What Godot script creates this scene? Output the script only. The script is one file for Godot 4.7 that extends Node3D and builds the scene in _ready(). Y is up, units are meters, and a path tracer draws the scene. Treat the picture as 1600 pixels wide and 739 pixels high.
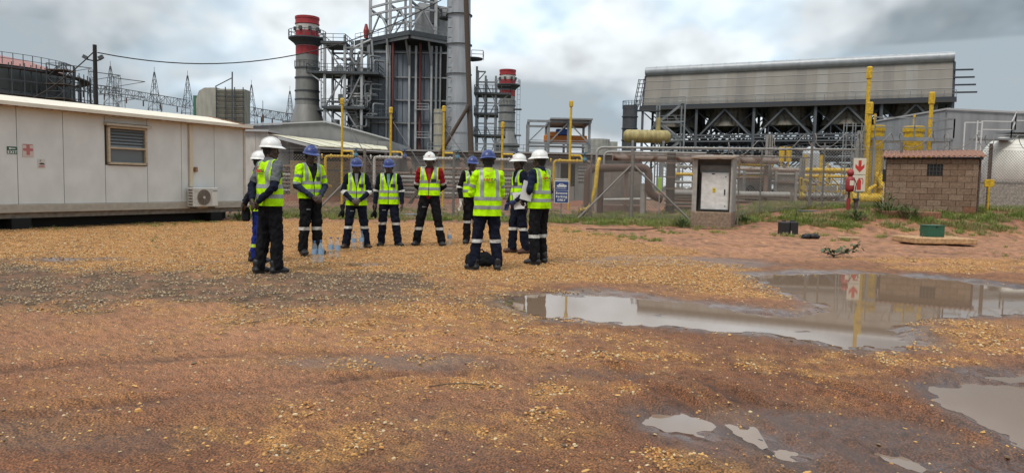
extends Node3D
# A muddy gravel yard beside a gas power station under an overcast sky, with a toolbox meeting of ten workers.

const SKY_AT := Vector2(27.7, 22.3)
const EYE := Vector3(0, 1.28, 0)
var env: Environment
var fa := FastNoiseLite.new()      # broad patches
var fb := FastNoiseLite.new()      # middle
var fc := FastNoiseLite.new()      # fine lumps
var mats := {}
var texs := {}
var meshes := {}
var rng := RandomNumberGenerator.new()

func _ready() -> void:
	rng.seed = 7
	for a in [[fa, 11, 0.16, 3], [fb, 23, 0.9, 3], [fc, 37, 5.5, 3]]:
		var f: FastNoiseLite = a[0]
		f.seed = a[1]; f.frequency = a[2]; f.noise_type = FastNoiseLite.TYPE_SIMPLEX_SMOOTH
		f.fractal_type = FastNoiseLite.FRACTAL_FBM; f.fractal_octaves = a[3]
	set_camera()
	set_sky()
	set_sun()
	make_textures()
	build_ground()
	build_puddles()
	build_plant()
	build_yard()
	build_cabins()
	build_fence()
	build_small_things()
	build_people()
	build_stones()
	build_grass()

func set_camera() -> void:
	var cam := Camera3D.new()
	cam.name = "camera"
	cam.keep_aspect = Camera3D.KEEP_HEIGHT
	cam.fov = 36.2
	cam.position = EYE
	cam.rotation_order = EULER_ORDER_YXZ
	cam.rotation_degrees = Vector3(-4.18, 0, 1.15)
	cam.near = 0.1
	cam.far = 6000.0
	add_child(cam)
	cam.current = true

func set_sky() -> void:
	env = Environment.new()
	env.background_mode = Environment.BG_SKY
	var sm := PanoramaSkyMaterial.new()
	sm.panorama = ImageTexture.create_from_image(sky_image())
	var sky := Sky.new()
	sky.sky_material = sm
	env.sky = sky
	env.background_energy_multiplier = 1.0
	env.tonemap_mode = Environment.TONE_MAPPER_LINEAR
	env.tonemap_exposure = 1.6
	env.sdfgi_enabled = true
	env.ssao_enabled = true
	env.ssil_enabled = true
	var we := WorldEnvironment.new()
	we.name = "world_environment"
	we.environment = env
	add_child(we)

func set_sun() -> void:
	var sun := DirectionalLight3D.new()
	sun.name = "sun"
	sun.light_energy = 0.5
	sun.light_color = Color(1.0, 0.965, 0.92)
	sun.light_angular_distance = 22.0
	sun.shadow_enabled = true
	sun.sky_mode = DirectionalLight3D.SKY_MODE_LIGHT_ONLY
	sun.rotation_degrees = Vector3(-58, -28, 0)
	add_child(sun)

# The cloud deck: a layer of cloud seen from below, in linear colour; an overcast sky grows brighter towards the zenith.
func sky_image() -> Image:
	var w := 2048
	var h := 1024
	var im := Image.create_empty(w, h, false, Image.FORMAT_RGBF)
	var n1 := FastNoiseLite.new()
	n1.seed = 5; n1.noise_type = FastNoiseLite.TYPE_SIMPLEX_SMOOTH; n1.frequency = 0.42
	n1.fractal_type = FastNoiseLite.FRACTAL_FBM; n1.fractal_octaves = 6; n1.fractal_gain = 0.52
	var n2 := FastNoiseLite.new()
	n2.seed = 91; n2.noise_type = FastNoiseLite.TYPE_SIMPLEX_SMOOTH; n2.frequency = 0.9
	n2.fractal_type = FastNoiseLite.FRACTAL_FBM; n2.fractal_octaves = 5
	var blue := Vector3(0.38, 0.49, 0.58)
	var pale := Vector3(0.60, 0.64, 0.665)
	var dark := Vector3(0.175, 0.208, 0.232)
	var buf := PackedFloat32Array()
	buf.resize(w * h * 3)
	for y in h / 2:
		var el := PI / 2.0 - (y + 0.5) / h * PI
		var se := sin(el)
		var ce := cos(el)
		var k := 1.0 / (se + 0.42)
		for x in w:
			var az := (x + 0.5) / w * TAU
			var dx := -sin(az) * ce
			var dz := -cos(az) * ce
			# panorama centre looks along -z in this mapping
			var u := -dx * k
			var v := -dz * k
			var wu := 0.35 * n1.get_noise_2d(u * 2.0 + 31.0, v * 2.0)
			var wv := 0.35 * n1.get_noise_2d(u * 2.0 - 17.0, v * 2.0 + 8.0)
			var a := n1.get_noise_2d(u * 1.7 + wu + SKY_AT.x, v * 1.35 + wv + SKY_AT.y)
			var b := n2.get_noise_2d(u * 2.7 - wv + SKY_AT.y, v * 2.3 + wu + SKY_AT.x)
			var e := n2.get_noise_2d(u * 8.0 + 2.0, v * 7.0)
			var t := smoothstep(-0.27, 0.36, a + 0.42 * b + 0.12 * e + 0.10 * (se - 0.12) + 0.02)          # 0 thin and pale, 1 thick and dark
			var open := smoothstep(0.02, 0.40, b * 0.8 - 0.5 * a + 0.02)   # gaps with a hint of blue
			var c := pale.lerp(dark, t)
			c = c.lerp(blue, open * 0.8 * (1.0 - 0.7 * t))
			c *= 1.0 + 0.40 * b + 0.26 * e
			c = c.lerp(Vector3(0.68, 0.70, 0.71), 0.85 * smoothstep(0.10, 0.45, b + 0.35 * e) * smoothstep(0.62, 0.25, t) * (1.0 - open * 0.6))   # sunlit edges
			c *= 0.94 + 0.75 * se * (0.55 + 0.45 * se)
			var i := (y * w + x) * 3
			buf[i] = c.x; buf[i + 1] = c.y; buf[i + 2] = c.z
	for y in range(h / 2, h):
		for x in w:
			var i := (y * w + x) * 3
			buf[i] = 0.20; buf[i + 1] = 0.15; buf[i + 2] = 0.11
	return Image.create_from_data(w, h, false, Image.FORMAT_RGBF, buf.to_byte_array())

# ---------------------------------------------------------------- mesh building
class MB:
	var v := PackedVector3Array()
	var n := PackedVector3Array()
	var c := PackedColorArray()
	var o := Vector3.ZERO
	var col := Color.WHITE
	var tint := false
	func _init(off := Vector3.ZERO) -> void:
		o = off
	func tri(a: Vector3, b: Vector3, d: Vector3) -> void:      # counter-clockwise as seen from outside
		var m := (b - a).cross(d - a).normalized()
		trin(a, b, d, m, m, m)
	func trin(a: Vector3, b: Vector3, d: Vector3, na: Vector3, nb: Vector3, nd: Vector3) -> void:
		v.push_back(a - o); v.push_back(d - o); v.push_back(b - o)
		n.push_back(na); n.push_back(nd); n.push_back(nb)
		if tint:
			c.push_back(col); c.push_back(col); c.push_back(col)
	func quad(a: Vector3, b: Vector3, d: Vector3, e: Vector3) -> void:
		var m := (d - a).cross(e - b).normalized()
		trin(a, b, d, m, m, m); trin(a, d, e, m, m, m)
	func quadn(a: Vector3, b: Vector3, d: Vector3, e: Vector3, na: Vector3, nb: Vector3, nd: Vector3, ne: Vector3) -> void:
		trin(a, b, d, na, nb, nd); trin(a, d, e, na, nd, ne)
	func box(at: Vector3, s: Vector3, bs := Basis.IDENTITY) -> MB:
		var x := bs.x * s.x * 0.5
		var y := bs.y * s.y * 0.5
		var z := bs.z * s.z * 0.5
		quad(at - x - y + z, at + x - y + z, at + x + y + z, at - x + y + z)
		quad(at + x - y - z, at - x - y - z, at - x + y - z, at + x + y - z)
		quad(at + x - y + z, at + x - y - z, at + x + y - z, at + x + y + z)
		quad(at - x - y - z, at - x - y + z, at - x + y + z, at - x + y - z)
		quad(at - x + y + z, at + x + y + z, at + x + y - z, at - x + y - z)
		quad(at - x - y - z, at + x - y - z, at + x - y + z, at - x - y + z)
		return self
	func bevel(at: Vector3, s: Vector3, r: float, bs := Basis.IDENTITY) -> MB:
		var h := s * 0.5
		var q := h - Vector3(r, r, r)
		var P := func(x: float, y: float, z: float) -> Vector3: return at + bs.x * x + bs.y * y + bs.z * z
		for k in 3:
			for g in [-1.0, 1.0]:
				var f := []
				for e in [[-1, -1], [1, -1], [1, 1], [-1, 1]]:
					var p := Vector3.ZERO
					p[k] = g * h[k]; p[(k + 1) % 3] = e[0] * q[(k + 1) % 3]; p[(k + 2) % 3] = e[1] * q[(k + 2) % 3]
					f.append(P.call(p.x, p.y, p.z))
				if g > 0: quad(f[0], f[1], f[2], f[3])
				else: quad(f[3], f[2], f[1], f[0])
		for k in 3:
			var i := (k + 1) % 3
			var j := (k + 2) % 3
			for gi in [-1.0, 1.0]:
				for gj in [-1.0, 1.0]:
					var f := []
					for e in [[-1, 0], [1, 0], [1, 1], [-1, 1]]:
						var p := Vector3.ZERO
						p[k] = e[0] * q[k]
						p[i] = gi * (h[i] if e[1] == 0 else q[i])
						p[j] = gj * (q[j] if e[1] == 0 else h[j])
						f.append(P.call(p.x, p.y, p.z))
					if gi * gj > 0: quad(f[0], f[1], f[2], f[3])
					else: quad(f[3], f[2], f[1], f[0])
		for gx in [-1.0, 1.0]:
			for gy in [-1.0, 1.0]:
				for gz in [-1.0, 1.0]:
					var a: Vector3 = P.call(gx * h.x, gy * q.y, gz * q.z)
					var b: Vector3 = P.call(gx * q.x, gy * h.y, gz * q.z)
					var d: Vector3 = P.call(gx * q.x, gy * q.y, gz * h.z)
					if gx * gy * gz > 0: tri(a, b, d)
					else: tri(a, d, b)
		return self
	func frame(a: Vector3, b: Vector3) -> Basis:
		var y := (b - a).normalized()
		var x := y.cross(Vector3.FORWARD if absf(y.y) > 0.9 else Vector3.UP).normalized()
		return Basis(x, y, x.cross(y))
	func bar(a: Vector3, b: Vector3, w: float, d := -1.0) -> MB:
		var s := Vector3(w, a.distance_to(b), d if d > 0 else w)
		return box((a + b) * 0.5, s, frame(a, b))
	func tube(a: Vector3, b: Vector3, r: float, r2 := -1.0, k := 8, caps := true) -> MB:
		var q := r2 if r2 >= 0 else r
		var f := frame(a, b)
		for i in k:
			var t0 := TAU * i / k
			var t1 := TAU * (i + 1) / k
			var n0 := f.x * cos(t0) - f.z * sin(t0)
			var n1 := f.x * cos(t1) - f.z * sin(t1)
			quadn(a + n0 * r, a + n1 * r, b + n1 * q, b + n0 * q, n0, n1, n1, n0)
			if caps:
				if q > 0: tri(b, b + n0 * q, b + n1 * q)
				if r > 0: tri(a, a + n1 * r, a + n0 * r)
		return self
	func path(pts: Array, r: float, k := 8, caps := true) -> MB:
		var rings := []
		var f := frame(pts[0], pts[1])
		for i in pts.size():
			var d: Vector3 = (pts[mini(i + 1, pts.size() - 1)] - pts[maxi(i - 1, 0)]).normalized()
			var x := (f.x - d * f.x.dot(d)).normalized()
			f = Basis(x, d, x.cross(d))
			var ring := []
			for j in k:
				var t := TAU * j / k
				ring.append(f.x * cos(t) - f.z * sin(t))
			rings.append(ring)
		for i in pts.size() - 1:
			for j in k:
				var m := (j + 1) % k
				quadn(pts[i] + rings[i][j] * r, pts[i] + rings[i][m] * r, pts[i + 1] + rings[i + 1][m] * r, pts[i + 1] + rings[i + 1][j] * r, rings[i][j], rings[i][m], rings[i + 1][m], rings[i + 1][j])
		if caps:
			var e := pts.size() - 1
			for j in k:
				var m := (j + 1) % k
				tri(pts[0], pts[0] + rings[0][m] * r, pts[0] + rings[0][j] * r)
				tri(pts[e], pts[e] + rings[e][j] * r, pts[e] + rings[e][m] * r)
		return self
	func pipe(pts: Array, r: float, bend: float, k := 10) -> MB:      # a pipe with rounded elbows
		var q := [pts[0]]
		for i in range(1, pts.size() - 1):
			var a: Vector3 = (pts[i - 1] - pts[i]).normalized() * bend
			var b: Vector3 = (pts[i + 1] - pts[i]).normalized() * bend
			for s in 6:
				var t := s / 5.0
				q.append(pts[i] + a * (1 - t) * (1 - t) + b * t * t)
		q.append(pts[-1])
		return path(q, r, k)
	func lathe(at: Vector3, prof: Array, k := 16, bs := Basis.IDENTITY, smooth := false) -> MB:     # prof: Vector2(radius, height), upwards
		for i in prof.size() - 1:
			var p: Vector2 = prof[i]
			var q: Vector2 = prof[i + 1]
			var m := Vector2(q.y - p.y, p.x - q.x).normalized()
			var mp := m
			var mq := m
			if smooth:
				if i > 0: mp = (m + Vector2(p.y - prof[i - 1].y, prof[i - 1].x - p.x).normalized()).normalized()
				if i < prof.size() - 2: mq = (m + Vector2(prof[i + 2].y - q.y, q.x - prof[i + 2].x).normalized()).normalized()
			for j in k:
				var t0 := TAU * j / k
				var t1 := TAU * (j + 1) / k
				var d0 := bs.x * cos(t0) - bs.z * sin(t0)
				var d1 := bs.x * cos(t1) - bs.z * sin(t1)
				quadn(at + d0 * p.x + bs.y * p.y, at + d1 * p.x + bs.y * p.y, at + d1 * q.x + bs.y * q.y, at + d0 * q.x + bs.y * q.y, d0 * mp.x + bs.y * mp.y, d1 * mp.x + bs.y * mp.y, d1 * mq.x + bs.y * mq.y, d0 * mq.x + bs.y * mq.y)
		return self
	func ball(at: Vector3, r: Vector3, k := 10) -> MB:
		var prof := []
		for i in k / 2 + 1:
			var t := -PI / 2 + PI * i / (k / 2)
			prof.append(Vector2(cos(t), sin(t)))
		return lathe(at, prof, k, Basis(Vector3(r.x, 0, 0), Vector3(0, r.y, 0), Vector3(0, 0, r.z)), true)
	func poly(pts: PackedVector2Array, depth: float, xf := Transform3D.IDENTITY) -> MB:   # outline in x,y pushed from z = 0 back to -depth
		var p := pts
		if Geometry2D.is_polygon_clockwise(p):
			p.reverse()
		var idx := Geometry2D.triangulate_polygon(p)
		for i in range(0, idx.size(), 3):
			var a := p[idx[i]]
			var b := p[idx[i + 1]]
			var d := p[idx[i + 2]]
			if (b - a).cross(d - a) < 0:
				var s := b
				b = d; d = s
			tri(xf * Vector3(a.x, a.y, 0), xf * Vector3(b.x, b.y, 0), xf * Vector3(d.x, d.y, 0))
			if depth > 0: tri(xf * Vector3(a.x, a.y, -depth), xf * Vector3(d.x, d.y, -depth), xf * Vector3(b.x, b.y, -depth))
		if depth > 0:
			for i in p.size():
				var a := p[i]
				var b := p[(i + 1) % p.size()]
				quad(xf * Vector3(a.x, a.y, -depth), xf * Vector3(b.x, b.y, -depth), xf * Vector3(b.x, b.y, 0), xf * Vector3(a.x, a.y, 0))
		return self
	func mesh() -> ArrayMesh:
		var a := []
		a.resize(Mesh.ARRAY_MAX)
		a[Mesh.ARRAY_VERTEX] = v
		a[Mesh.ARRAY_NORMAL] = n
		if tint: a[Mesh.ARRAY_COLOR] = c
		var m := ArrayMesh.new()
		m.add_surface_from_arrays(Mesh.PRIMITIVE_TRIANGLES, a)
		return m

# ---------------------------------------------------------------- objects
func numbered(called: String, parent: Node) -> String:
	if not parent.has_meta("_names"): parent.set_meta("_names", {})
	var d: Dictionary = parent.get_meta("_names")
	var k: int = d.get(called, 0)
	d[called] = k + 1
	return called if k == 0 else "%s_%03d" % [called, k]

func put(m, called: String, material: Material, parent: Node = null, kind := "") -> MeshInstance3D:
	var p: Node = parent if parent else self
	var o := MeshInstance3D.new()
	o.mesh = m.mesh() if m is MB else m
	o.material_override = material
	o.name = numbered(called, p)
	if kind: o.set_meta("kind", kind)
	p.add_child(o, true)
	return o

func tag(o: Node, label: String, category: String, group := "") -> Node:
	o.set_meta("label", label); o.set_meta("category", category)
	if group: o.set_meta("group", group)
	return o

func thing(called: String, label: String, category: String, at := Vector3.ZERO, turn := 0.0, group := "") -> Node3D:
	var o := Node3D.new()
	o.name = numbered(called, self)
	add_child(o, true)
	o.position = at; o.rotation.y = turn
	tag(o, label, category, group)
	return o

# a thing whose parts are given in the yard's own coordinates
func thingw(called: String, label: String, category: String, at: Vector3, group := "") -> Node3D:
	var o := thing(called, label, category, at, 0.0, group)
	o.set_meta("_w", true)
	return o

func boxp(parent: Node, called: String, material: Material, at: Vector3, size: Vector3, bs := Basis.IDENTITY, r := 0.0) -> MeshInstance3D:
	var key := "box%s%s" % [size.snapped(Vector3.ONE * 0.001), r]
	if not meshes.has(key):
		meshes[key] = (MB.new().bevel(Vector3.ZERO, size, r) if r > 0 else MB.new().box(Vector3.ZERO, size)).mesh()
	var o := put(meshes[key], called, material, parent)
	o.transform = Transform3D(bs, at - parent.position if parent.has_meta("_w") else at)
	return o

func barp(parent: Node, called: String, material: Material, a: Vector3, b: Vector3, w: float, d := -1.0) -> MeshInstance3D:
	var m := MB.new()
	return boxp(parent, called, material, (a + b) * 0.5, Vector3(w, a.distance_to(b), d if d > 0 else w), m.frame(a, b))

func text_mesh(s: String, size: float, depth := 0.004, bold := false) -> TextMesh:
	var t := TextMesh.new()
	var f := SystemFont.new()
	f.font_names = PackedStringArray(["Droid Sans"])
	if bold: f.font_weight = 700
	t.font = f
	t.text = s
	t.font_size = 32
	t.pixel_size = size / 32.0
	t.depth = depth
	t.curve_step = 4.0
	return t

# ---------------------------------------------------------------- materials
func make_textures() -> void:
	for a in [["soft", 0.006, 5, 0.93, 1.0, 512, 27], ["grain", 0.09, 3, 0.70, 1.0, 256, 3], ["grime", 0.008, 6, 0.88, 1.0, 512, 4], ["blotch", 0.012, 6, 0.74, 1.0, 512, 9], ["rust", 0.012, 6, 0.0, 1.0, 512, 15]]:
		var f := FastNoiseLite.new()
		f.seed = a[6]; f.frequency = a[1]; f.noise_type = FastNoiseLite.TYPE_SIMPLEX_SMOOTH
		f.fractal_octaves = a[2]
		var im := f.get_seamless_image(a[5], a[5])
		im.convert(Image.FORMAT_L8)
		var by := im.get_data()
		var out := PackedByteArray()
		out.resize(by.size() * 3)
		var lo: float = a[3]
		for i in by.size():
			var t := clampf(0.5 + 1.5 * (by[i] / 255.0 - 0.5), 0.0, 1.0)
			var c := Color(1, 1, 1) * (lo + (1.0 - lo) * t)
			if a[0] == "rust": c = Color(0.62, 0.44, 0.33).lerp(Color(1, 1, 1), smoothstep(0.15, 0.55, t))
			out[i * 3] = int(c.r * 255); out[i * 3 + 1] = int(c.g * 255); out[i * 3 + 2] = int(c.b * 255)
		texs[a[0]] = ImageTexture.create_from_image(Image.create_from_data(a[5], a[5], false, Image.FORMAT_RGB8, out))
	for a in [["folds", 0.016, 3, 14.0, 21], ["rough", 0.07, 4, 10.0, 31]]:
		var f := FastNoiseLite.new()
		f.seed = a[4]; f.frequency = a[1]; f.fractal_octaves = a[2]
		var im := f.get_seamless_image(256, 256)
		im.convert(Image.FORMAT_RGBA8)
		im.bump_map_to_normal_map(a[3])
		texs[a[0]] = ImageTexture.create_from_image(im)

# lin: linear base colour; tex: wear pattern; s: how many repeats a metre
func M(key: String, lin := Color.BLACK, rough := 0.8, metal := 0.0, tex := "", s := Vector3.ONE, bump := "", bs := 0.5) -> StandardMaterial3D:
	if mats.has(key): return mats[key]
	var m := StandardMaterial3D.new()
	m.resource_name = key
	m.albedo_color = lin.linear_to_srgb()
	m.roughness = rough
	m.metallic = metal
	if tex or bump:
		m.uv1_triplanar = true
		m.uv1_world_triplanar = true
		m.uv1_scale = s
	if tex: m.albedo_texture = texs[tex]
	if bump:
		m.normal_enabled = true
		m.normal_texture = texs[bump]
		m.normal_scale = bs
	for w in ["trousers", "jacket", "sleeve", "under", "hi_vis", "hat", "dark_glove"]:
		if key.begins_with(w): m.metallic_specular = 0.22
	mats[key] = m
	return m

# ---------------------------------------------------------------- ground
# each puddle: its outline on the ground (x, z)
var puddles := [
	PackedVector2Array([Vector2(-0.1, -8.2), Vector2(0.3, -8.45), Vector2(1.2, -8.55), Vector2(2.1, -8.0), Vector2(2.65, -7.4), Vector2(3.15, -7.38), Vector2(3.45, -8.1), Vector2(3.35, -9.2), Vector2(3.5, -10.7), Vector2(4.5, -11.2), Vector2(5.4, -11.35), Vector2(6.4, -11.0), Vector2(6.9, -10.2), Vector2(7.4, -9.3), Vector2(7.2, -8.4), Vector2(5.6, -7.65), Vector2(4.6, -7.4), Vector2(4.1, -7.15), Vector2(3.65, -6.64), Vector2(3.4, -5.96), Vector2(2.75, -5.75), Vector2(2.3, -6.3), Vector2(1.7, -6.45), Vector2(1.1, -6.68), Vector2(0.4, -6.8), Vector2(0.0, -7.4)]),
	PackedVector2Array([Vector2(0.76, -3.98), Vector2(0.97, -4.09), Vector2(1.14, -3.88), Vector2(1.10, -3.60), Vector2(0.9, -3.60), Vector2(0.74, -3.77)]),
	PackedVector2Array([Vector2(2.70, -4.75), Vector2(3.2, -4.95), Vector2(3.8, -4.8), Vector2(3.8, -3.7), Vector2(2.9, -3.5), Vector2(2.58, -3.58), Vector2(2.58, -4.0), Vector2(2.64, -4.4)]),
	PackedVector2Array([Vector2(3.2, -5.1), Vector2(3.75, -5.2), Vector2(3.9, -4.9), Vector2(3.45, -4.85)]),
	PackedVector2Array([Vector2(1.20, -3.90), Vector2(1.34, -3.84), Vector2(1.43, -3.62), Vector2(1.53, -3.48), Vector2(1.44, -3.37), Vector2(1.32, -3.47), Vector2(1.22, -3.68)]),
	PackedVector2Array([Vector2(1.82, -3.57), Vector2(2.01, -3.55), Vector2(2.07, -3.33), Vector2(1.92, -3.25), Vector2(1.84, -3.38)]),
	PackedVector2Array([Vector2(2.22, -3.36), Vector2(2.47, -3.45), Vector2(2.65, -3.32), Vector2(2.4, -3.0), Vector2(2.15, -3.15)]),
	PackedVector2Array([Vector2(-2.6, -11.0), Vector2(-1.9, -11.15), Vector2(-1.95, -10.85), Vector2(-2.5, -10.8)]),
	PackedVector2Array([Vector2(-7.6, -10.75), Vector2(-6.6, -11.1), Vector2(-5.9, -10.95), Vector2(-6.5, -10.7), Vector2(-7.4, -10.55)]),
]
var puddle_back := [0.07, 0.085, 0.07, 0.05, 0.07, 0.075, 0.07, 0.06, 0.06]      # how far the water has drawn back from the outline
var puddle_box: Array[Rect2] = []

# how far inside (+) or outside (-) of the nearest puddle a spot is, no farther than 0.6
func in_puddle(x: float, z: float) -> float:
	var best := -0.6
	var p := Vector2(x, z)
	for i in puddles.size():
		if not puddle_box[i].has_point(p): continue
		var q: PackedVector2Array = puddles[i]
		var d := 9.0
		for j in q.size():
			d = minf(d, p.distance_squared_to(Geometry2D.get_closest_point_to_segment(p, q[j], q[(j + 1) % q.size()])))
		d = sqrt(d)
		if not Geometry2D.is_point_in_polygon(p, q): d = -d * (1.0 if i == 0 else 2.2)
		elif i > 0: d *= 1.6
		d -= puddle_back[i]
		best = maxf(best, d)
	return best

# tyre ruts: a line of points and half the width
var ruts := [
	[Vector2(0.75, -5.0), Vector2(0.98, -4.3), Vector2(1.25, -3.55), Vector2(1.5, -2.9), 0.09],
	[Vector2(1.15, -5.1), Vector2(1.4, -4.3), Vector2(1.72, -3.4), Vector2(1.95, -2.8), 0.08],
	[Vector2(-3.0, -3.3), Vector2(-2.2, -3.9), Vector2(-1.2, -4.5), Vector2(-0.4, -4.8), 0.13],
	[Vector2(-3.4, -4.5), Vector2(-2.6, -4.95), Vector2(-1.7, -5.25), Vector2(-1.0, -5.3), 0.10],
	[Vector2(1.9, -5.0), Vector2(2.2, -4.4), Vector2(2.6, -3.6), Vector2(2.75, -3.2), 0.09],
	[Vector2(2.3, -14.0), Vector2(5.0, -14.2), Vector2(8.0, -13.6), Vector2(11.0, -13.2), 0.14],
	[Vector2(2.3, -15.6), Vector2(5.0, -15.8), Vector2(8.0, -15.3), Vector2(12.0, -14.6), 0.14],
]

func rut_at(x: float, z: float) -> float:
	var r := 0.0
	var p := Vector2(x, z)
	for a in ruts:
		var w: float = a[4]
		for i in 3:
			var d := p.distance_to(Geometry2D.get_closest_point_to_segment(p, a[i], a[i + 1]))
			if d < w * 2.6:
				var q := d / w
				r = minf(r, -1.0 + q * q) if q < 1.0 else r + 0.5 * (1.0 - absf(q - 1.5) * 2.0) * float(q < 2.0) if r >= 0.0 else r
	return clampf(r, -1.0, 0.5)

func broad_h(x: float, z: float) -> float:     # the lie of the land without its lumps
	return 0.62 * smoothstep(-19.6, -24.6, z) * smoothstep(5.5, 12.0, x) + 0.05 * smoothstep(-20.0, -23.0, z)

func ground_h(x: float, z: float, ins: float) -> float:
	var h := broad_h(x, z)
	var m := smoothstep(34.0, 20.0, -z)
	h += m * (0.018 * fa.get_noise_2d(x * 3.0, z * 3.0) + 0.028 * fb.get_noise_2d(x, z) + 0.016 * fc.get_noise_2d(x, z) + 0.010 * fc.get_noise_2d(x * 3.7, z * 3.7) + 0.008)
	h += 0.050 * rut_at(x, z) * (0.55 if x < 0.0 and z > -9.0 else 1.25) * (0.6 + 1.1 * fb.get_noise_2d(x * 1.7, z * 1.7))
	h = maxf(h, -0.010)
	var e := ins + 0.17 * fb.get_noise_2d(x * 1.6 + 9.0, z * 1.6) + 0.10 * fc.get_noise_2d(x * 0.7, z * 0.7)
	var t := smoothstep(-0.26, 0.20, e)
	return lerpf(h, -0.040 + (0.034 if x < 2.4 or z < -5.2 else 0.012) * fb.get_noise_2d(x * 1.1, z * 2.4) + 0.010 * fc.get_noise_2d(x, z), t)

func blob(x: float, z: float, cx: float, cz: float, rx: float, rz: float) -> float:
	var a := (x - cx) / rx
	var b := (z - cz) / rz
	return exp(-(a * a + b * b))

# share of the ground that loose stones cover
func gravel_at(x: float, z: float, ins: float) -> float:
	if ins > 0.1: return 0.0
	var n := fa.get_noise_2d(x * 2.2, z * 2.2)
	var n2 := fb.get_noise_2d(x * 1.1 + 40.0, z * 1.1)
	var right := 2.2 + 0.16 * (z + 20.0) + 0.8 * n
	if z > -9.0: right += 0.3
	var g := smoothstep(-22.6, -21.0, z + 0.5 * n) * smoothstep(-8.6, -9.6, z + 0.7 * n) * smoothstep(right + 0.8, right - 0.4, x)
	g = maxf(g, smoothstep(0.1, 0.6, dark_at(x, z)))
	g = maxf(g, 0.85 * smoothstep(0.15, 0.75, blob(x, z, -1.0, -7.3, 2.6, 1.9) + 0.35 * n2))
	g = maxf(g, 0.55 * smoothstep(0.2, 0.8, blob(x, z, -0.5, -5.4, 1.8, 1.2) + 0.5 * n2))
	g = maxf(g, 1.0 * smoothstep(0.30, 0.6, blob(x, z, 2.9, -9.4, 1.0, 1.2) + 0.15 * n2))
	for q in [[4.4, -6.3, 1.1, 0.7], [2.8, -5.35, 1.0, 0.28], [1.9, -5.1, 0.55, 0.22], [0.35, -4.4, 0.5, 0.22], [-0.1, -3.75, 0.5, 0.3], [-0.75, -3.35, 0.35, 0.3], [0.85, -3.2, 0.22, 0.25], [-1.15, -3.5, 0.4, 0.35], [1.35, -5.3, 0.7, 0.3], [-0.35, -4.6, 0.4, 0.3], [8.4, -13.2, 2.0, 0.8], [7.6, -12.0, 1.2, 0.5]]:
		g = maxf(g, 0.75 * smoothstep(0.22, 0.85, blob(x, z, q[0], q[1], q[2] * 1.35, q[3] * 1.35) + 0.5 * n2))
	if z > -9.5: g *= lerpf(0.42, 0.22, smoothstep(-7.0, -5.0, z)) + 0.80 * smoothstep(-0.30, 0.45, fb.get_noise_2d(x * 3.1, z * 3.1 + 9.0))
	g = maxf(g, 0.26 * smoothstep(-0.1, 0.5, n2 + 0.5 * n))
	g = maxf(g, 0.07 + 0.14 * smoothstep(-0.1, 0.5, n2))
	return g * smoothstep(0.05, -0.22, ins) * (1.0 - 0.7 * clampf(-rut_at(x, z), 0.0, 1.0) * smoothstep(-9.0, -8.0, z))

func dark_at(x: float, z: float) -> float:      # the old grey gravel lying across the middle left
	var n := 0.35 * fa.get_noise_2d(x * 2.0 + 50.0, z * 2.0) + 0.28 * fb.get_noise_2d(x, z + 31.0)
	return smoothstep(0.18, 0.74, maxf(maxf(blob(x, z, -4.6, -8.3, 4.4, 1.75), blob(x, z, -6.5, -8.2, 3.0, 2.0)), 0.95 * blob(x, z, -2.4, -9.0, 1.8, 1.5)) + n)

func wet_at(x: float, z: float, ins: float) -> float:
	var w := smoothstep(-0.6, -0.02, ins + 0.12 * fb.get_noise_2d(x, z))
	var n := fa.get_noise_2d(x * 1.7 + 9.0, z * 1.7)
	w = maxf(w, 0.75 * smoothstep(0.3, 0.8, blob(x, z, -0.9, -5.0, 1.3, 0.3) + 0.4 * n))
	w = maxf(w, 0.8 * smoothstep(0.3, 0.8, blob(x, z, 1.7, -3.7, 0.9, 0.6) + 0.5 * n))
	w = maxf(w, 0.8 * smoothstep(0.3, 0.8, blob(x, z, 3.3, -12.4, 2.8, 1.1) + 0.5 * n))
	w = maxf(w, 0.7 * smoothstep(0.35, 0.8, blob(x, z, -5.2, -10.9, 2.8, 0.35) + 0.3 * n))
	w = maxf(w, 0.6 * smoothstep(0.3, 0.8, blob(x, z, -2.6, -3.4, 1.5, 0.35) + 0.6 * n))
	w = maxf(w, 0.55 * smoothstep(0.3, 0.8, blob(x, z, 0.55, -4.75, 0.6, 0.22) + 0.4 * n))
	w = maxf(w, 0.45 * smoothstep(0.3, 0.7, n) * smoothstep(-12.0, -8.0, z))
	return w

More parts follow.
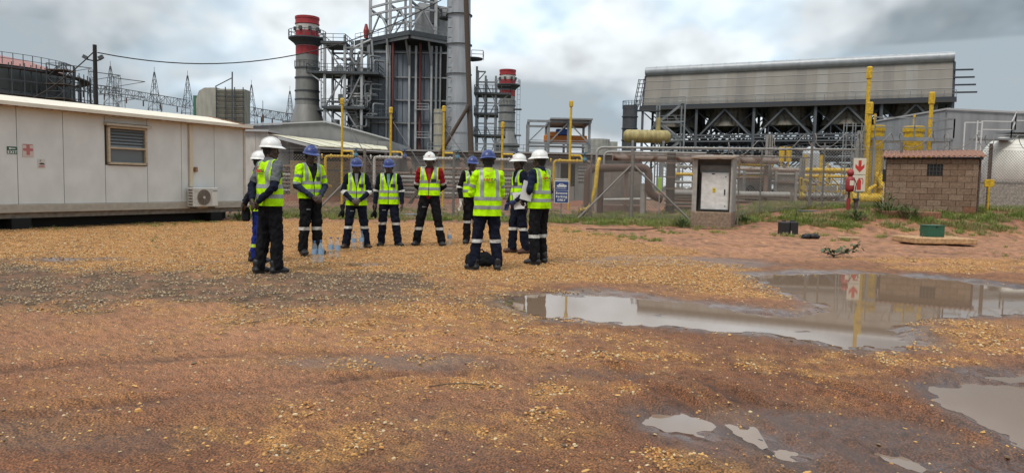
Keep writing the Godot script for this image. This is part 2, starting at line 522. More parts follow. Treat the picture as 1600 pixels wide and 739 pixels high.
func ground_col(x: float, z: float, ins: float, wet: float) -> Color:
	var n := fa.get_noise_2d(x * 1.3, z * 1.3)
	var n2 := fb.get_noise_2d(x * 0.9, z * 0.9)
	var n3 := fc.get_noise_2d(x * 1.4, z * 1.4)
	var sand := Color(0.60, 0.285, 0.145)
	var mud := Color(0.265, 0.104, 0.050)
	var right := smoothstep(-1.6, 1.2, x + 0.8 * n)
	var c := sand.lerp(mud, clampf(0.30 + 0.5 * right + 0.55 * n + 0.35 * n2 + 0.50 * smoothstep(-6.5, -3.5, z), 0.0, 1.0))
	var far := smoothstep(-11.5, -14.0, z + n)
	c = c.lerp(Color(0.58, 0.285, 0.165), far * 0.8)
	var g := gravel_at(x, z, ins)
	var under := Color(0.62, 0.305, 0.09).lerp(Color(0.165, 0.108, 0.065), dark_at(x, z))
	c = c.lerp(under, clampf(g * 1.1, 0.0, 0.92))
	if z < -20.0:
		var red := Color(0.44, 0.185, 0.105)
		c = c.lerp(red, smoothstep(-21.0, -23.0, z) * 0.8)
		c = c.lerp(Color(0.14, 0.125, 0.06), smoothstep(-0.1, 0.35, n2 + 0.4 * n) * smoothstep(-21.0, -22.5, z) * 0.7)
		c = c.lerp(Color(0.12, 0.13, 0.06), smoothstep(-60.0, -110.0, z))
	var n4 := fc.get_noise_2d(x * 4.3 + 8.0, z * 4.3)
	c = c * (1.0 + 0.46 * n3 + 0.26 * n2 + 0.62 * n4)
	c = c * (1.0 - 0.48 * clampf(-rut_at(x, z), 0.0, 1.0) * clampf(0.6 + fb.get_noise_2d(x * 1.7, z * 1.7), 0.0, 1.0))
	c = c.lerp(Color(0.10, 0.058, 0.036), 0.65 * smoothstep(0.22, 0.5, n3 * 0.7 + n4 * 0.6) * smoothstep(-14.0, -9.0, z))
	c = c * lerpf(1.0, 0.52, wet)
	c.a = 1.0
	return c

func build_ground() -> void:
	for q in puddles:
		var r := Rect2(q[0], Vector2.ZERO)
		for p in q: r = r.expand(p)
		puddle_box.append(r.grow(0.6))
	var rows := PackedFloat32Array()
	var d := 1.4
	while d < 5000.0:
		rows.append(d)
		d *= 1.0085 if d < 26.0 else (1.03 if d < 60.0 else 1.22)
	var cols := 430
	var v := PackedVector3Array()
	var uv := PackedVector2Array()
	var uv2 := PackedVector2Array()
	var c := PackedColorArray()
	for r in rows:
		for j in cols + 1:
			var z := -r
			var t := -1.1 + 2.2 * j / cols
			var x := t * (r + 0.6)
			if r > 60.0: x *= 1.0 + 1.5 * smoothstep(60.0, 400.0, r)
			var near := r < 40.0
			var ins := in_puddle(x, z) if r < 12.5 else -0.6
			v.push_back(Vector3(x, ground_h(x, z, ins) if near else broad_h(x, z) * smoothstep(400.0, 100.0, r), z))
			uv.push_back(Vector2((x + 16.0) / 32.0, -z / 32.0).clamp(Vector2(0.002, 0.002), Vector2(0.998, 0.985)))
			uv2.push_back(Vector2(x, z) / 0.9)
			c.push_back(ground_col(x, z, ins, wet_at(x, z, ins) if near else 0.0))
	var idx := PackedInt32Array()
	var w := cols + 1
	for i in rows.size() - 1:
		for j in cols:
			var a := i * w + j
			idx.append_array([a, a + w, a + 1, a + 1, a + w, a + w + 1])
	var st := SurfaceTool.new()
	var arr := []
	arr.resize(Mesh.ARRAY_MAX)
	arr[Mesh.ARRAY_VERTEX] = v; arr[Mesh.ARRAY_TEX_UV] = uv; arr[Mesh.ARRAY_TEX_UV2] = uv2; arr[Mesh.ARRAY_COLOR] = c; arr[Mesh.ARRAY_INDEX] = idx
	var am := ArrayMesh.new()
	am.add_surface_from_arrays(Mesh.PRIMITIVE_TRIANGLES, arr)
	st.create_from(am, 0)
	st.generate_normals()
	var m := StandardMaterial3D.new()
	m.resource_name = "earth"
	m.vertex_color_use_as_albedo = true
	m.roughness = 1.0
	m.roughness_texture = ImageTexture.create_from_image(wet_image())
	m.texture_repeat = true
	m.detail_enabled = true
	m.detail_uv_layer = BaseMaterial3D.DETAIL_UV_2
	m.detail_blend_mode = BaseMaterial3D.BLEND_MODE_MUL
	m.detail_albedo = grit_texture()
	put(st.commit(), "ground", m, null, "structure")
	var far := MB.new()
	far.quad(Vector3(-4000, -0.14, 400), Vector3(4000, -0.14, 400), Vector3(4000, -0.14, -4000), Vector3(-4000, -0.14, -4000))
	put(far, "ground_beyond", M("far_earth", Color(0.2, 0.12, 0.07), 1.0, 0.0, "blotch", Vector3.ONE * 0.2), null, "structure")

func wet_image() -> Image:
	var n := 512
	var b := PackedByteArray()
	b.resize(n * n)
	for i in n:
		for j in n:
			var x := -16.0 + 32.0 * (j + 0.5) / n
			var z := -32.0 * (i + 0.5) / n
			var w := wet_at(x, z, in_puddle(x, z))
			b[i * n + j] = int(255.0 * clampf(0.97 - 0.80 * w * w + 0.06 * fc.get_noise_2d(x, z), 0.2, 1.0))
	return Image.create_from_data(n, n, false, Image.FORMAT_L8, b)

func grit_texture() -> ImageTexture:      # sand grains and small dark and pale specks
	var n := 512
	var f := FastNoiseLite.new()
	f.seed = 77; f.frequency = 0.11; f.fractal_octaves = 4
	var im := f.get_seamless_image(n, n)
	im.convert(Image.FORMAT_L8)
	var by := im.get_data()
	var out := PackedByteArray()
	out.resize(n * n * 3)
	for i in n * n:
		var t := 0.60 + 0.40 * smoothstep(0.25, 0.75, by[i] / 255.0) - 0.16 * rng.randf()
		var k := rng.randf()
		if k < 0.03: t = 0.32
		elif k > 0.985: t = 1.0
		out[i * 3] = int(255 * t); out[i * 3 + 1] = int(255 * t * 0.99); out[i * 3 + 2] = int(255 * t * 0.97)
	return ImageTexture.create_from_image(Image.create_from_data(n, n, false, Image.FORMAT_RGB8, out))

func build_puddles() -> void:
	var m := StandardMaterial3D.new()
	m.resource_name = "muddy_water"
	m.albedo_color = Color(0.20, 0.135, 0.092).linear_to_srgb()
	m.roughness = 0.03
	m.metallic_specular = 0.5
	var n := 0
	for q in puddles:
		var p: PackedVector2Array = Geometry2D.offset_polygon(q, 0.22, Geometry2D.JOIN_ROUND)[0]
		var b := MB.new()
		b.poly(p, 0.0, Transform3D(Basis(Vector3(1, 0, 0), Vector3(0, 0, 1), Vector3(0, -1, 0)), Vector3(0, -0.018 - 0.004 * n, 0)))
		n += 1
		put(b, "puddle", m, null, "structure")

# loose stones: clusters of a dozen where they lie thick, and single ones
func stone(b: MB, at: Vector3, s: float, dark: float) -> void:
	var k := rng.randf()
	var c := Color(0.47, 0.215, 0.06).lerp(Color(0.64, 0.40, 0.15), rng.randf())
	if k < 0.16: c = Color(0.64, 0.50, 0.30)
	elif k < 0.40: c = Color(0.30, 0.125, 0.045)
	elif k < 0.48: c = Color(0.17, 0.12, 0.09)
	if dark > 0.5:
		c = Color(0.11, 0.078, 0.052).lerp(Color(0.25, 0.17, 0.10), rng.randf())
		if k < 0.24: c = Color(0.54, 0.42, 0.27)
		elif k < 0.38: c = Color(0.38, 0.2, 0.08)
	b.col = c * rng.randf_range(0.68, 1.08)
	var turn := Basis(Vector3.UP, rng.randf() * TAU) * Basis(Vector3(1, 0, 0), rng.randf_range(-0.35, 0.35))
	var r := Vector3(s * rng.randf_range(0.8, 1.5), s * rng.randf_range(0.25, 0.55), s * rng.randf_range(0.6, 1.0))
	var ring := []
	for i in 5:
		var t := TAU * (i + rng.randf_range(-0.25, 0.25)) / 5.0
		ring.append([at + turn * (Vector3(cos(t), -0.35, sin(t)) * r), at + turn * (Vector3(cos(t) * 0.72, rng.randf_range(0.55, 0.95), sin(t) * 0.72) * r)])
	for i in 5:
		var j := (i + 1) % 5
		b.quad(ring[j][0], ring[i][0], ring[i][1], ring[j][1])
	for i in range(1, 4):
		b.tri(ring[0][1], ring[i + 1][1], ring[i][1])

func build_stones() -> void:
	rng.seed = 99
	var m := StandardMaterial3D.new()
	m.resource_name = "stone"
	m.vertex_color_use_as_albedo = true
	m.roughness = 0.9
	var kinds := []
	for dark in [0.0, 1.0]:
		for k in 4:        # clusters
			var b := MB.new()
			b.tint = true
			for i in 26:
				var a := rng.randf() * TAU
				var r := sqrt(rng.randf()) * 0.11
				stone(b, Vector3(cos(a) * r, rng.randf_range(0.0, 0.008), sin(a) * r), rng.randf_range(0.005, 0.0125), dark)
			kinds.append(b.mesh())
		for k in 4:        # single stones
			var b := MB.new()
			b.tint = true
			stone(b, Vector3.ZERO, 0.0125, dark)
			kinds.append(b.mesh())
	var lists := []
	for k in kinds: lists.append([])
	# walk over the yard in cells; the chance of a cluster or a stone follows the share of ground covered
	var z := -1.9
	while z > -23.0:
		var cell := 0.115 if z > -12.0 else 0.135
		var x := -0.85 * -z - 1.0
		var xe := minf(0.85 * -z + 1.0, 13.0)
		while x < xe:
			var px := x + rng.randf() * cell
			var pz := z + rng.randf() * cell
			var ins := in_puddle(px, pz) if pz > -12.5 else -0.6
			var g := gravel_at(px, pz, ins)
			var h := -9.0
			if g > 0.45 and rng.randf() < g * 1.0 - 0.22:
				h = ground_h(px, pz, ins)
				var k := rng.randi() % 4 + (8 if rng.randf() < dark_at(px, pz) else 0)
				var s := rng.randf_range(0.8, 1.25)
				lists[k].append(Transform3D(Basis(Vector3.UP, rng.randf() * TAU) * Basis.from_scale(Vector3(s, s, s)), Vector3(px, h + 0.002, pz)))
			var many := int(g * (34.0 if pz > -6.5 else 22.0) * rng.randf() + rng.randf() * 1.1) if pz > -10.0 else int(rng.randf() * 1.6)
			for i in many:
				var qx := x + rng.randf() * cell
				var qz := z + rng.randf() * cell
				var qi := in_puddle(qx, qz) if qz > -12.5 else -0.6
				if qi > 0.14 or qi > 0.0 and rng.randf() < 0.8: continue
				var s := 0.24 + 0.72 * pow(rng.randf(), 2.8)
				s *= (1.0 if rng.randf() < 0.95 else 1.8)
				lists[4 + rng.randi() % 4 + (8 if rng.randf() < dark_at(qx, qz) + 0.18 else 0)].append(Transform3D(Basis(Vector3.UP, rng.randf() * TAU) * Basis.from_scale(Vector3(s, s, s)), Vector3(qx, ground_h(qx, qz, qi) + 0.001 * s, qz)))
			x += cell
		z -= cell
	for k in kinds.size():
		var mm := MultiMesh.new()
		mm.transform_format = MultiMesh.TRANSFORM_3D
		mm.mesh = kinds[k]
		mm.instance_count = lists[k].size()
		for i in lists[k].size(): mm.set_instance_transform(i, lists[k][i])
		var o := MultiMeshInstance3D.new()
		o.multimesh = mm
		o.material_override = m
		o.name = numbered("gravel", self)
		o.set_meta("kind", "stuff")
		tag(o, ["ochre yellow gravel lying loose over the yard", "dark grey gravel band across the left of the yard"][k / 8], "gravel")
		add_child(o, true)

func build_grass() -> void:
	rng.seed = 4
	var m := StandardMaterial3D.new()
	m.resource_name = "grass_blade"
	m.vertex_color_use_as_albedo = true
	m.roughness = 0.75
	m.backlight_enabled = true
	m.backlight = Color(0.25, 0.3, 0.1)
	var kinds := []
	for dry in [0, 1]:
		for k in 3:
			var b := MB.new()
			b.tint = true
			for i in 34:
				var a := rng.randf() * TAU
				var r := rng.randf() * 0.13
				var p := Vector3(cos(a) * r, -0.02, sin(a) * r)
				var h := rng.randf_range(0.05, 0.19)
				var lean := Vector3(cos(a) * h * rng.randf_range(0.1, 0.7), h, sin(a) * h * rng.randf_range(0.1, 0.7))
				var w := Vector3(-sin(a), 0, cos(a)) * rng.randf_range(0.004, 0.009)
				b.col = Color(0.12, 0.175, 0.032).lerp(Color(0.22, 0.26, 0.06), rng.randf()) if dry == 0 or rng.randf() < 0.3 else Color(0.33, 0.27, 0.13).lerp(Color(0.22, 0.20, 0.08), rng.randf())
				b.quad(p - w, p + w, p + lean * 0.55 + w * 0.8 + Vector3(0, 0.02, 0), p + lean * 0.55 - w * 0.8 + Vector3(0, 0.02, 0))
				b.tri(p + lean * 0.55 - w * 0.8 + Vector3(0, 0.02, 0), p + lean * 0.55 + w * 0.8 + Vector3(0, 0.02, 0), p + lean)
			kinds.append(b.mesh())
	var lists := [[], [], [], [], [], []]
	for i in 60000:
		var x := rng.randf_range(-9.0, 26.0)
		var z := rng.randf_range(-33.0, -16.5)
		var n := fb.get_noise_2d(x * 0.9, z * 0.9) + 0.6 * fa.get_noise_2d(x * 2.0, z * 2.0)
		var edge := -21.4 if x < 8.0 else -21.4 + 1.2 * smoothstep(8.0, 10.0, x)
		var want := smoothstep(edge, edge - 1.6, z) * (0.33 + 1.2 * n) * (0.35 if x < 0.8 else 1.0)
		want *= lerpf(1.0, 0.25, smoothstep(-27.0, -29.0, z))
		if x > 17.0: want *= 0.9
		want = maxf(want, 0.3 * smoothstep(0.45, 0.75, n) * float(x > 3.0) * smoothstep(-15.5, -17.5, z))
		if rng.randf() > want: continue
		var dry := 1 if fa.get_noise_2d(x * 4.0 + 70.0, z * 4.0) + rng.randf_range(-0.25, 0.25) > 0.08 else 0
		var s := rng.randf_range(0.5, 1.15) * (1.0 if z < edge - 1.0 else 0.75)
		lists[dry * 3 + rng.randi() % 3].append(Transform3D(Basis(Vector3.UP, rng.randf() * TAU) * Basis.from_scale(Vector3(s, s, s)), Vector3(x, ground_h(x, z, -0.6) - 0.005, z)))
	# thin weeds by the cabin and in the gravel
	for q in [[-9.3, -18.9, 14], [-8.7, -20.4, 16], [-10.6, -16.8, 8], [-7.9, -21.9, 20], [-7.0, -14.6, 3], [-6.2, -13.2, 2], [3.0, -17.6, 26], [2.4, -18.6, 24], [1.8, -19.8, 18], [4.4, -19.6, 22], [11.3, -13.4, 16], [10.2, -14.4, 8]]:
		for i in q[2]:
			var x: float = q[0] + rng.randfn(0.0, 0.35)
			var z: float = q[1] + rng.randfn(0.0, 0.3)
			var s := rng.randf_range(0.25, 0.6)
			lists[rng.randi() % 3].append(Transform3D(Basis(Vector3.UP, rng.randf() * TAU) * Basis.from_scale(Vector3(s, s, s)), Vector3(x, ground_h(x, z, -0.6) - 0.003, z)))
	for k in 6:
		var mm := MultiMesh.new()
		mm.transform_format = MultiMesh.TRANSFORM_3D
		mm.mesh = kinds[k]
		mm.instance_count = lists[k].size()
		for i in lists[k].size(): mm.set_instance_transform(i, lists[k][i])
		var o := MultiMeshInstance3D.new()
		o.multimesh = mm
		o.material_override = m
		o.name = numbered("grass", self)
		o.set_meta("kind", "stuff")
		tag(o, ["green grass growing along the foot of the fence", "straw coloured dry grass among the weeds by the fence"][k / 3], "grass")
		add_child(o, true)

# ---------------------------------------------------------------- the power station beyond the yard
func steel() -> StandardMaterial3D: return M("grey_steel", Color(0.25, 0.265, 0.275), 0.55, 0.15, "grime", Vector3(0.3, 0.08, 0.3))
func dark_steel() -> StandardMaterial3D: return M("dark_steel", Color(0.075, 0.085, 0.095), 0.6, 0.2, "grime", Vector3(0.3, 0.1, 0.3))
func pale_steel() -> StandardMaterial3D: return M("galvanised_steel", Color(0.42, 0.435, 0.445), 0.5, 0.2, "grime", Vector3(0.4, 0.12, 0.4))

func handrail(t: Node, pts: Array, m: Material, h := 1.1, w := 0.07) -> void:
	var b := MB.new(t.position)
	for i in pts.size() - 1:
		var a: Vector3 = pts[i]
		var e: Vector3 = pts[i + 1]
		for y in [h, h * 0.5]:
			b.bar(a + Vector3(0, y, 0), e + Vector3(0, y, 0), w)
		var k := maxi(1, int(round(a.distance_to(e) / 1.6)))
		for j in k + 1:
			var p := a.lerp(e, float(j) / k)
			b.bar(p, p + Vector3(0, h, 0), w)
	put(b, "handrail", m, t)

func deck(t: Node, called: String, a: Vector3, size: Vector3, m: Material, rails := "") -> void:     # a: middle of the top
	boxp(t, called, m, a - Vector3(0, size.y * 0.5, 0), size)
	if rails:
		var x := size.x * 0.5 - 0.06
		var z := size.z * 0.5 - 0.06
		var c := [a + Vector3(-x, 0, z), a + Vector3(x, 0, z), a + Vector3(x, 0, -z), a + Vector3(-x, 0, -z), a + Vector3(-x, 0, z)]
		handrail(t, c, m)

# X braces between two uprights, from the bottom up
func braces(t: Node, a: Vector3, b: Vector3, levels: Array, w: float, m: Material, one := false) -> void:
	for i in levels.size() - 1:
		var y0: float = levels[i]
		var y1: float = levels[i + 1]
		barp(t, "beam", m, a + Vector3(0, y1, 0), b + Vector3(0, y1, 0), w * 1.3)
		if one and i % 2 == 1:
			barp(t, "brace", m, b + Vector3(0, y0, 0), a + Vector3(0, y1, 0), w)
		else:
			barp(t, "brace", m, a + Vector3(0, y0, 0), b + Vector3(0, y1, 0), w)
		if not one:
			barp(t, "brace", m, b + Vector3(0, y0, 0) + Vector3(0, 0, -w * 1.05), a + Vector3(0, y1, 0) + Vector3(0, 0, -w * 1.05), w)

func build_plant() -> void:
	build_boiler()
	build_stacks()
	build_condenser()
	build_switchyard()
	build_tank()
	build_far_buildings()

func build_boiler() -> void:
	var t := thingw("boiler_building", "tall blue grey heat recovery boiler building in an open steel frame", "boiler", Vector3(-17, 0, -115))
	var casing := M("boiler_casing", Color(0.175, 0.208, 0.25), 0.6, 0.15, "grime", Vector3(0.25, 0.05, 0.25))
	var casing2 := M("boiler_casing_dark", Color(0.085, 0.105, 0.13), 0.65, 0.1, "grime", Vector3(0.25, 0.05, 0.25))
	var red := M("red_pipe", Color(0.135, 0.036, 0.032), 0.7)
	var st := steel()
	var dk := dark_steel()
	var up := pale_steel()
	# the casing: body and its panels
	boxp(t, "casing", casing2, Vector3(-16.7, 11.0, -125), Vector3(12.6, 22.0, 17.0))
	boxp(t, "casing", casing2, Vector3(-25.0, 10.0, -127), Vector3(5.0, 19.0, 14.0))
	for bay in [[-22.9, -20.6, 2], [-19.6, -17.0, 3], [-15.4, -13.5, 2], [-12.2, -11.2, 1]]:
		var n: int = bay[2]
		var w: float = (bay[1] - bay[0]) / n
		for i in n:
			for lv in [[1.0, 10.4], [10.7, 14.0], [14.3, 17.6], [17.9, 21.4]]:
				boxp(t, "panel", casing, Vector3(bay[0] + w * (i + 0.5), (lv[0] + lv[1]) * 0.5, -116.45), Vector3(w - 0.14, lv[1] - lv[0], 0.12))
	for y in [10.55, 14.15, 17.75, 21.6]:
		boxp(t, "girt", st, Vector3(-16.9, y, -116.2), Vector3(12.4, 0.22, 0.3))
	for x in [-23.1, -20.3, -19.85, -16.75, -15.7, -13.25, -12.5]:
		boxp(t, "column", up if x in [-20.3, -16.75, -15.7, -13.25] else st, Vector3(x, 11.3, -115.8), Vector3(0.32, 22.6, 0.4))
	for x in [-19.3, -15.0]:
		put(MB.new(t.position).tube(Vector3(x, 0, -115.5), Vector3(x, 23.0, -115.5), 0.2), "red_pipe", red, t)
	boxp(t, "opening", M("black_inside", Color(0.006, 0.006, 0.007), 1.0), Vector3(-11.0, 17.3, -116.3), Vector3(1.5, 8.2, 0.3))
	for e in [[-11.85], [-10.15]]:
		boxp(t, "column", st, Vector3(e[0], 11.3, -116.0), Vector3(0.22, 22.6, 0.3))
	# small service platforms on the front
	for q in [[-14.6, 12.6, 2.2], [-14.4, 8.2, 2.0]]:
		boxp(t, "service_platform", up, Vector3(q[0], q[1], -115.0), Vector3(q[2], 0.12, 1.0))
		handrail(t, [Vector3(q[0] - q[2] / 2, q[1], -114.6), Vector3(q[0] + q[2] / 2, q[1], -114.6)], up, 0.9, 0.06)
	# roof platform with brackets beneath
	var slab := MB.new(t.position)
	slab.poly(PackedVector2Array([Vector2(-26.6, 121), Vector2(-16.2, 111.5), Vector2(-10.1, 116.5), Vector2(-10.1, 133), Vector2(-26.6, 133)]), 0.7, Transform3D(Basis(Vector3(1, 0, 0), Vector3(0, 0, -1), Vector3(0, 1, 0)), Vector3(0, 24.2, 0)))
	put(slab, "roof_platform", dk, t)
	handrail(t, [Vector3(-26.5, 24.2, -121), Vector3(-16.2, 24.2, -111.6), Vector3(-10.2, 24.2, -116.5)], st)
	for x in [-22.4, -19.85, -16.75, -13.25]:
		barp(t, "bracket", st, Vector3(x, 19.6, -115.7), Vector3(x - 0.4, 23.5, -113.8 - 0.35 * absf(x + 16.0)), 0.3)
	for q in [[-26.2, -121.5, -16.4, -112.2], [-16.0, -112.0, -10.3, -116.8]]:
		barp(t, "edge_beam", st, Vector3(q[0], 23.3, q[1]), Vector3(q[2], 23.3, q[3]), 0.3, 0.5)
	# the steel frame above
	var heads := [Vector3(-23.6, 24.2, -119), Vector3(-19.8, 24.2, -115.4), Vector3(-16.2, 24.2, -112.6), Vector3(-12.6, 24.2, -115.2)]
	for p in heads:
		boxp(t, "column", up, p + Vector3(0, 5.0, 0), Vector3(0.45, 10.0, 0.45))
		boxp(t, "column", st, p + Vector3(1.2, 5.0, -8), Vector3(0.4, 10.0, 0.4))
		barp(t, "beam", st, p + Vector3(0, 4.6, 0), p + Vector3(1.2, 4.6, -8), 0.3)
	for i in 3:
		for y in [3.7, 4.9, 8.4]:
			barp(t, "beam", up, heads[i] + Vector3(0, y, 0), heads[i + 1] + Vector3(0, y, 0), 0.3)
			barp(t, "beam", st, heads[i] + Vector3(1.2, y, -8), heads[i + 1] + Vector3(1.2, y, -8), 0.25)
		barp(t, "brace", up, heads[i] + Vector3(0, 0.2, 0), heads[i].lerp(heads[i + 1], 0.5) + Vector3(0, 3.6, 0), 0.22)
		barp(t, "brace", up, heads[i + 1] + Vector3(0, 0.2, 0), heads[i].lerp(heads[i + 1], 0.5) + Vector3(0, 3.6, 0), 0.22)
		barp(t, "brace", st, heads[i] + Vector3(1.2, 0.2, -8), heads[i + 1] + Vector3(1.2, 4.5, -8), 0.2)
	boxp(t, "drum_house", st, Vector3(-13.4, 26.3, -121), Vector3(6.0, 4.2, 5.0))
	var roof := MB.new(t.position)
	roof.poly(PackedVector2Array([Vector2(-16.4, 0), Vector2(-10.4, 0), Vector2(-10.4, 0.8), Vector2(-15.6, 1.6), Vector2(-16.4, 1.0)]), 5.0, Transform3D(Basis.IDENTITY, Vector3(0, 28.42, -118.5)))
	put(roof, "drum_house_roof", up, t)
	put(MB.new(t.position).tube(Vector3(-13.3, 26.4, -117.4), Vector3(-13.3, 31, -117.4), 0.55, -1, 12), "vent_silencer", dk, t)
	put(MB.new(t.position).lathe(Vector3(-24.2, 24.2, -118.6), [Vector2(0, 0), Vector2(0.35, 0), Vector2(0.45, 1.2), Vector2(0.2, 2.2), Vector2(0, 2.3)], 10), "valve", M("red_valve", Color(0.25, 0.03, 0.03), 0.5), t)
	# small stair-side platform tower to the left
	var s := thingw("access_tower", "grey steel platform tower between the banded chimney and the boiler", "platform tower", Vector3(-26.5, 0, -114))
	var xs := [-29.3, -26.2, -23.6]
	for x in xs:
		for z in [-112.5, -117.5]:
			boxp(s, "column", up if z > -115 else st, Vector3(x, 11.7, z), Vector3(0.36, 23.4 if x < -25 else 22.0, 0.36))
	for lv in [[8.6, -29.6, -23.4], [12.6, -29.6, -23.0], [17.9, -32.0, -20.9], [22.4, -29.8, -26.0]]:
		deck(s, "platform", Vector3((lv[1] + lv[2]) / 2, lv[0], -115), Vector3(lv[2] - lv[1], 0.35, 6.0), dk, "all")
	deck(s, "platform", Vector3(-21.5, 11.2, -114.0), Vector3(5.5, 0.3, 2.2), dk, "all")
	braces(s, Vector3(-29.3, 0, -112.4), Vector3(-26.2, 0, -112.4), [4.0, 8.3, 12.3, 17.6, 22.0], 0.22, st, true)
	braces(s, Vector3(-26.2, 0, -112.4), Vector3(-23.6, 0, -112.4), [4.0, 8.3, 12.3, 17.6, 21.5], 0.2, st, true)
	braces(s, Vector3(-29.3, 0, -117.4), Vector3(-23.6, 0, -117.4), [4.0, 8.3, 12.3, 17.6, 21.5], 0.2, dk)
	barp(s, "bracket", up, Vector3(-29.3, 16.0, -112.4), Vector3(-31.8, 17.7, -112.4), 0.2)
	for q in [[-28.2, 9.0, 0.9, 1.8], [-25.0, 9.2, 1.0, 2.2], [-25.2, 13.6, 0.8, 3.0], [-27.6, 13.4, 0.6, 1.4], [-24.6, 18.2, 0.7, 2.4]]:
		put(MB.new(s.position).tube(Vector3(q[0], q[1], -115.5), Vector3(q[0], q[1] + q[3], -115.5), q[2] * 0.6, -1, 12), "vessel", M("pale_lagging", Color(0.36, 0.36, 0.34), 0.5, 0.3, "grime", Vector3.ONE * 0.3), s)
	for k in 12:
		boxp(s, "cabinet", [dk, st, up][k % 3], Vector3(-29.0 + rng.randf() * 6.0, [9.2, 13.2, 18.5][k % 3], -116.6 + rng.randf() * 3.0), Vector3(0.5 + rng.randf() * 0.7, 1.0 + rng.randf() * 0.8, 0.6))
	for k in 14:
		var y := 4.0 + rng.randf() * 14.0
		var x := -29.2 + rng.randf() * 5.4
		barp(s, "conduit", [dk, st][k % 2], Vector3(x, y, -113.0), Vector3(x + rng.randf_range(-0.4, 0.4), y + 3.0 + rng.randf() * 2.0, -113.0), 0.12)
	for k in 20:
		var y := 9.6 + rng.randf() * 11.0
		var x := -29.0 + rng.randf() * 5.0
		put(MB.new(s.position).pipe([Vector3(x, y, -113.4), Vector3(x + 2.2, y, -113.4), Vector3(x + 2.2, y + 2.0, -113.4), Vector3(x + 3.6, y + 2.0, -114.6)], 0.16, 0.4, 6), "pipe", st if k % 2 else up, s)
	put(MB.new(s.position).pipe([Vector3(-22.4, 23.0, -113.6), Vector3(-25.4, 21.6, -113.6), Vector3(-25.4, 14.0, -113.6), Vector3(-24.4, 11.0, -113.6)], 0.2, 0.6, 6), "pipe", up, s)
	# right-hand platform tower
	var r := thingw("access_tower", "slim grey steel platform tower to the right of the tall plain chimney", "platform tower", Vector3(-4.4, 0, -116))
	for x in [-6.0, -4.6, -3.0]:
		for z in [-114.5, -118.5]:
			boxp(r, "column", st, Vector3(x, 9.0 if x > -5.5 else 9.6, z), Vector3(0.32, 18.0 if x > -5.5 else 19.6, 0.32))
	for lv in [[17.2, -4.8, -0.2], [15.4, -6.4, -0.6], [12.2, -6.4, -2.6], [8.9, -6.4, -1.4]]:
		if lv[0] != 17.2: deck(r, "platform", Vector3((lv[1] + lv[2]) / 2, lv[0], -116.5), Vector3(lv[2] - lv[1], 0.3, 5.0), dk, "all")
	braces(r, Vector3(-6.0, 0, -114.4), Vector3(-4.6, 0, -114.4), [4, 7.4, 10.6, 13.8, 17.0, 18.6], 0.16, st, true)
	braces(r, Vector3(-4.6, 0, -114.4), Vector3(-3.0, 0, -114.4), [4, 7.4, 10.6, 13.8, 17.0], 0.16, st, true)
	barp(r, "bracket", st, Vector3(-3.0, 13.4, -114.4), Vector3(-0.9, 15.2, -114.4), 0.18)
	barp(r, "bracket", st, Vector3(-3.0, 7.2, -114.4), Vector3(-1.6, 8.7, -114.4), 0.18)
	# the plain chimney
	var c := thingw("chimney", "tall plain grey steel chimney with ring joints beside the boiler", "chimney", Vector3(-8.4, 0, -110))
	var shell := M("chimney_grey", Color(0.36, 0.38, 0.41), 0.5, 0.2, "grime", Vector3(0.3, 0.04, 0.3))
	for i in 9:
		var y0 := 4.35 * i
		put(MB.new(c.position).lathe(Vector3(-8.4 - 0.006 * y0, y0, -110), [Vector2(2.02 - 0.0115 * y0, 0), Vector2(2.02 - 0.0115 * (y0 + 4.35), 4.35)], 28, Basis.IDENTITY, true), "shell_ring", shell, c)
		put(MB.new(c.position).lathe(Vector3(-8.4 - 0.006 * y0, y0, -110), [Vector2(2.0, -0.07), Vector2(2.1 - 0.0115 * y0, -0.07), Vector2(2.1 - 0.0115 * y0, 0.07), Vector2(2.0, 0.07)], 28), "joint_flange", st, c)
		for k in 3:
			var y := y0 + 0.8 + 1.4 * k
			boxp(c, "rung_bracket", dk, Vector3(-9.6 - 0.006 * y, y, -108.2), Vector3(0.5, 0.10, 0.12))
	var rg := 1.72
	put(MB.new(c.position).lathe(Vector3(-6.5, 19.6, -111.4), [Vector2(0, 0), Vector2(1.5, 0.3), Vector2(1.6, 0.5), Vector2(0, 0.5)], 14), "side_platform", dk, c)
	handrail(c, [Vector3(-6.6, 20.0, -110), Vector3(-4.9, 20.0, -110.2), Vector3(-4.9, 20.0, -112.4)], dk)
	put(MB.new(c.position).lathe(Vector3(-10.6, 25.4, -110.6), [Vector2(0, 0), Vector2(1.0, 0.3), Vector2(1.1, 0.5), Vector2(0, 0.5)], 14), "side_platform", dk, c)
	handrail(c, [Vector3(-11.6, 25.9, -110.6), Vector3(-11.2, 25.9, -109.7), Vector3(-10.3, 25.9, -109.5)], dk)
	var d := thingw("storage_silo", "short cream ribbed silo at the foot of the plain chimney", "silo", Vector3(-11.6, 0, -108))
	put(MB.new(d.position).tube(Vector3(-11.2, 0, -108), Vector3(-11.2, 12.0, -108), 0.75, -1, 16), "shell", M("cream_shell", Color(0.38, 0.36, 0.29), 0.6, 0.1, "grime", Vector3(0.5, 0.1, 0.5)), d)
	for y in [6.6, 8.2, 9.8, 11.4]:
		put(MB.new(d.position).tube(Vector3(-11.2, y, -108), Vector3(-11.2, y + 0.12, -108), 0.82, -1, 16), "rib", st, d)

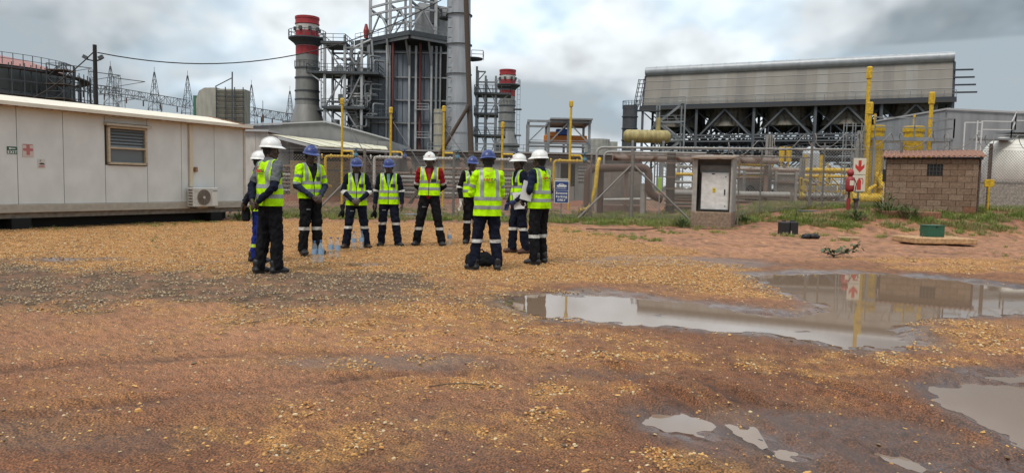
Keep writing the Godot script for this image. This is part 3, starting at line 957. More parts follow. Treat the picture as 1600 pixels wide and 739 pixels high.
func build_stacks() -> void:
	var grey := M("stack_steel", Color(0.25, 0.25, 0.24), 0.55, 0.3, "grime", Vector3(0.25, 0.07, 0.25))
	var white := M("stack_white", Color(0.56, 0.53, 0.48), 0.6, 0.0, "grime", Vector3(0.4, 0.08, 0.4))
	var red := M("stack_red", Color(0.36, 0.022, 0.028), 0.55, 0.0, "grime", Vector3(0.4, 0.1, 0.4))
	var dk := dark_steel()
	var t := thing("banded_chimney", "large steel chimney with red and white bands left of the boiler", "chimney", Vector3(-34.1, 0, -120), 0.0, "red and white banded chimneys")
	for q in [["base_flare", grey, [Vector2(2.9, 0), Vector2(2.7, 10.6), Vector2(1.95, 13.4)]], ["lower_shell", grey, [Vector2(1.95, 13.4), Vector2(1.82, 20.4), Vector2(1.82, 21.5)]], ["red_band", red, [Vector2(1.84, 21.5), Vector2(1.84, 22.9)]], ["white_shell", white, [Vector2(1.82, 22.9), Vector2(1.82, 24.2)]], ["red_band", red, [Vector2(1.84, 24.2), Vector2(1.84, 25.3)]], ["white_shell", white, [Vector2(1.82, 25.3), Vector2(1.84, 26.3)]], ["red_band", red, [Vector2(1.84, 26.3), Vector2(1.95, 26.4), Vector2(1.95, 26.55), Vector2(1.88, 26.6), Vector2(1.88, 27.2), Vector2(1.95, 27.25), Vector2(1.95, 27.6), Vector2(1.7, 27.6), Vector2(1.7, 27.0), Vector2(0, 27.0)]]]:
		put(MB.new().lathe(Vector3.ZERO, q[2], 30), q[0], q[1], t)
	put(MB.new().lathe(Vector3.ZERO, [Vector2(1.8, 22.9), Vector2(2.2, 23.4), Vector2(3.0, 24.0), Vector2(3.0, 24.2), Vector2(1.8, 24.2)], 26), "platform", dk, t)
	var b := MB.new()
	for i in 22:
		var a := TAU * i / 22.0
		var p := Vector3(cos(a) * 2.95, 24.2, sin(a) * 2.95)
		var a2 := TAU * (i + 1) / 22.0
		var p2 := Vector3(cos(a2) * 2.95, 24.2, sin(a2) * 2.95)
		b.bar(p, p + Vector3(0, 1.15, 0), 0.07)
		b.bar(p + Vector3(0, 1.15, 0), p2 + Vector3(0, 1.15, 0), 0.07)
		b.bar(p + Vector3(0, 0.6, 0), p2 + Vector3(0, 0.6, 0), 0.06)
	put(b, "handrail", dk, t)
	for y in [14.3, 15.7, 17.8, 19.4]:
		put(MB.new().lathe(Vector3(0, y, 0), [Vector2(1.8, -0.1), Vector2(2.02, -0.1), Vector2(2.02, 0.1), Vector2(1.8, 0.1)], 26), "stiffening_ring", dk, t)
	for i in 8:
		var a := TAU * i / 8.0 + 0.3
		boxp(t, "sample_port", dk, Vector3(cos(a) * 1.95, 25.6, sin(a) * 1.95), Vector3(0.45, 0.55, 0.45), Basis(Vector3.UP, -a))
	# ladder cage and half landings on the right
	b = MB.new()
	for s in [-0.3, 0.3]:
		b.bar(Vector3(2.3, 10, s), Vector3(2.3, 24, s), 0.08)
		b.bar(Vector3(3.0, 10.5, s), Vector3(3.0, 24, s), 0.06)
	for i in 24:
		b.bar(Vector3(2.3, 10.4 + i * 0.58, -0.3), Vector3(2.3, 10.4 + i * 0.58, 0.3), 0.05)
		if i % 2 == 0: b.bar(Vector3(2.3, 10.4 + i * 0.58, 0.3), Vector3(3.0, 10.4 + i * 0.58, 0.3), 0.05)
	put(b, "ladder", dk, t)
	for y in [12.6, 18.6]:
		boxp(t, "landing", dk, Vector3(2.6, y, 0.2), Vector3(1.6, 0.2, 2.0))
	b = MB.new()
	for i in 16:
		var a := TAU * i / 16.0
		b.bar(Vector3(cos(a) * 2.0, 19.5, sin(a) * 2.0), Vector3(cos(a) * 2.0, 20.5, sin(a) * 2.0), 0.06)
		var a2 := TAU * (i + 1) / 16.0
		b.bar(Vector3(cos(a) * 2.0, 20.5, sin(a) * 2.0), Vector3(cos(a2) * 2.0, 20.5, sin(a2) * 2.0), 0.06)
	put(b, "cage_ring", dk, t)
	boxp(t, "base_plinth", dk, Vector3(0, 10.2, 0), Vector3(6.2, 0.5, 6.0))
	var u := t.duplicate()
	u.name = numbered("banded_chimney", self)
	u.position = Vector3(-1.75, -0.1, -170)
	add_child(u, true)
	tag(u, "smaller looking distant steel chimney with red and white bands right of the boiler", "chimney", "red and white banded chimneys")

func build_condenser() -> void:
	# the air-cooled condenser: A0 left end, A1 right end of its long front
	var a0 := Vector3(24.6, 0, -140)
	var a1 := Vector3(70.7, 0, -118)
	var dir := (a1 - a0).normalized()
	var back := Vector3.UP.cross(dir).normalized()          # away from the camera
	if back.z > 0: back = -back
	var l := a0.distance_to(a1)
	var t := thingw("air_cooled_condenser", "huge grey air cooled condenser on dark steel trusses at the right", "condenser", a0)
	var bs := Basis(dir, Vector3.UP, -back)
	var clad := [M("condenser_cladding", Color(0.265, 0.245, 0.215), 0.7, 0.0, "grime", Vector3(0.12, 0.02, 0.12)), M("condenser_cladding_pale", Color(0.30, 0.29, 0.265), 0.7, 0.0, "grime", Vector3(0.12, 0.02, 0.12)), M("condenser_cladding_brown", Color(0.225, 0.21, 0.19), 0.7, 0.0, "grime", Vector3(0.12, 0.02, 0.12))]
	var st := steel()
	var dk := M("blue_black_steel", Color(0.04, 0.048, 0.062), 0.6, 0.2)
	var at := func(s: float, y: float, d: float) -> Vector3: return a0 + dir * s + Vector3(0, y, 0) + back * d
	# leaning wind wall of upright sheets with level girts
	var n := 30
	var w := l / n
	var lean := Basis(bs.x, (Vector3(0, 5.9, 0) + back * 1.3).normalized(), bs.x.cross((Vector3(0, 5.9, 0) + back * 1.3).normalized()))
	for i in n:
		boxp(t, "sheet", clad[[0, 0, 2, 0, 1, 0, 0, 1, 1, 0, 2, 0, 1, 0][i % 14]], at.call(w * (i + 0.5), 19.6, 0.65), Vector3(w + 0.002, 6.0, 0.16 + 0.01 * (i % 2)), lean)
	for q in [18.1, 19.7, 21.3]:
		barp(t, "girt", M("pale_girt", Color(0.50, 0.50, 0.49), 0.5, 0.2), at.call(0.0, q, (q - 16.6) * 0.22 - 0.14), at.call(l, q, (q - 16.6) * 0.22 - 0.14), 0.055)
	boxp(t, "wind_wall_backing", dk, at.call(l / 2, 19.6, 1.4), Vector3(l - 0.2, 5.6, 0.3), bs)
	# back wall and roof of the bundle
	boxp(t, "rear_wall", clad[2], at.call(l / 2, 19.6, 22.0), Vector3(l, 6.0, 0.3), bs)
	# steam duct along the top
	var duct := M("duct_grey", Color(0.36, 0.385, 0.41), 0.45, 0.2, "grime", Vector3(0.2, 0.2, 0.2))
	for i in 24:
		var s0 := l / 24.0 * i
		put(MB.new(t.position).tube(at.call(s0, 23.25, 1.4), at.call(s0 + l / 24.0 - 0.12, 23.25, 1.4), 0.86, -1, 18), "duct_section", duct, t)
		put(MB.new(t.position).tube(at.call(s0 + l / 24.0 - 0.12, 23.25, 1.4), at.call(s0 + l / 24.0, 23.25, 1.4), 0.92, -1, 18), "duct_ring", duct, t)
	# fan deck
	boxp(t, "fan_deck", dk, at.call(l / 2, 16.35, 11.0), Vector3(l + 1.0, 0.5, 23.0), bs)
	boxp(t, "deck_edge", M("rusty_edge", Color(0.05, 0.05, 0.052), 0.8), at.call(l / 2, 16.0, -0.62), Vector3(l + 1.0, 0.5, 0.2), bs)
	handrail(t, [at.call(-0.4, 16.6, -0.5), at.call(l + 0.4, 16.6, -0.5)], st)
	# fan bells: two rows of five
	var bell := M("fan_bell", Color(0.15, 0.145, 0.12), 0.6, 0.1, "rust", Vector3(0.2, 0.06, 0.2))
	for row in 2:
		for i in 5:
			var p: Vector3 = at.call(l * (i + 0.5) / 5.0, 0.0, 5.2 + 10.5 * row)
			put(MB.new(t.position).lathe(p + Vector3(0, 12.6, 0), [Vector2(4.2, 0.3), Vector2(4.5, 0), Vector2(4.5, 0.15), Vector2(3.9, 1.4), Vector2(3.5, 2.4), Vector2(3.5, 3.5), Vector2(3.35, 3.5), Vector2(3.35, 2.4), Vector2(4.2, 0.3)], 26), "fan_bell", bell, t)
			put(MB.new(t.position).lathe(p + Vector3(0, 13.6, 0), [Vector2(0, 0), Vector2(0.6, 0.1), Vector2(0.6, 0.9), Vector2(0, 1.0)], 10), "fan_hub", dk, t)
	# trusses
	for row in [0.0, 7.5, 15.0, 21.5]:
		for i in 11:
			var s := l * i / 10.0
			if i % 2 == 0:
				barp(t, "column", M("truss_grey", Color(0.10, 0.108, 0.12), 0.6, 0.15) if row == 0 else dk, at.call(s, 0.0, row), at.call(s, 16.1, row), 0.42)
			if i < 10:
				var s1 := l * (i + 1) / 10.0
				var m2: Material = M("truss_grey", Color(0.10, 0.108, 0.12), 0.6, 0.15) if row == 0.0 else dk
				if i % 2 == 0:
					barp(t, "brace", m2, at.call(s, 10.2, row + 0.2), at.call(s1, 15.6, row + 0.2), 0.3)
				else:
					barp(t, "brace", m2, at.call(s, 15.6, row + 0.2), at.call(s1, 10.2, row + 0.2), 0.3)
				barp(t, "brace", dk, at.call(s, 10.0, row + 0.5), at.call(s1, 5.0, row + 0.5), 0.22)
				barp(t, "brace", dk, at.call(s, 5.0, row + 0.8), at.call(s1, 10.0, row + 0.8), 0.22)
			if i < 10:
				var s2 := l * (i + 1) / 10.0
				barp(t, "brace", dk, at.call(s, 15.4, row + 1.2), at.call(s2, 10.8, row + 1.2), 0.2)
				barp(t, "brace", dk, at.call(s, 10.8, row + 1.6), at.call(s2, 15.4, row + 1.6), 0.2)
				barp(t, "hanger", dk, at.call((s + s2) / 2, 7.0, row + 0.4), at.call((s + s2) / 2, 13.0, row + 0.4), 0.16)
		for y in [7.0, 8.3, 9.8, 10.4, 10.9]:
			barp(t, "chord", dk if row > 0 else M("truss_grey"), at.call(0.0, y, row), at.call(l, y, row), 0.28)
	for i in 21:
		var s := l * i / 20.0
		barp(t, "tie", dk, at.call(s, 10.0, 0.2), at.call(s + 1.2, 13.0, 7.4), 0.2)
		barp(t, "tie", dk, at.call(s, 13.6, 7.7), at.call(s - 1.4, 9.4, 14.8), 0.2)
		barp(t, "tie", dk, at.call(s, 9.0, 14.9), at.call(s + 1.6, 13.4, 21.3), 0.2)
	# end frames
	for e in [0.0, l]:
		barp(t, "end_post", dk, at.call(e, 16.4, 0.0), at.call(e, 22.4, 1.3), 0.35)
		barp(t, "end_post", dk, at.call(e, 16.4, 8.0), at.call(e, 22.6, 2.0), 0.35)
	for y in [17.4, 18.6, 19.8, 21.0]:
		barp(t, "end_arm", dk, at.call(l, y, 0.5), at.call(l + 3.4 - (y - 17.4) * 0.2, y, 0.9), 0.25)
	b_stair(at.call(3.6, 0, -3.4), dir, 16.3)
	# left-end frame with small cage
	var g := thingw("ladder_cage", "narrow dark ladder cage at the left end of the condenser wall", "ladder", at.call(-1.2, 16.6, 0.0))
	var lb := MB.new(g.position)
	for s in [-0.5, 0.5]:
		for d in [-0.5, 0.5]:
			lb.bar(at.call(-1.2 + s, 16.4, d), at.call(-0.6 + s, 21.8, d + 1.0), 0.14)
	for k in 7:
		lb.bar(at.call(-1.8 + 0.1 * k, 16.9 + 0.8 * k, 0.15 * k), at.call(-0.5 + 0.1 * k, 16.9 + 0.8 * k, 0.15 * k), 0.12)
	put(lb, "cage", dk, g)

func b_stair(p: Vector3, dir: Vector3, h: float) -> void:
	var t := thingw("stair_tower", "grey steel stair tower standing in front of the condenser's left fans", "stair tower", p)
	var st := steel()
	var z := Vector3(0, 0, 1) * 2.6
	for s in [0.0, 4.6]:
		for d in [0.0, 1.0]:
			barp(t, "column", st, p + dir * s + z * d, p + dir * s + z * d + Vector3(0, h, 0), 0.24)
	var k := 5
	for i in k:
		var y0 := h - 3.3 * (i + 1)
		var y1 := h - 3.3 * i
		var left := i % 2 == 0
		for d in [0.1, 0.9]:
			barp(t, "stair_stringer", st, p + dir * (0.2 if left else 4.4) + z * d + Vector3(0, y0, 0), p + dir * (4.4 if left else 0.2) + z * d + Vector3(0, y1, 0), 0.18, 0.3)
		barp(t, "beam", st, p + z + Vector3(0, y1, 0), p + dir * 4.6 + z + Vector3(0, y1, 0), 0.22)
		barp(t, "beam", st, p + Vector3(0, y1, 0), p + dir * 4.6 + Vector3(0, y1, 0), 0.2)
		handrail(t, [p + z + Vector3(0, y1, 0), p + dir * 4.6 + z + Vector3(0, y1, 0)], st)

func lattice(b: MB, a0: Vector3, a1: Vector3, w0: float, w1: float, n: int, r: float) -> void:     # a square lattice mast or beam
	var f := b.frame(a0, a1)
	var cs := [[-1, -1], [1, -1], [1, 1], [-1, 1]]
	for c in cs:
		b.bar(a0 + (f.x * c[0] + f.z * c[1]) * w0 * 0.5, a1 + (f.x * c[0] + f.z * c[1]) * w1 * 0.5, r)
	for i in n:
		var p0 := a0.lerp(a1, float(i) / n)
		var p1 := a0.lerp(a1, float(i + 1) / n)
		var q0 := lerpf(w0, w1, float(i) / n) * 0.5
		var q1 := lerpf(w0, w1, float(i + 1) / n) * 0.5
		for k in 4:
			var u: Vector3 = f.x * cs[k][0] + f.z * cs[k][1]
			var v: Vector3 = f.x * cs[(k + 1) % 4][0] + f.z * cs[(k + 1) % 4][1]
			if (i + k) % 2: b.bar(p0 + u * q0, p1 + v * q1, r * 0.7)
			else: b.bar(p0 + v * q0, p1 + u * q1, r * 0.7)
			b.bar(p1 + u * q1, p1 + v * q1, r * 0.7)

func build_switchyard() -> void:
	var m := M("weathered_lattice", Color(0.10, 0.105, 0.11), 0.6, 0.3)
	var spots := [[-83.0, 23.0, "lattice gantry mast at the left end of the long truss beam"], [-74.0, 22.0, "lattice gantry mast at the middle of the long truss beam"], [-67.2, 21.4, "lattice gantry mast just left of the pale ribbed cooling box"], [-54.1, 19.8, "lattice gantry mast just right of the pale ribbed cooling box"], [-46.2, 18.7, "lattice gantry mast just left of the large banded chimney"]]
	for q in spots:
		var t := thingw("gantry_mast", q[2], "lattice mast", Vector3(q[0], 0, -150), "lattice gantry masts of the switchyard")
		var b := MB.new(t.position)
		lattice(b, Vector3(q[0], 0, -150), Vector3(q[0], q[1] - 7.0, -150), 2.0, 1.9, 6, 0.08)
		put(b, "mast", m, t, "stuff")
		b = MB.new(t.position)
		lattice(b, Vector3(q[0], q[1] - 7.0, -150), Vector3(q[0], q[1] + 0.6, -150), 1.9, 0.15, 5, 0.07)
		b.bar(Vector3(q[0], q[1], -150), Vector3(q[0], q[1] + 1.6, -150), 0.06)
		put(b, "peak", m, t, "stuff")
	for q in [[-83.0, 19.4, -67.2, 17.0, "long lattice truss beam across three gantry masts"], [-54.1, 15.8, -44.0, 14.3, "short lattice truss beam between the cooling box and the banded chimney"], [-92.8, 20.4, -83.0, 19.4, "lattice truss beam running left from the tallest gantry mast"]]:
		var t := thingw("truss_beam", q[4], "truss beam", Vector3(q[0], q[1], -150), "lattice truss beams of the switchyard")
		var b := MB.new(t.position)
		lattice(b, Vector3(q[0], q[1] - 0.8, -150.0), Vector3(q[2], q[3] - 0.8, -150.0), 1.6, 1.6, 12, 0.085)
		put(b, "truss", m, t, "stuff")
		b = MB.new(t.position)
		for i in 4:
			var p := Vector3(q[0], q[1] - 1.7, -150).lerp(Vector3(q[2], q[3] - 1.7, -150), 0.2 + i * 0.22)
			b.tube(p, p - Vector3(0, 1.1, 0), 0.14, -1, 6)
		put(b, "insulator", M("brown_porcelain", Color(0.10, 0.05, 0.03), 0.3), t)
	for q in [[-92.8, 24.1, 150.0, "lattice pylon nearest the dark storage tank"], [-89.1, 23.3, 154.0, "lattice pylon just right of the one beside the tank"], [-86.0, 22.6, 158.0, "lattice pylon standing third from the dark tank behind the wooden pole"]]:
		var t := thingw("pylon", q[3], "pylon", Vector3(q[0], 0, -q[2]), "lattice pylons beside the tank")
		var b := MB.new(t.position)
		lattice(b, Vector3(q[0], 0, -q[2]), Vector3(q[0], q[1], -q[2]), 1.8, 1.0, 10, 0.065)
		put(b, "mast", m, t, "stuff")
		for y in [q[1] - 0.3, q[1] - 3.6, q[1] - 7.0]:
			barp(t, "cross_arm", m, Vector3(q[0] - 0.6, y, -q[2]), Vector3(q[0] + 6.0, y - 0.7, -q[2]), 0.16)
			barp(t, "stay", m, Vector3(q[0], y - 1.8, -q[2]), Vector3(q[0] + 6.0, y - 0.7, -q[2]), 0.1)
	for i in 5:
		var x := [-78.0, -70.6, -63.4, -50.4, -57.0][i] as float
		var t := thingw("lightning_rod", ["thin rod mast below the truss beam's left bay", "thin rod mast below the truss beam's right bay", "thin rod mast beside the cooling box's left edge", "thin rod mast right of the cooling box", "thin rod mast behind the cooling box"][i], "rod mast", Vector3(x, 0, -146), "thin rod masts of the switchyard")
		put(MB.new(t.position).tube(Vector3(x, 0, -146), Vector3(x, 16.8, -146), 0.1, 0.06, 6), "rod", m, t)
		put(MB.new(t.position).tube(Vector3(x, 12.6, -146), Vector3(x, 14.0, -146), 0.22, -1, 8), "insulator", M("brown_porcelain"), t)

func build_tank() -> void:
	var c := Vector3(-55.6, 0, -76)
	var t := thingw("storage_tank", "dark round storage tank with a dull red domed roof", "tank", c)
	var wall := M("tank_wall", Color(0.075, 0.082, 0.08), 0.55, 0.1, "blotch", Vector3(0.1, 0.04, 0.1))
	for i in 5:
		put(MB.new(t.position).lathe(c, [Vector2(8.3, i * 2.35), Vector2(8.3, i * 2.35 + 2.28), Vector2(8.26, i * 2.35 + 2.35)], 48, Basis.IDENTITY, true), "shell_ring", wall, t)
	put(MB.new(t.position).lathe(c, [Vector2(8.45, 11.75), Vector2(8.3, 11.8), Vector2(5.0, 12.9), Vector2(2.0, 13.5), Vector2(0, 13.65)], 48, Basis.IDENTITY, true), "roof", M("tank_roof", Color(0.34, 0.15, 0.13), 0.7, 0.0, "grime", Vector3.ONE * 0.2), t)
	var dk := dark_steel()
	var b := MB.new(t.position)
	for i in 60:
		var a := TAU * i / 60.0
		var e := TAU * (i + 1) / 60.0
		var p := c + Vector3(cos(a) * 8.5, 0, sin(a) * 8.5)
		var q := c + Vector3(cos(e) * 8.5, 0, sin(e) * 8.5)
		b.bar(p + Vector3(0, 11.8, 0), p + Vector3(0, 12.9, 0), 0.05)
		for y in [12.35, 12.9]: b.bar(p + Vector3(0, y, 0), q + Vector3(0, y, 0), 0.045)
	put(b, "handrail", dk, t)
	var s := thingw("scaffold", "dark tube scaffold wrapped round the storage tank", "scaffold", c + Vector3(8.0, 0, 4.0))
	b = MB.new(s.position)
	for i in 36:
		var a := -0.5 + TAU * 0.62 * i / 36.0
		var e := -0.5 + TAU * 0.62 * (i + 1) / 36.0
		for r in [9.0, 9.9]:
			var p := c + Vector3(cos(a) * r, 0, sin(a) * r)
			var q := c + Vector3(cos(e) * r, 0, sin(e) * r)
			b.bar(p, p + Vector3(0, 11.9, 0), 0.07)
			for y in [7.4, 8.9, 10.2, 11.4]: b.bar(p + Vector3(0, y, 0), q + Vector3(0, y, 0), 0.07)
	put(b, "tubes", dk, s, "stuff")
	for y in [8.8, 11.3]:
		put(MB.new(s.position).lathe(c + Vector3(0, y, 0), [Vector2(9.0, 0), Vector2(9.9, 0), Vector2(9.9, 0.08), Vector2(9.0, 0.08)], 60), "board_ring", M("scaffold_boards", Color(0.09, 0.075, 0.06), 0.9), s)
	var w := thingw("scaffold_tower", "narrow dark scaffold stair tower at the right of the tank", "scaffold", c + Vector3(10.2, 0, 3.0))
	b = MB.new(w.position)
	lattice(b, w.position, w.position + Vector3(0, 12.2, 0), 1.7, 1.7, 9, 0.07)
	put(b, "tubes", dk, w, "stuff")
	for i in 7:
		boxp(w, "board", M("scaffold_boards"), w.position + Vector3(0, 3.2 + i * 1.4, 0), Vector3(2.0, 0.08, 1.9))

func build_far_buildings() -> void:
	# the pale ribbed cooling box
	var t := thingw("cooling_box", "pale ribbed air intake box with a green edge above the cabin roof", "air intake", Vector3(-38.2, 0, -97))
	var pale := M("pale_cladding", Color(0.40, 0.39, 0.34), 0.7, 0.0, "grime", Vector3(0.4, 0.08, 0.4))
	var dk := dark_steel()
	var out := PackedVector2Array([Vector2(-41.4, 0), Vector2(-38.8, 0), Vector2(-38.8, 12.95), Vector2(-40.4, 12.9), Vector2(-41.1, 12.5), Vector2(-41.5, 11.4)])
	put(MB.new(t.position).poly(out, 6.0, Transform3D(Basis.IDENTITY, Vector3(0, 0, -95))), "rounded_end", pale, t)
	boxp(t, "green_edge", M("green_paint", Color(0.05, 0.16, 0.10), 0.6), Vector3(-41.75, 9.6, -96.5), Vector3(0.4, 4.6, 2.6))
	boxp(t, "body", M("louvre_cladding", Color(0.30, 0.295, 0.245), 0.75, 0.0, "grime", Vector3(0.4, 0.1, 0.4)), Vector3(-36.95, 6.4, -96.0), Vector3(3.6, 12.8, 1.9))
	for i in 9:
		boxp(t, "slat", M("louvre_cladding"), Vector3(-36.95, 8.3 + i * 0.52, -94.95), Vector3(3.5, 0.4, 0.22), Basis(Vector3.RIGHT, 0.35))
	for x in [-38.7, -37.5, -36.3, -35.2]:
		boxp(t, "rib", dk, Vector3(x, 6.5, -94.6), Vector3(0.10, 13.0, 0.10))
	for y in [9.0, 10.4, 11.8]:
		boxp(t, "rail", dk, Vector3(-36.95, y, -94.5), Vector3(3.6, 0.08, 0.08))
	put(MB.new(t.position).tube(Vector3(-36.3, 8, -93.6), Vector3(-36.2, 14.8, -93.6), 0.09, -1, 6), "mast", dk, t)
	barp(t, "jib", dk, Vector3(-38.4, 12.9, -93.6), Vector3(-36.3, 14.0, -93.6), 0.1)
	# big grey shed to the right
	t = thingw("grey_shed", "large plain grey shed with a shallow gable behind the yellow vessels", "shed", Vector3(44, 0, -70))
	var sheet := M("shed_sheet", Color(0.29, 0.305, 0.32), 0.6, 0.1, "grime", Vector3(0.2, 0.04, 0.2))
	var prof := PackedVector2Array([Vector2(41.6, 0), Vector2(66, 0), Vector2(66, 8.5), Vector2(41.6, 9.2)])
	put(MB.new(t.position).poly(prof, 13.6, Transform3D(Basis.IDENTITY, Vector3(0, 0, -70.3))), "body", sheet, t)
	for i in 16:
		var x := 42.36 + i * 1.5
		var h := lerpf(9.2, 8.5, (x - 41.6) / 24.4)
		boxp(t, "cladding_sheet", sheet, Vector3(x, h / 2 - 0.1, -70.22), Vector3(1.492, h - 0.25, 0.10))
	for i in 9:
		boxp(t, "cladding_sheet", sheet, Vector3(41.56, 4.5, -71.1 - i * 1.5), Vector3(0.10, 8.95, 1.492))
	var ed := MB.new(t.position)
	ed.bar(Vector3(41.45, 9.26, -70.1), Vector3(66, 8.56, -70.1), 0.16)
	ed.bar(Vector3(41.5, 9.25, -70.2), Vector3(41.5, 9.25, -84), 0.16)
	put(ed, "roof_edge", M("shed_trim", Color(0.38, 0.39, 0.40), 0.6), t)
	# open steel frame with orange machinery
	t = thingw("steel_frame", "open grey steel frame with a flat roof right of the small banded chimney", "steel frame", Vector3(3.6, 0, -61))
	var st := steel()
	for x in [1.15, 2.8, 4.4, 6.1]:
		for z in [-59.0, -64.0]:
			boxp(t, "column", st, Vector3(x, 3.15, z), Vector3(0.2, 6.3, 0.2))
		boxp(t, "roof_beam", st, Vector3(x, 6.35, -61.5), Vector3(0.16, 0.22, 5.6))
	for y in [6.35, 4.6]:
		for z in [-58.86, -64.14]:
			boxp(t, "beam", st, Vector3(3.65, y, z), Vector3(5.2, 0.2, 0.08))
	boxp(t, "roof_sheet", st, Vector3(4.6, 6.55, -61.5), Vector3(3.4, 0.12, 6.2))
	barp(t, "brace", st, Vector3(1.2, 4.7, -58.8), Vector3(2.7, 6.2, -58.8), 0.1)
	barp(t, "brace", st, Vector3(2.9, 4.7, -58.8), Vector3(4.3, 6.2, -58.8), 0.1)
	barp(t, "brace", st, Vector3(4.5, 6.2, -58.8), Vector3(6.0, 4.7, -58.8), 0.1)
	handrail(t, [Vector3(1.1, 3.9, -58.6), Vector3(6.2, 3.9, -58.6)], st, 0.9, 0.05)
	var o := thingw("overhead_crane", "orange crane girder with a blue hoist inside the steel frame", "crane", Vector3(4.2, 4.8, -61))
	put(MB.new(o.position).bevel(Vector3(4.3, 5.1, -61), Vector3(3.6, 0.55, 0.7), 0.05), "girder", M("orange_paint", Color(0.50, 0.17, 0.02), 0.5), o)
	put(MB.new(o.position).bevel(Vector3(3.2, 5.45, -60.9), Vector3(0.9, 0.4, 0.8), 0.05), "end_carriage", M("orange_paint"), o)
	put(MB.new(o.position).bevel(Vector3(4.1, 5.65, -61.0), Vector3(1.2, 0.5, 0.8), 0.05), "hoist", M("blue_paint", Color(0.03, 0.09, 0.36), 0.5), o)
	# pale tank house right of the frame
	t = thingw("pale_tank", "small pale ribbed tank just right of the open steel frame", "tank", Vector3(8.4, 0, -75))
	put(MB.new(t.position).tube(Vector3(8.6, 0, -75), Vector3(8.6, 6.0, -75), 1.25, -1, 20), "shell", M("pale_tank", Color(0.34, 0.36, 0.33), 0.6, 0.0, "grime", Vector3.ONE * 0.4), t)
	boxp(t, "annexe", M("pale_tank"), Vector3(10.1, 2.9, -75.6), Vector3(1.2, 5.8, 1.2))
	for i in 9:
		var a := TAU * (0.5 + i / 16.0)
		boxp(t, "rib", M("pale_tank"), Vector3(8.6 - cos(a) * 1.27, 3.0, -75 - sin(a) * 1.27), Vector3(0.05, 6.0, 0.05))
	# dark mesh silo and the stained yellow tank left of the condenser
	t = thingw("mesh_silo", "dark round open topped stair silo at the left end of the condenser", "silo", Vector3(19.8, 0, -125))
	put(MB.new(t.position).lathe(Vector3(19.8, 0, -125), [Vector2(1.25, 0), Vector2(1.25, 15.0), Vector2(1.15, 15.0), Vector2(1.15, 12)], 22), "shell", M("silo_dark", Color(0.07, 0.075, 0.085), 0.7, 0.1, "grime", Vector3.ONE * 0.3), t)
	var rb := MB.new(t.position)
	for i in 16:
		var a := TAU * i / 16.0
		var e := TAU * (i + 1) / 16.0
		rb.bar(t.position + Vector3(cos(a) * 1.3, 14.4, sin(a) * 1.3), t.position + Vector3(cos(a) * 1.3, 15.7, sin(a) * 1.3), 0.06)
		rb.bar(t.position + Vector3(cos(a) * 1.3, 15.7, sin(a) * 1.3), t.position + Vector3(cos(e) * 1.3, 15.7, sin(e) * 1.3), 0.07)
	put(rb, "cage", dk, t)
	for y in [9.0, 11.0, 13.0]:
		put(MB.new(t.position).tube(Vector3(19.8, y, -125), Vector3(19.8, y + 0.16, -125), 1.4, -1, 20), "ring", dk, t)
	for q in [[21.4, 15.2, 3.2], [22.3, 10.9, 3.0]]:
		boxp(t, "walkway", dk, Vector3(q[0] + 1.0, q[1] - 1.0, -125.5), Vector3(q[2] + 2.0, 0.2, 1.4))
	t = thingw("yellow_drum", "long stained yellow drum on steel legs left of the condenser", "drum", Vector3(17.4, 0, -95))
	var yl := M("stained_yellow", Color(0.42, 0.345, 0.14), 0.6, 0.0, "blotch", Vector3(0.3, 0.1, 0.3))
	put(MB.new(t.position).lathe(Vector3(14.3, 7.75, -95), [Vector2(0, 0), Vector2(0.55, 0.05), Vector2(0.82, 0.35), Vector2(0.85, 0.5), Vector2(0.85, 5.6), Vector2(0.82, 5.75), Vector2(0.55, 6.05), Vector2(0, 6.1)], 20, Basis(Vector3(0, -1, 0), Vector3(1, 0, 0), Vector3(0, 0, 1)), true), "shell", yl, t)
	put(MB.new(t.position).tube(Vector3(18.8, 8.4, -95), Vector3(18.8, 10.2, -95), 0.28, -1, 12), "stub", yl, t)
	for k in 5: put(MB.new(t.position).tube(Vector3(15.1 + k * 1.1, 7.75, -95), Vector3(15.17 + k * 1.1, 7.75, -95), 0.89, -1, 20), "band", yl, t)
	for x in [15.4, 19.4]:
		for z in [-95.6, -94.4]: boxp(t, "leg", st, Vector3(x, 3.5, z), Vector3(0.25, 7.0, 0.25))
		boxp(t, "saddle", st, Vector3(x, 7.0, -95), Vector3(0.3, 0.35, 1.5))
	# trees seen low beneath the condenser and on the horizon
	rng.seed = 61
	var tr := [[58.0, -170.0, 7.5, "dark green tree seen under the condenser's middle fans"], [67.0, -178.0, 8.0, "dark green tree seen under the condenser left of the yellow masts"], [49.0, -182.0, 6.5, "dark green tree seen under the condenser's left fans"], [95.0, -176.0, 9.5, "dark green tree behind the white tank at the far right"], [22.0, -230.0, 7.0, "dark green tree low on the horizon left of the condenser"], [5.0, -240.0, 6.5, "dark green tree low on the horizon behind the grey enclosure"], [104.0, -168.0, 8.5, "dark green tree rightmost on the horizon"]]
	for q in tr: far_tree(Vector3(q[0], 0, q[1]), q[2], q[3])

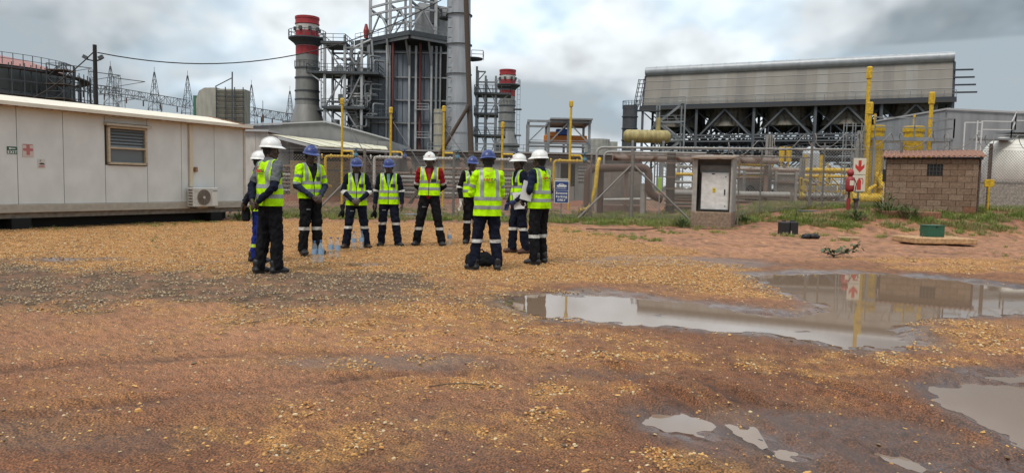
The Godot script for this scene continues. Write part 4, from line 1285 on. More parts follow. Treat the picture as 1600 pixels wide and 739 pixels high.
func far_tree(p: Vector3, h: float, label: String) -> void:
	var t := thing("tree", label, "tree", p, 0.0, "trees on the horizon")
	var tb := MB.new()
	tb.tube(Vector3.ZERO, Vector3(0.2, h * 0.5, 0), 0.28, 0.16, 7)
	for i in 5:
		var a := rng.randf() * TAU
		tb.tube(Vector3(0.2, h * 0.42, 0), Vector3(cos(a) * h * 0.26, h * rng.randf_range(0.6, 0.85), sin(a) * h * 0.26), 0.13, 0.04, 5)
	put(tb, "trunk", M("bark", Color(0.09, 0.065, 0.045), 0.9), t)
	var b := MB.new()
	for i in 26:
		var c := Vector3(rng.randfn(0, h * 0.22), h * rng.randf_range(0.42, 0.92), rng.randfn(0, h * 0.22))
		for k in 34:
			var q := c + Vector3(rng.randfn(0, 1), rng.randfn(0, 0.7), rng.randfn(0, 1)) * h * 0.075
			var u := Vector3(rng.randfn(0, 1), rng.randfn(0, 1), rng.randfn(0, 1)).normalized() * 0.22
			var v := Vector3(rng.randfn(0, 1), rng.randfn(0, 1), rng.randfn(0, 1)).normalized() * 0.16
			b.quad(q - u, q - v, q + u, q + v)
	put(b, "crown", M("far_foliage", Color(0.055, 0.085, 0.03), 0.8), t)

# ---------------------------------------------------------------- gas yard between the fence and the power station
func yellow() -> StandardMaterial3D: return M("yellow_paint", Color(0.74, 0.465, 0.012), 0.5, 0.0, "blotch", Vector3.ONE * 1.1)
func rusty() -> StandardMaterial3D: return M("rusty_pipe", Color(0.24, 0.165, 0.13), 0.8, 0.1, "grime", Vector3.ONE * 0.9)
func pipe_grey() -> StandardMaterial3D: return M("pipe_grey", Color(0.33, 0.315, 0.29), 0.6, 0.15, "grime", Vector3.ONE * 0.9)

func flange(b: MB, p: Vector3, d: Vector3, r: float, w := 0.05) -> void:
	b.tube(p - d.normalized() * w, p + d.normalized() * w, r, -1, 12)

func build_yard() -> void:
	build_enclosure()
	build_vent_masts()
	build_poles()
	build_pipework()
	build_gas_skid()
	build_white_tank()

func build_enclosure() -> void:
	var t := thingw("machine_enclosure", "long low grey machine enclosure with louvres and dark openings", "enclosure", Vector3(-2.6, 0, -51))
	var wall := M("enclosure_grey", Color(0.20, 0.20, 0.192), 0.7, 0.0, "grime", Vector3(0.5, 0.2, 0.5))
	var trim := M("enclosure_trim", Color(0.26, 0.26, 0.25), 0.6)
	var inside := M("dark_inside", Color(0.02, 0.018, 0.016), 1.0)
	boxp(t, "roof", trim, Vector3(-2.6, 3.42, -52.5), Vector3(23.4, 0.12, 5.2))
	boxp(t, "core", inside, Vector3(-2.6, 1.65, -52.9), Vector3(22.8, 3.3, 4.0))
	var opens := [Vector2(1.0, 2.0), Vector2(2.3, 3.7), Vector2(4.1, 5.0), Vector2(5.5, 6.5)]
	var x := -14.2
	var k := 0
	while x < 8.9:
		var w := 1.1 if k % 3 else 1.5
		w = minf(w, 8.95 - x)
		var mid := x + w / 2
		var open := mid > 0.9 and mid < 6.8 and k % 2 == 0
		if open:
			boxp(t, "wall_panel", wall, Vector3(mid, 3.05, -50.5), Vector3(w - 0.03, 0.6, 0.1))
			boxp(t, "wall_panel", wall, Vector3(mid, 0.62, -50.5), Vector3(w - 0.03, 1.1, 0.1))
			boxp(t, "post", trim, Vector3(x + 0.04, 1.95, -50.47), Vector3(0.08, 1.6, 0.1))
		else:
			boxp(t, "wall_panel", wall, Vector3(mid, 1.7, -50.5), Vector3(w - 0.03, 3.26, 0.1))
			if k % 3 == 0:
				for i in 6:
					boxp(t, "slat", trim, Vector3(mid, 1.55 + i * 0.24, -50.42), Vector3(w * 0.72, 0.13, 0.10), Basis(Vector3.RIGHT, 0.5))
			elif k % 3 == 1:
				boxp(t, "cover", trim, Vector3(mid, 1.9, -50.43), Vector3(w * 0.7, 1.3, 0.04))
		x += w
		k += 1
	handrail(t, [Vector3(-6.0, 3.48, -50.6), Vector3(9.0, 3.48, -50.6)], steel(), 0.5, 0.035)
	# stacked long pipes on low racks in front
	var r := thingw("pipe_rack", "low rack of long horizontal grey and brown pipes behind the men", "pipe rack", Vector3(-8, 0, -44))
	for i in 8:
		var y := 0.12 + i * 0.235
		put(MB.new(r.position).tube(Vector3(-17.5, y, -44.0 - (i % 2) * 0.3), Vector3(3.4 - (i % 3) * 0.8, y + 0.02, -44.0 - (i % 2) * 0.3), 0.075 if i % 3 else 0.10, -1, 8), "pipe", [pipe_grey(), rusty(), pipe_grey()][i % 3], r)
	for i in 8:
		boxp(r, "post", rusty(), Vector3(-16.5 + i * 2.6, 1.0, -44.45), Vector3(0.12, 2.0, 0.12))
	for e in [[-12.6, 2.05], [-3.2, 2.1]]:
		put(MB.new(r.position).tube(Vector3(e[0] - 2.2, e[1], -44.2), Vector3(e[0] + 3.6, e[1], -44.2), 0.09, -1, 8), "pipe", rusty(), r)
	var s := thing("soil_bank", "low bank of bare red soil under the pipe rack", "soil bank", Vector3(-7, 0, -42.4))
	s.set_meta("kind", "structure")
	var b := MB.new()
	for i in 36:
		var x0 := -10.0 + i * 0.6
		var h0 := 0.32 + 0.2 * fb.get_noise_2d(x0, 3.0)
		var h1 := 0.32 + 0.2 * fb.get_noise_2d(x0 + 0.6, 3.0)
		b.quad(Vector3(x0, -0.05, 0.9), Vector3(x0 + 0.6, -0.05, 0.9), Vector3(x0 + 0.6, h1, 0), Vector3(x0, h0, 0))
		b.quad(Vector3(x0, h0, 0), Vector3(x0 + 0.6, h1, 0), Vector3(x0 + 0.6, -0.05, -1.0), Vector3(x0, -0.05, -1.0))
	put(b, "soil", M("red_soil", Color(0.27, 0.11, 0.065), 0.95, 0.0, "blotch", Vector3.ONE * 0.8), s)

func build_vent_masts() -> void:
	var white := M("white_pipe", Color(0.50, 0.49, 0.46), 0.5, 0.0, "grime", Vector3.ONE * 1.3)
	var names := ["first yellow vent mast from the cabin, in front of the cream lean-to roof", "yellow vent mast in front of the boiler's left red pipe, with a white header", "yellow vent mast beside the plain grey chimney, with a white header", "yellow vent mast in front of the small banded chimney", "tall yellow vent mast behind the blue parking sign, with a yellow header"]
	var spots := [[-8.51, 5.32, true], [-6.10, 4.93, false], [-3.48, 5.05, false], [-0.57, 4.32, false], [2.79, 5.42, true]]
	for i in 5:
		var x: float = spots[i][0]
		var h: float = spots[i][1]
		var t := thingw("vent_mast", names[i], "vent pipe", Vector3(x, 0, -36), "yellow vent masts")
		var y := yellow()
		var hm: Material = y if spots[i][2] else white
		put(MB.new(t.position).tube(Vector3(x, 0.0, -36), Vector3(x, h - 0.25, -36), 0.06, 0.055, 12), "mast", y, t)
		put(MB.new(t.position).lathe(Vector3(x, h - 0.32, -36), [Vector2(0.055, 0), Vector2(0.10, 0.03), Vector2(0.10, 0.26), Vector2(0.08, 0.30), Vector2(0, 0.32)], 12), "cap", y, t)
		put(MB.new(t.position).pipe([Vector3(x + 0.05, 2.72, -36), Vector3(x + 0.55, 2.72, -36), Vector3(x + 0.62, 2.5, -35.9)], 0.05, 0.1, 8), "branch", y, t)
		var p := MB.new(t.position)
		p.pipe([Vector3(x + 0.62, 2.45, -35.85), Vector3(x - 0.78, 2.45, -35.85), Vector3(x - 0.78, 1.05, -35.85), Vector3(x - 0.78, 0.95, -36.9)], 0.072, 0.16, 10)
		put(p, "header_pipe", hm, t)
		for e in [-0.95, -0.5, 0.35]:
			p = MB.new(t.position)
			flange(p, Vector3(x + e, 2.45, -35.85), Vector3(1, 0, 0), 0.11, 0.025)
			put(p, "flange", hm, t)
		p = MB.new(t.position)
		p.ball(Vector3(x + 0.72, 2.5, -35.85), Vector3(0.13, 0.15, 0.13), 10)
		p.tube(Vector3(x + 0.72, 2.45, -35.85), Vector3(x + 0.72, 2.85, -35.85), 0.04, -1, 8)
		p.tube(Vector3(x + 0.72, 2.83, -35.85), Vector3(x + 0.72, 2.87, -35.85), 0.13, -1, 12)
		put(p, "valve", M("blue_green_paint", Color(0.03, 0.13, 0.19), 0.5) if i % 2 == 0 else M("navy_paint", Color(0.03, 0.06, 0.17), 0.5), t)
		put(MB.new(t.position).pipe([Vector3(x + 0.8, 2.45, -35.85), Vector3(x + 1.0, 2.4, -35.85), Vector3(x + 1.0, 1.7, -36.2)], 0.07, 0.1, 8), "downpipe", rusty(), t)
		boxp(t, "valve_body", rusty(), Vector3(x + 0.98, 2.1, -35.9), Vector3(0.2, 0.4, 0.2), Basis(Vector3.BACK, 0.3))
		if i < 3:
			var q := [[-8.4, 4.3, -7.1, 2.6], [-6.0, 4.2, -4.6, 2.6], [-3.4, 3.9, -2.0, 2.6]][i] as Array
			barp(t, "stay", steel(), Vector3(q[0], q[1], -36.05), Vector3(q[2], q[3] - 0.6, -36.6), 0.035)

func build_poles() -> void:
	var wood := M("grey_wood", Color(0.105, 0.08, 0.062), 0.9, 0.0, "grain", Vector3(3.0, 0.25, 3.0))
	var dark := M("dark_wood", Color(0.025, 0.024, 0.024), 0.85, 0.0, "grain", Vector3(3.0, 0.3, 3.0))
	var t := thingw("wooden_pole", "tall weathered wooden pole leaning left, with a slanting strut", "pole", Vector3(-2.2, 0, -40))
	put(MB.new(t.position).tube(Vector3(-2.2, 0, -40), Vector3(-2.86, 13.4, -40), 0.17, 0.13, 12), "pole", wood, t)
	put(MB.new(t.position).tube(Vector3(-5.75, 0, -40.1), Vector3(-2.48, 5.5, -39.8), 0.11, 0.10, 10), "strut", wood, t)
	put(MB.new(t.position).tube(Vector3(-2.49, 5.25, -40), Vector3(-2.5, 5.5, -40), 0.19, -1, 12), "iron_band", dark_steel(), t)
	put(MB.new(t.position).tube(Vector3(-2.3, 2.0, -39.84), Vector3(-2.32, 2.8, -39.84), 0.12, -1, 8), "cable_box", dark_steel(), t)
	var u := thingw("utility_pole", "dark utility pole with twin floodlights behind the white cabin", "pole", Vector3(-19.5, 0, -34))
	put(MB.new(u.position).tube(Vector3(-19.5, 0, -34), Vector3(-19.52, 7.3, -34), 0.115, 0.085, 10), "pole", dark, u)
	for s in [-1.0, 1.0]:
		barp(u, "bracket", dark, Vector3(-19.52, 6.55, -34), Vector3(-19.52 + s * 0.34, 6.62, -33.9), 0.05)
		boxp(u, "floodlight", dark_steel(), Vector3(-19.52 + s * 0.36, 6.70, -33.85), Vector3(0.22, 0.16, 0.12), Basis(Vector3.BACK, s * 0.5))
	put(MB.new(u.position).tube(Vector3(-19.6, 7.05, -34), Vector3(-19.44, 7.05, -34), 0.05, -1, 6), "insulator", M("brown_porcelain"), u)
	for q in [[Vector3(-19.4, 6.95, -34), Vector3(-2.82, 11.9, -40), 1.9, "black cable sagging from the utility pole to the tall wooden pole"], [Vector3(-19.6, 6.95, -34), Vector3(-34.0, 5.6, -48), 0.6, "black cable running left from the utility pole towards the tank"]]:
		var w := thingw("overhead_cable", q[3], "cable", q[0])
		var pts := []
		for i in 25:
			var k := i / 24.0
			pts.append((q[0] as Vector3).lerp(q[1], k) - Vector3(0, q[2] * 4.0 * k * (1 - k), 0))
		put(MB.new(w.position).path(pts, 0.028, 6), "cable", M("black_rubber", Color(0.012, 0.012, 0.012), 0.6), w)

func build_pipework() -> void:
	var g := pipe_grey()
	var t := thingw("pipe_bundle", "horizontal thick brown grey pipe with two thin pipes above, behind the braced post", "pipe", Vector3(4.2, 0, -33))
	put(MB.new(t.position).tube(Vector3(4.5, 2.58, -33), Vector3(12.0, 2.58, -33), 0.2, -1, 14), "main_pipe", M("brown_grey_pipe", Color(0.34, 0.27, 0.23), 0.65, 0.0, "rust", Vector3.ONE * 0.35), t)
	put(MB.new(t.position).pipe([Vector3(3.75, 0, -32.7), Vector3(3.75, 2.98, -32.7), Vector3(17.0, 3.12, -32.7)], 0.055, 0.3, 10), "upper_pipe", g, t)
	put(MB.new(t.position).pipe([Vector3(4.05, 0, -32.5), Vector3(4.05, 2.78, -32.5), Vector3(8.6, 2.80, -32.5)], 0.05, 0.25, 10), "upper_pipe", g, t)
	put(MB.new(t.position).tube(Vector3(7.2, 1.0, -33), Vector3(12.6, 1.0, -33), 0.15, -1, 12), "lower_pipe", g, t)
	put(MB.new(t.position).tube(Vector3(3.9, 0.62, -33), Vector3(6.6, 0.72, -33), 0.06, -1, 8), "white_pipe", M("white_pipe"), t)
	for i in 5:
		put(MB.new(t.position).tube(Vector3(7.0, 0.15 + i * 0.17, -33.4), Vector3(12.6, 0.15 + i * 0.17, -33.4), 0.06, -1, 8), "lower_pipe", rusty() if i % 2 else g, t)
	for x in [5.2, 9.6, 11.6]:
		boxp(t, "support", rusty(), Vector3(x, 1.17, -33.3), Vector3(0.16, 2.34, 0.16))
	var h := thingw("lagged_riser", "thick dark brown vertical pipe beside the control cabinet", "pipe", Vector3(6.85, 0, -31.5))
	put(MB.new(h.position).tube(Vector3(6.85, 0, -31.5), Vector3(6.85, 2.75, -31.5), 0.19, -1, 12), "riser", M("dark_brown_pipe", Color(0.085, 0.062, 0.05), 0.8, 0.0, "blotch", Vector3.ONE), h)
	for y in [0.5, 1.2, 1.7, 2.3]:
		var fl := MB.new(h.position)
		flange(fl, Vector3(6.85, y, -31.5), Vector3.UP, 0.24, 0.03)
		put(fl, "flange", rusty(), h)
	var c := thingw("rusty_loop", "rust brown pipe loop arching behind the braced fence post", "pipe", Vector3(4.6, 0, -31))
	var rb := M("red_brown_pipe", Color(0.13, 0.072, 0.055), 0.8, 0.0, "blotch", Vector3.ONE)
	put(MB.new(c.position).pipe([Vector3(3.2, 0.0, -31), Vector3(3.2, 2.0, -31), Vector3(5.8, 2.08, -31), Vector3(5.8, 0.95, -31), Vector3(6.4, 0.75, -31)], 0.17, 0.38, 12), "loop", rb, c)
	put(MB.new(c.position).tube(Vector3(3.8, 0.0, -31.4), Vector3(3.8, 1.9, -31.4), 0.13, -1, 10), "riser", rb, c)
	put(MB.new(c.position).tube(Vector3(5.65, 0.0, -31.3), Vector3(5.65, 1.4, -31.3), 0.13, -1, 10), "riser", g, c)
	var k := thingw("skid_box", "low brown grey steel box behind the braced fence post", "skid", Vector3(4.8, 0, -34.5))
	for i in 5:
		boxp(k, "panel", M("skid_panel", Color(0.235, 0.205, 0.18), 0.75, 0.0, "grime", Vector3.ONE), Vector3(3.95 + i * 0.46, 1.15, -34.2), Vector3(0.44, 1.5, 0.08))
	boxp(k, "top", g, Vector3(4.9, 1.95, -34.6), Vector3(2.5, 0.08, 0.9))
	boxp(k, "base", rusty(), Vector3(4.9, 0.2, -34.6), Vector3(2.6, 0.3, 1.0))
	var m := thingw("marker_post", "lime green marker post beside the thick brown riser", "post", Vector3(6.2, 0, -30.6))
	put(MB.new(m.position).bevel(Vector3(6.2, 1.35, -30.6), Vector3(0.16, 0.62, 0.08), 0.02), "plate", M("lime_paint", Color(0.30, 0.50, 0.04), 0.5), m)
	put(MB.new(m.position).tube(Vector3(6.2, 0, -30.62), Vector3(6.2, 1.2, -30.62), 0.025, -1, 8), "stem", g, m)
	var y := thingw("yellow_riser", "bent yellow pipe rising left of the braced fence post", "pipe", Vector3(3.3, 0, -30))
	put(MB.new(y.position).pipe([Vector3(2.75, 0.22, -29.8), Vector3(3.2, 0.3, -30), Vector3(3.42, 1.2, -30), Vector3(3.5, 2.1, -30.2), Vector3(3.6, 2.4, -30.4)], 0.085, 0.2, 10), "pipe", yellow(), y)
	var z := thingw("yellow_valve", "small yellow valve stand behind the fence left of the cabinet", "valve", Vector3(8.2, 0, -31))
	put(MB.new(z.position).tube(Vector3(8.35, 0, -31), Vector3(8.35, 2.2, -31), 0.045, -1, 8), "stand", M("amber_paint", Color(0.50, 0.26, 0.02), 0.5), z)
	var vb := MB.new(z.position)
	vb.ball(Vector3(8.1, 1.25, -31), Vector3(0.16, 0.2, 0.16), 10)
	vb.tube(Vector3(7.9, 1.25, -31), Vector3(8.3, 1.25, -31), 0.07, -1, 8)
	vb.tube(Vector3(8.1, 1.6, -31), Vector3(8.1, 1.64, -31), 0.18, -1, 12)
	put(vb, "valve", yellow(), z)

func build_gas_skid() -> void:
	var y := yellow()
	var st := steel()
	var g := pipe_grey()
	# two upright yellow filter vessels with a railed platform
	for i in 2:
		var x: float = [16.32, 18.1][i]
		var t := thingw("filter_vessel", ["tall yellow filter vessel left, beside the fire sign", "tall yellow filter vessel right, behind the block hut"][i], "vessel", Vector3(x, 0.5, -33), "yellow filter vessels")
		put(MB.new(t.position).lathe(Vector3(x, 0.6, -33), [Vector2(0, 0), Vector2(0.28, 0.02), Vector2(0.40, 0.15), Vector2(0.42, 0.3), Vector2(0.42, 3.35), Vector2(0.46, 3.36), Vector2(0.46, 3.46), Vector2(0.45, 3.60), Vector2(0.40, 3.62), Vector2(0, 3.64)], 20, Basis.IDENTITY, false), "shell", y, t)
		put(MB.new(t.position).tube(Vector3(x, 4.3, -33), Vector3(x, 4.75, -33), 0.05, -1, 8), "vent", y, t)
		var b := MB.new(t.position)
		for k in 12:
			var a := TAU * k / 12.0
			b.tube(Vector3(x + cos(a) * 0.42, 3.88, -33 + sin(a) * 0.42), Vector3(x + cos(a) * 0.42, 4.12, -33 + sin(a) * 0.42), 0.02, -1, 5)
		put(b, "bolts", g, t, "stuff")
		b = MB.new(t.position)
		b.pipe([Vector3(x - 0.1, 1.0, -32.5), Vector3(x - 0.1, 2.05, -32.4), Vector3(x + 0.1, 2.05, -32.4), Vector3(x + 0.1, 1.0, -32.5)], 0.1, 0.12, 10)
		put(b, "bypass", y, t)
	var p := thingw("service_platform", "railed grey service platform round the yellow vessels", "platform", Vector3(17.7, 3.3, -33))
	for q in [-32.3, -33.9]:
		boxp(p, "edge_beam", st, Vector3(17.75, 3.6, q), Vector3(3.5, 0.16, 0.1))
	for x in [16.0, 17.3, 19.0, 19.45]:
		boxp(p, "cross_beam", st, Vector3(x, 3.58, -33.1), Vector3(0.1, 0.12, 1.5))
	handrail(p, [Vector3(16.0, 3.68, -32.3), Vector3(19.5, 3.68, -32.3), Vector3(19.5, 3.68, -33.9)], st, 0.85, 0.045)
	for x in [16.0, 19.4]:
		for z in [-32.3, -33.9]: boxp(p, "leg", st, Vector3(x, 1.9, z), Vector3(0.1, 3.4, 0.1))
	# ladder cage at the platform's left end
	var l := thingw("ladder", "grey caged ladder at the left end of the service platform", "ladder", Vector3(15.3, 0.5, -32.6))
	var lb := MB.new(l.position)
	for k in 6: lb.bar(Vector3(14.75 + k * 0.2, 0.5, -32.6 - 0.15 * (k % 2)), Vector3(14.75 + k * 0.2, 4.3, -32.6 - 0.15 * (k % 2)), 0.035)
	for k in 9: lb.bar(Vector3(14.75, 0.8 + k * 0.42, -32.6), Vector3(15.75, 0.8 + k * 0.42, -32.6), 0.03)
	put(lb, "cage", st, l)
	# yellow vent masts here
	for q in [[16.05, 6.88, -33.2, "tallest yellow vent mast, left of the yellow vessels"], [15.78, 5.2, -32.4, "stout yellow vent mast standing close beside the tallest one"], [18.72, 5.75, -32.8, "yellow vent mast right of the second yellow vessel"]]:
		var t := thingw("vent_mast", q[3], "vent pipe", Vector3(q[0], 0.5, q[2]), "yellow vent masts of the gas skid")
		put(MB.new(t.position).tube(Vector3(q[0], 0.5, q[2]), Vector3(q[0], q[1] - 0.5, q[2]), 0.085, -1, 12), "mast", y, t)
		put(MB.new(t.position).lathe(Vector3(q[0], q[1] - 0.55, q[2]), [Vector2(0.085, 0), Vector2(0.13, 0.03), Vector2(0.13, 0.5), Vector2(0.09, 0.55), Vector2(0, 0.55)], 12), "cap", y, t)
	# the fat outlet pipe on the ground
	var o := thingw("outlet_pipe", "fat yellow outlet pipe lying left of the block hut", "pipe", Vector3(16.2, 0.6, -31.6))
	put(MB.new(o.position).tube(Vector3(14.75, 0.92, -31.6), Vector3(17.6, 0.95, -31.6), 0.25, -1, 16), "pipe", y, o)
	put(MB.new(o.position).pipe([Vector3(16.2, 0.95, -31.6), Vector3(16.2, 1.5, -31.6), Vector3(16.5, 1.9, -32.6)], 0.19, 0.15, 14), "riser", y, o)
	for x in [14.78, 16.75, 17.1, 16.2]:
		var fo := MB.new(o.position)
		if x == 16.2: flange(fo, Vector3(16.2, 1.45, -31.6), Vector3.UP, 0.26, 0.04)
		else: flange(fo, Vector3(x, 0.93, -31.6), Vector3.RIGHT, 0.31, 0.04)
		put(fo, "flange", y, o)
	put(MB.new(o.position).pipe([Vector3(15.5, 0.95, -31.5), Vector3(15.5, 1.35, -31.5), Vector3(15.9, 1.5, -31.8)], 0.09, 0.1, 8), "branch", y, o)
	for x in [15.5, 17.0]: boxp(o, "foot", g, Vector3(x, 0.6, -31.6), Vector3(0.3, 0.3, 0.3))
	# yellow headers farther left
	var hd := thingw("yellow_header", "horizontal yellow header pipe between the two steel columns", "pipe", Vector3(15.4, 0.5, -36))
	put(MB.new(hd.position).tube(Vector3(14.3, 2.22, -36), Vector3(17.4, 2.25, -36), 0.13, -1, 14), "pipe", y, hd)
	for q in [[14.45, 2.25, 3.0], [15.25, 1.2, 3.0]]:
		put(MB.new(hd.position).tube(Vector3(q[0], q[1], -36), Vector3(q[0], q[2], -36), 0.08, -1, 10), "branch", y, hd)
	for x in [14.4, 15.9, 16.4, 17.2]:
		var fh := MB.new(hd.position)
		flange(fh, Vector3(x, 2.23, -36), Vector3.RIGHT, 0.18, 0.03)
		put(fh, "flange", y, hd)
	var h2 := thingw("yellow_header", "yellow pipe bending down just right of the control cabinet", "pipe", Vector3(11.0, 0.5, -36))
	put(MB.new(h2.position).pipe([Vector3(10.9, 0.5, -36), Vector3(10.95, 2.5, -36), Vector3(13.0, 2.45, -36.4)], 0.11, 0.22, 12), "pipe", y, h2)
	put(MB.new(h2.position).tube(Vector3(12.2, 2.45, -36.2), Vector3(12.2, 2.8, -36.2), 0.04, -1, 8), "stub", y, h2)
	put(MB.new(h2.position).lathe(Vector3(10.95, 2.45, -36), [Vector2(0.17, -0.1), Vector2(0.17, 0.1), Vector2(0.1, 0.3), Vector2(0, 0.3)], 12), "cap", y, h2)
	var h3 := thingw("yellow_box", "upright yellow cylinder pair under the condenser", "valve", Vector3(15.6, 0.5, -42))
	for x in [15.5, 15.9]:
		put(MB.new(h3.position).tube(Vector3(x, 2.85, -42), Vector3(x, 3.7, -42), 0.16, -1, 12), "cylinder", y, h3)
		put(MB.new(h3.position).tube(Vector3(x, 0, -42), Vector3(x, 2.85, -42), 0.06, -1, 8), "stem", y, h3)
	# silver cylinder
	var sv := thingw("silver_vessel", "silver lagged upright vessel under the condenser", "vessel", Vector3(17.6, 0.5, -43))
	put(MB.new(sv.position).lathe(Vector3(17.6, 0.4, -43), [Vector2(0.48, 0), Vector2(0.48, 3.0), Vector2(0.4, 3.25), Vector2(0.15, 3.4), Vector2(0, 3.42)], 18), "shell", M("lagging", Color(0.55, 0.55, 0.55), 0.35, 0.8), sv)
	# rusty and concrete columns
	for q in [[12.5, 3.9, -35.6, 0.26, pipe_grey(), "tall brown grey steel column right of the yellow bent pipe"], [13.62, 2.75, -34.2, 0.2, g, "pale grey steel post in front of the valve clutter"], [16.3, 3.1, -34.4, 0.34, g, "pale concrete column left of the fire sign"], [15.2, 3.9, -32.0, 0.16, g, "slim grey post just left of the fire sign"], [11.9, 2.2, -33.6, 0.14, g, "short grey post at the right side of the open steel skid"]]:
		var t := thingw("steel_column", q[5], "column", Vector3(q[0], 0.3, q[2]))
		var w: float = q[3]
		boxp(t, "web", q[4], Vector3(q[0], q[1] / 2, q[2]), Vector3(w * 0.18, q[1], w * 0.9))
		for s in [-1, 1]: boxp(t, "side_plate", q[4], Vector3(q[0] + s * w * 0.45, q[1] / 2, q[2]), Vector3(w * 0.14, q[1], w))
		boxp(t, "foot_plate", rusty(), Vector3(q[0], 0.55, q[2]), Vector3(w * 1.8, 0.08, w * 1.8))
	var cr := thingw("cross_beam", "horizontal dark beam on the concrete column", "beam", Vector3(15.9, 2.45, -34.1))
	boxp(cr, "beam", dark_steel(), Vector3(16.0, 2.5, -34.1), Vector3(1.9, 0.10, 0.12))
	# the open steel skid with a dark engine inside
	var k := thingw("open_skid", "open grey steel skid box with a dark machine inside", "skid", Vector3(11.9, 0.3, -34))
	var sk := M("skid_panel")
	for x in [10.75, 12.2, 13.15]:
		boxp(k, "post", g, Vector3(x, 1.25, -33.7), Vector3(0.12, 1.7, 0.12))
	for yy in [0.55, 1.6, 2.06]: boxp(k, "rail", rusty(), Vector3(11.95, yy, -33.72), Vector3(2.5, 0.08, 0.1))
	boxp(k, "back_sheet", M("grey_sheet", Color(0.36, 0.36, 0.35), 0.6), Vector3(11.5, 1.2, -34.8), Vector3(1.5, 1.0, 0.04))
	boxp(k, "side_sheet", sk, Vector3(12.68, 1.35, -33.8), Vector3(0.85, 1.2, 0.06))
	boxp(k, "side_sheet", sk, Vector3(12.68, 0.68, -33.82), Vector3(0.85, 0.12, 0.06))
	boxp(k, "roof_sheet", rusty(), Vector3(11.95, 2.14, -34.3), Vector3(2.6, 0.06, 1.3))
	var en := MB.new(k.position)
	for i in 14: en.ball(Vector3(11.0 + rng.randf() * 1.1, 0.7 + rng.randf() * 0.55, -34.2 + rng.randf() * 0.4), Vector3(0.22, 0.18, 0.2) * rng.randf_range(0.7, 1.2), 8)
	en.pipe([Vector3(11.9, 0.8, -34), Vector3(11.95, 1.5, -34), Vector3(12.1, 1.6, -34)], 0.12, 0.1, 8)
	put(en, "machine", M("black_machine", Color(0.025, 0.023, 0.022), 0.6), k)
	var back := thingw("lagged_pipes", "row of mottled lagged pipes above the open steel skid", "pipe", Vector3(12.2, 2.0, -36.8))
	for i in 3:
		put(MB.new(back.position).tube(Vector3(10.6, 1.8 + i * 0.22, -36.8), Vector3(14.6, 1.8 + i * 0.22, -36.8), 0.09, -1, 8), "pipe", [rusty(), g, M("brown_grey_pipe")][i], back)
	# valve trains: many small pieces, each train one thing with its valves as parts
	rng.seed = 21
	for n in 4:
		var x0: float = [13.35, 14.3, 15.05, 17.6][n]
		var z0: float = [-33.9, -34.6, -35.2, -35.4][n]
		var t := thingw("valve_train", ["silver and brown valve train nearest the open steel skid", "silver valve train right of the pale steel post", "silver valve train in front of the concrete column", "silver valve train behind the fat yellow outlet pipe"][n], "valves", Vector3(x0, 0.4, z0), "valve trains of the gas skid")
		var sil := M("silver_paint", Color(0.42, 0.41, 0.39), 0.45, 0.5, "grime", Vector3.ONE * 3.0)
		put(MB.new(t.position).tube(Vector3(x0 - 0.7, 0.95, z0), Vector3(x0 + 0.9, 1.0, z0), 0.11, -1, 10), "run_pipe", sil, t)
		put(MB.new(t.position).tube(Vector3(x0 - 0.6, 0.62, z0 + 0.3), Vector3(x0 + 0.8, 0.7, z0 + 0.2), 0.06, -1, 8), "run_pipe", rusty(), t)
		for i in 5:
			var x := x0 - 0.6 + i * 0.33
			var b := MB.new(t.position)
			flange(b, Vector3(x, 0.98, z0), Vector3.RIGHT, 0.19, 0.025)
			flange(b, Vector3(x + 0.09, 0.98, z0), Vector3.RIGHT, 0.19, 0.02)
			b.ball(Vector3(x + 0.17, 0.98, z0), Vector3(0.13, 0.15, 0.15), 8)
			b.tube(Vector3(x + 0.17, 0.98, z0), Vector3(x + 0.17, 1.35 + 0.25 * rng.randf(), z0), 0.03, -1, 6)
			b.tube(Vector3(x + 0.17, 1.36, z0 - 0.02), Vector3(x + 0.17, 1.36, z0 + 0.02), 0.12, -1, 10)
			put(b, "valve", [sil, sil, M("dull_yellow", Color(0.45, 0.33, 0.05), 0.5), sil, g][(i + n) % 5], t)
		for i in 4:
			var x := x0 - 0.6 + rng.randf() * 1.3
			put(MB.new(t.position).pipe([Vector3(x, 0.5, z0 - 0.2), Vector3(x, 1.5 + rng.randf() * 0.4, z0 - 0.2), Vector3(x + 0.4, 1.55, z0 - 0.3), Vector3(x + 0.4, 0.6, z0 - 0.3)], 0.035, 0.1, 6), "small_pipe", [y, g, rusty(), M("dull_yellow")][i], t)
	var cl := thingw("meter_run", "long low meter run of pale pipes with yellow valves behind the control cabinet", "pipework", Vector3(11.5, 0.3, -38.5))
	for i in 5:
		put(MB.new(cl.position).tube(Vector3(8.5, 0.7 + i * 0.42, -38.5 - 0.2 * i), Vector3(18.5, 0.75 + i * 0.42, -38.5 - 0.2 * i), 0.07 + 0.02 * (i % 2), -1, 8), "pipe", [g, rusty(), g, y, g][i], cl)
	for i in 12:
		var x := 8.9 + i * 0.82
		boxp(cl, "support", [g, rusty(), steel()][i % 3], Vector3(x, 1.3, -39.2), Vector3(0.10, 2.6, 0.10))
		if i % 2: put(MB.new(cl.position).tube(Vector3(x + 0.3, 1.2, -38.3), Vector3(x + 0.3, 2.2 + 0.5 * rng.randf(), -38.3), 0.05, -1, 8), "riser", y if i % 4 == 1 else g, cl)
		else: put(MB.new(cl.position).ball(Vector3(x + 0.3, 1.15, -38.3), Vector3(0.2, 0.22, 0.2), 8), "valve", [M("silver_paint", Color(0.42, 0.41, 0.39), 0.45, 0.5, "grime", Vector3.ONE * 3.0), y, rusty()][i % 3], cl)
	var hr := thingw("yellow_rail", "thin yellow green handrail over the valve trains", "railing", Vector3(15.6, 0.5, -37))
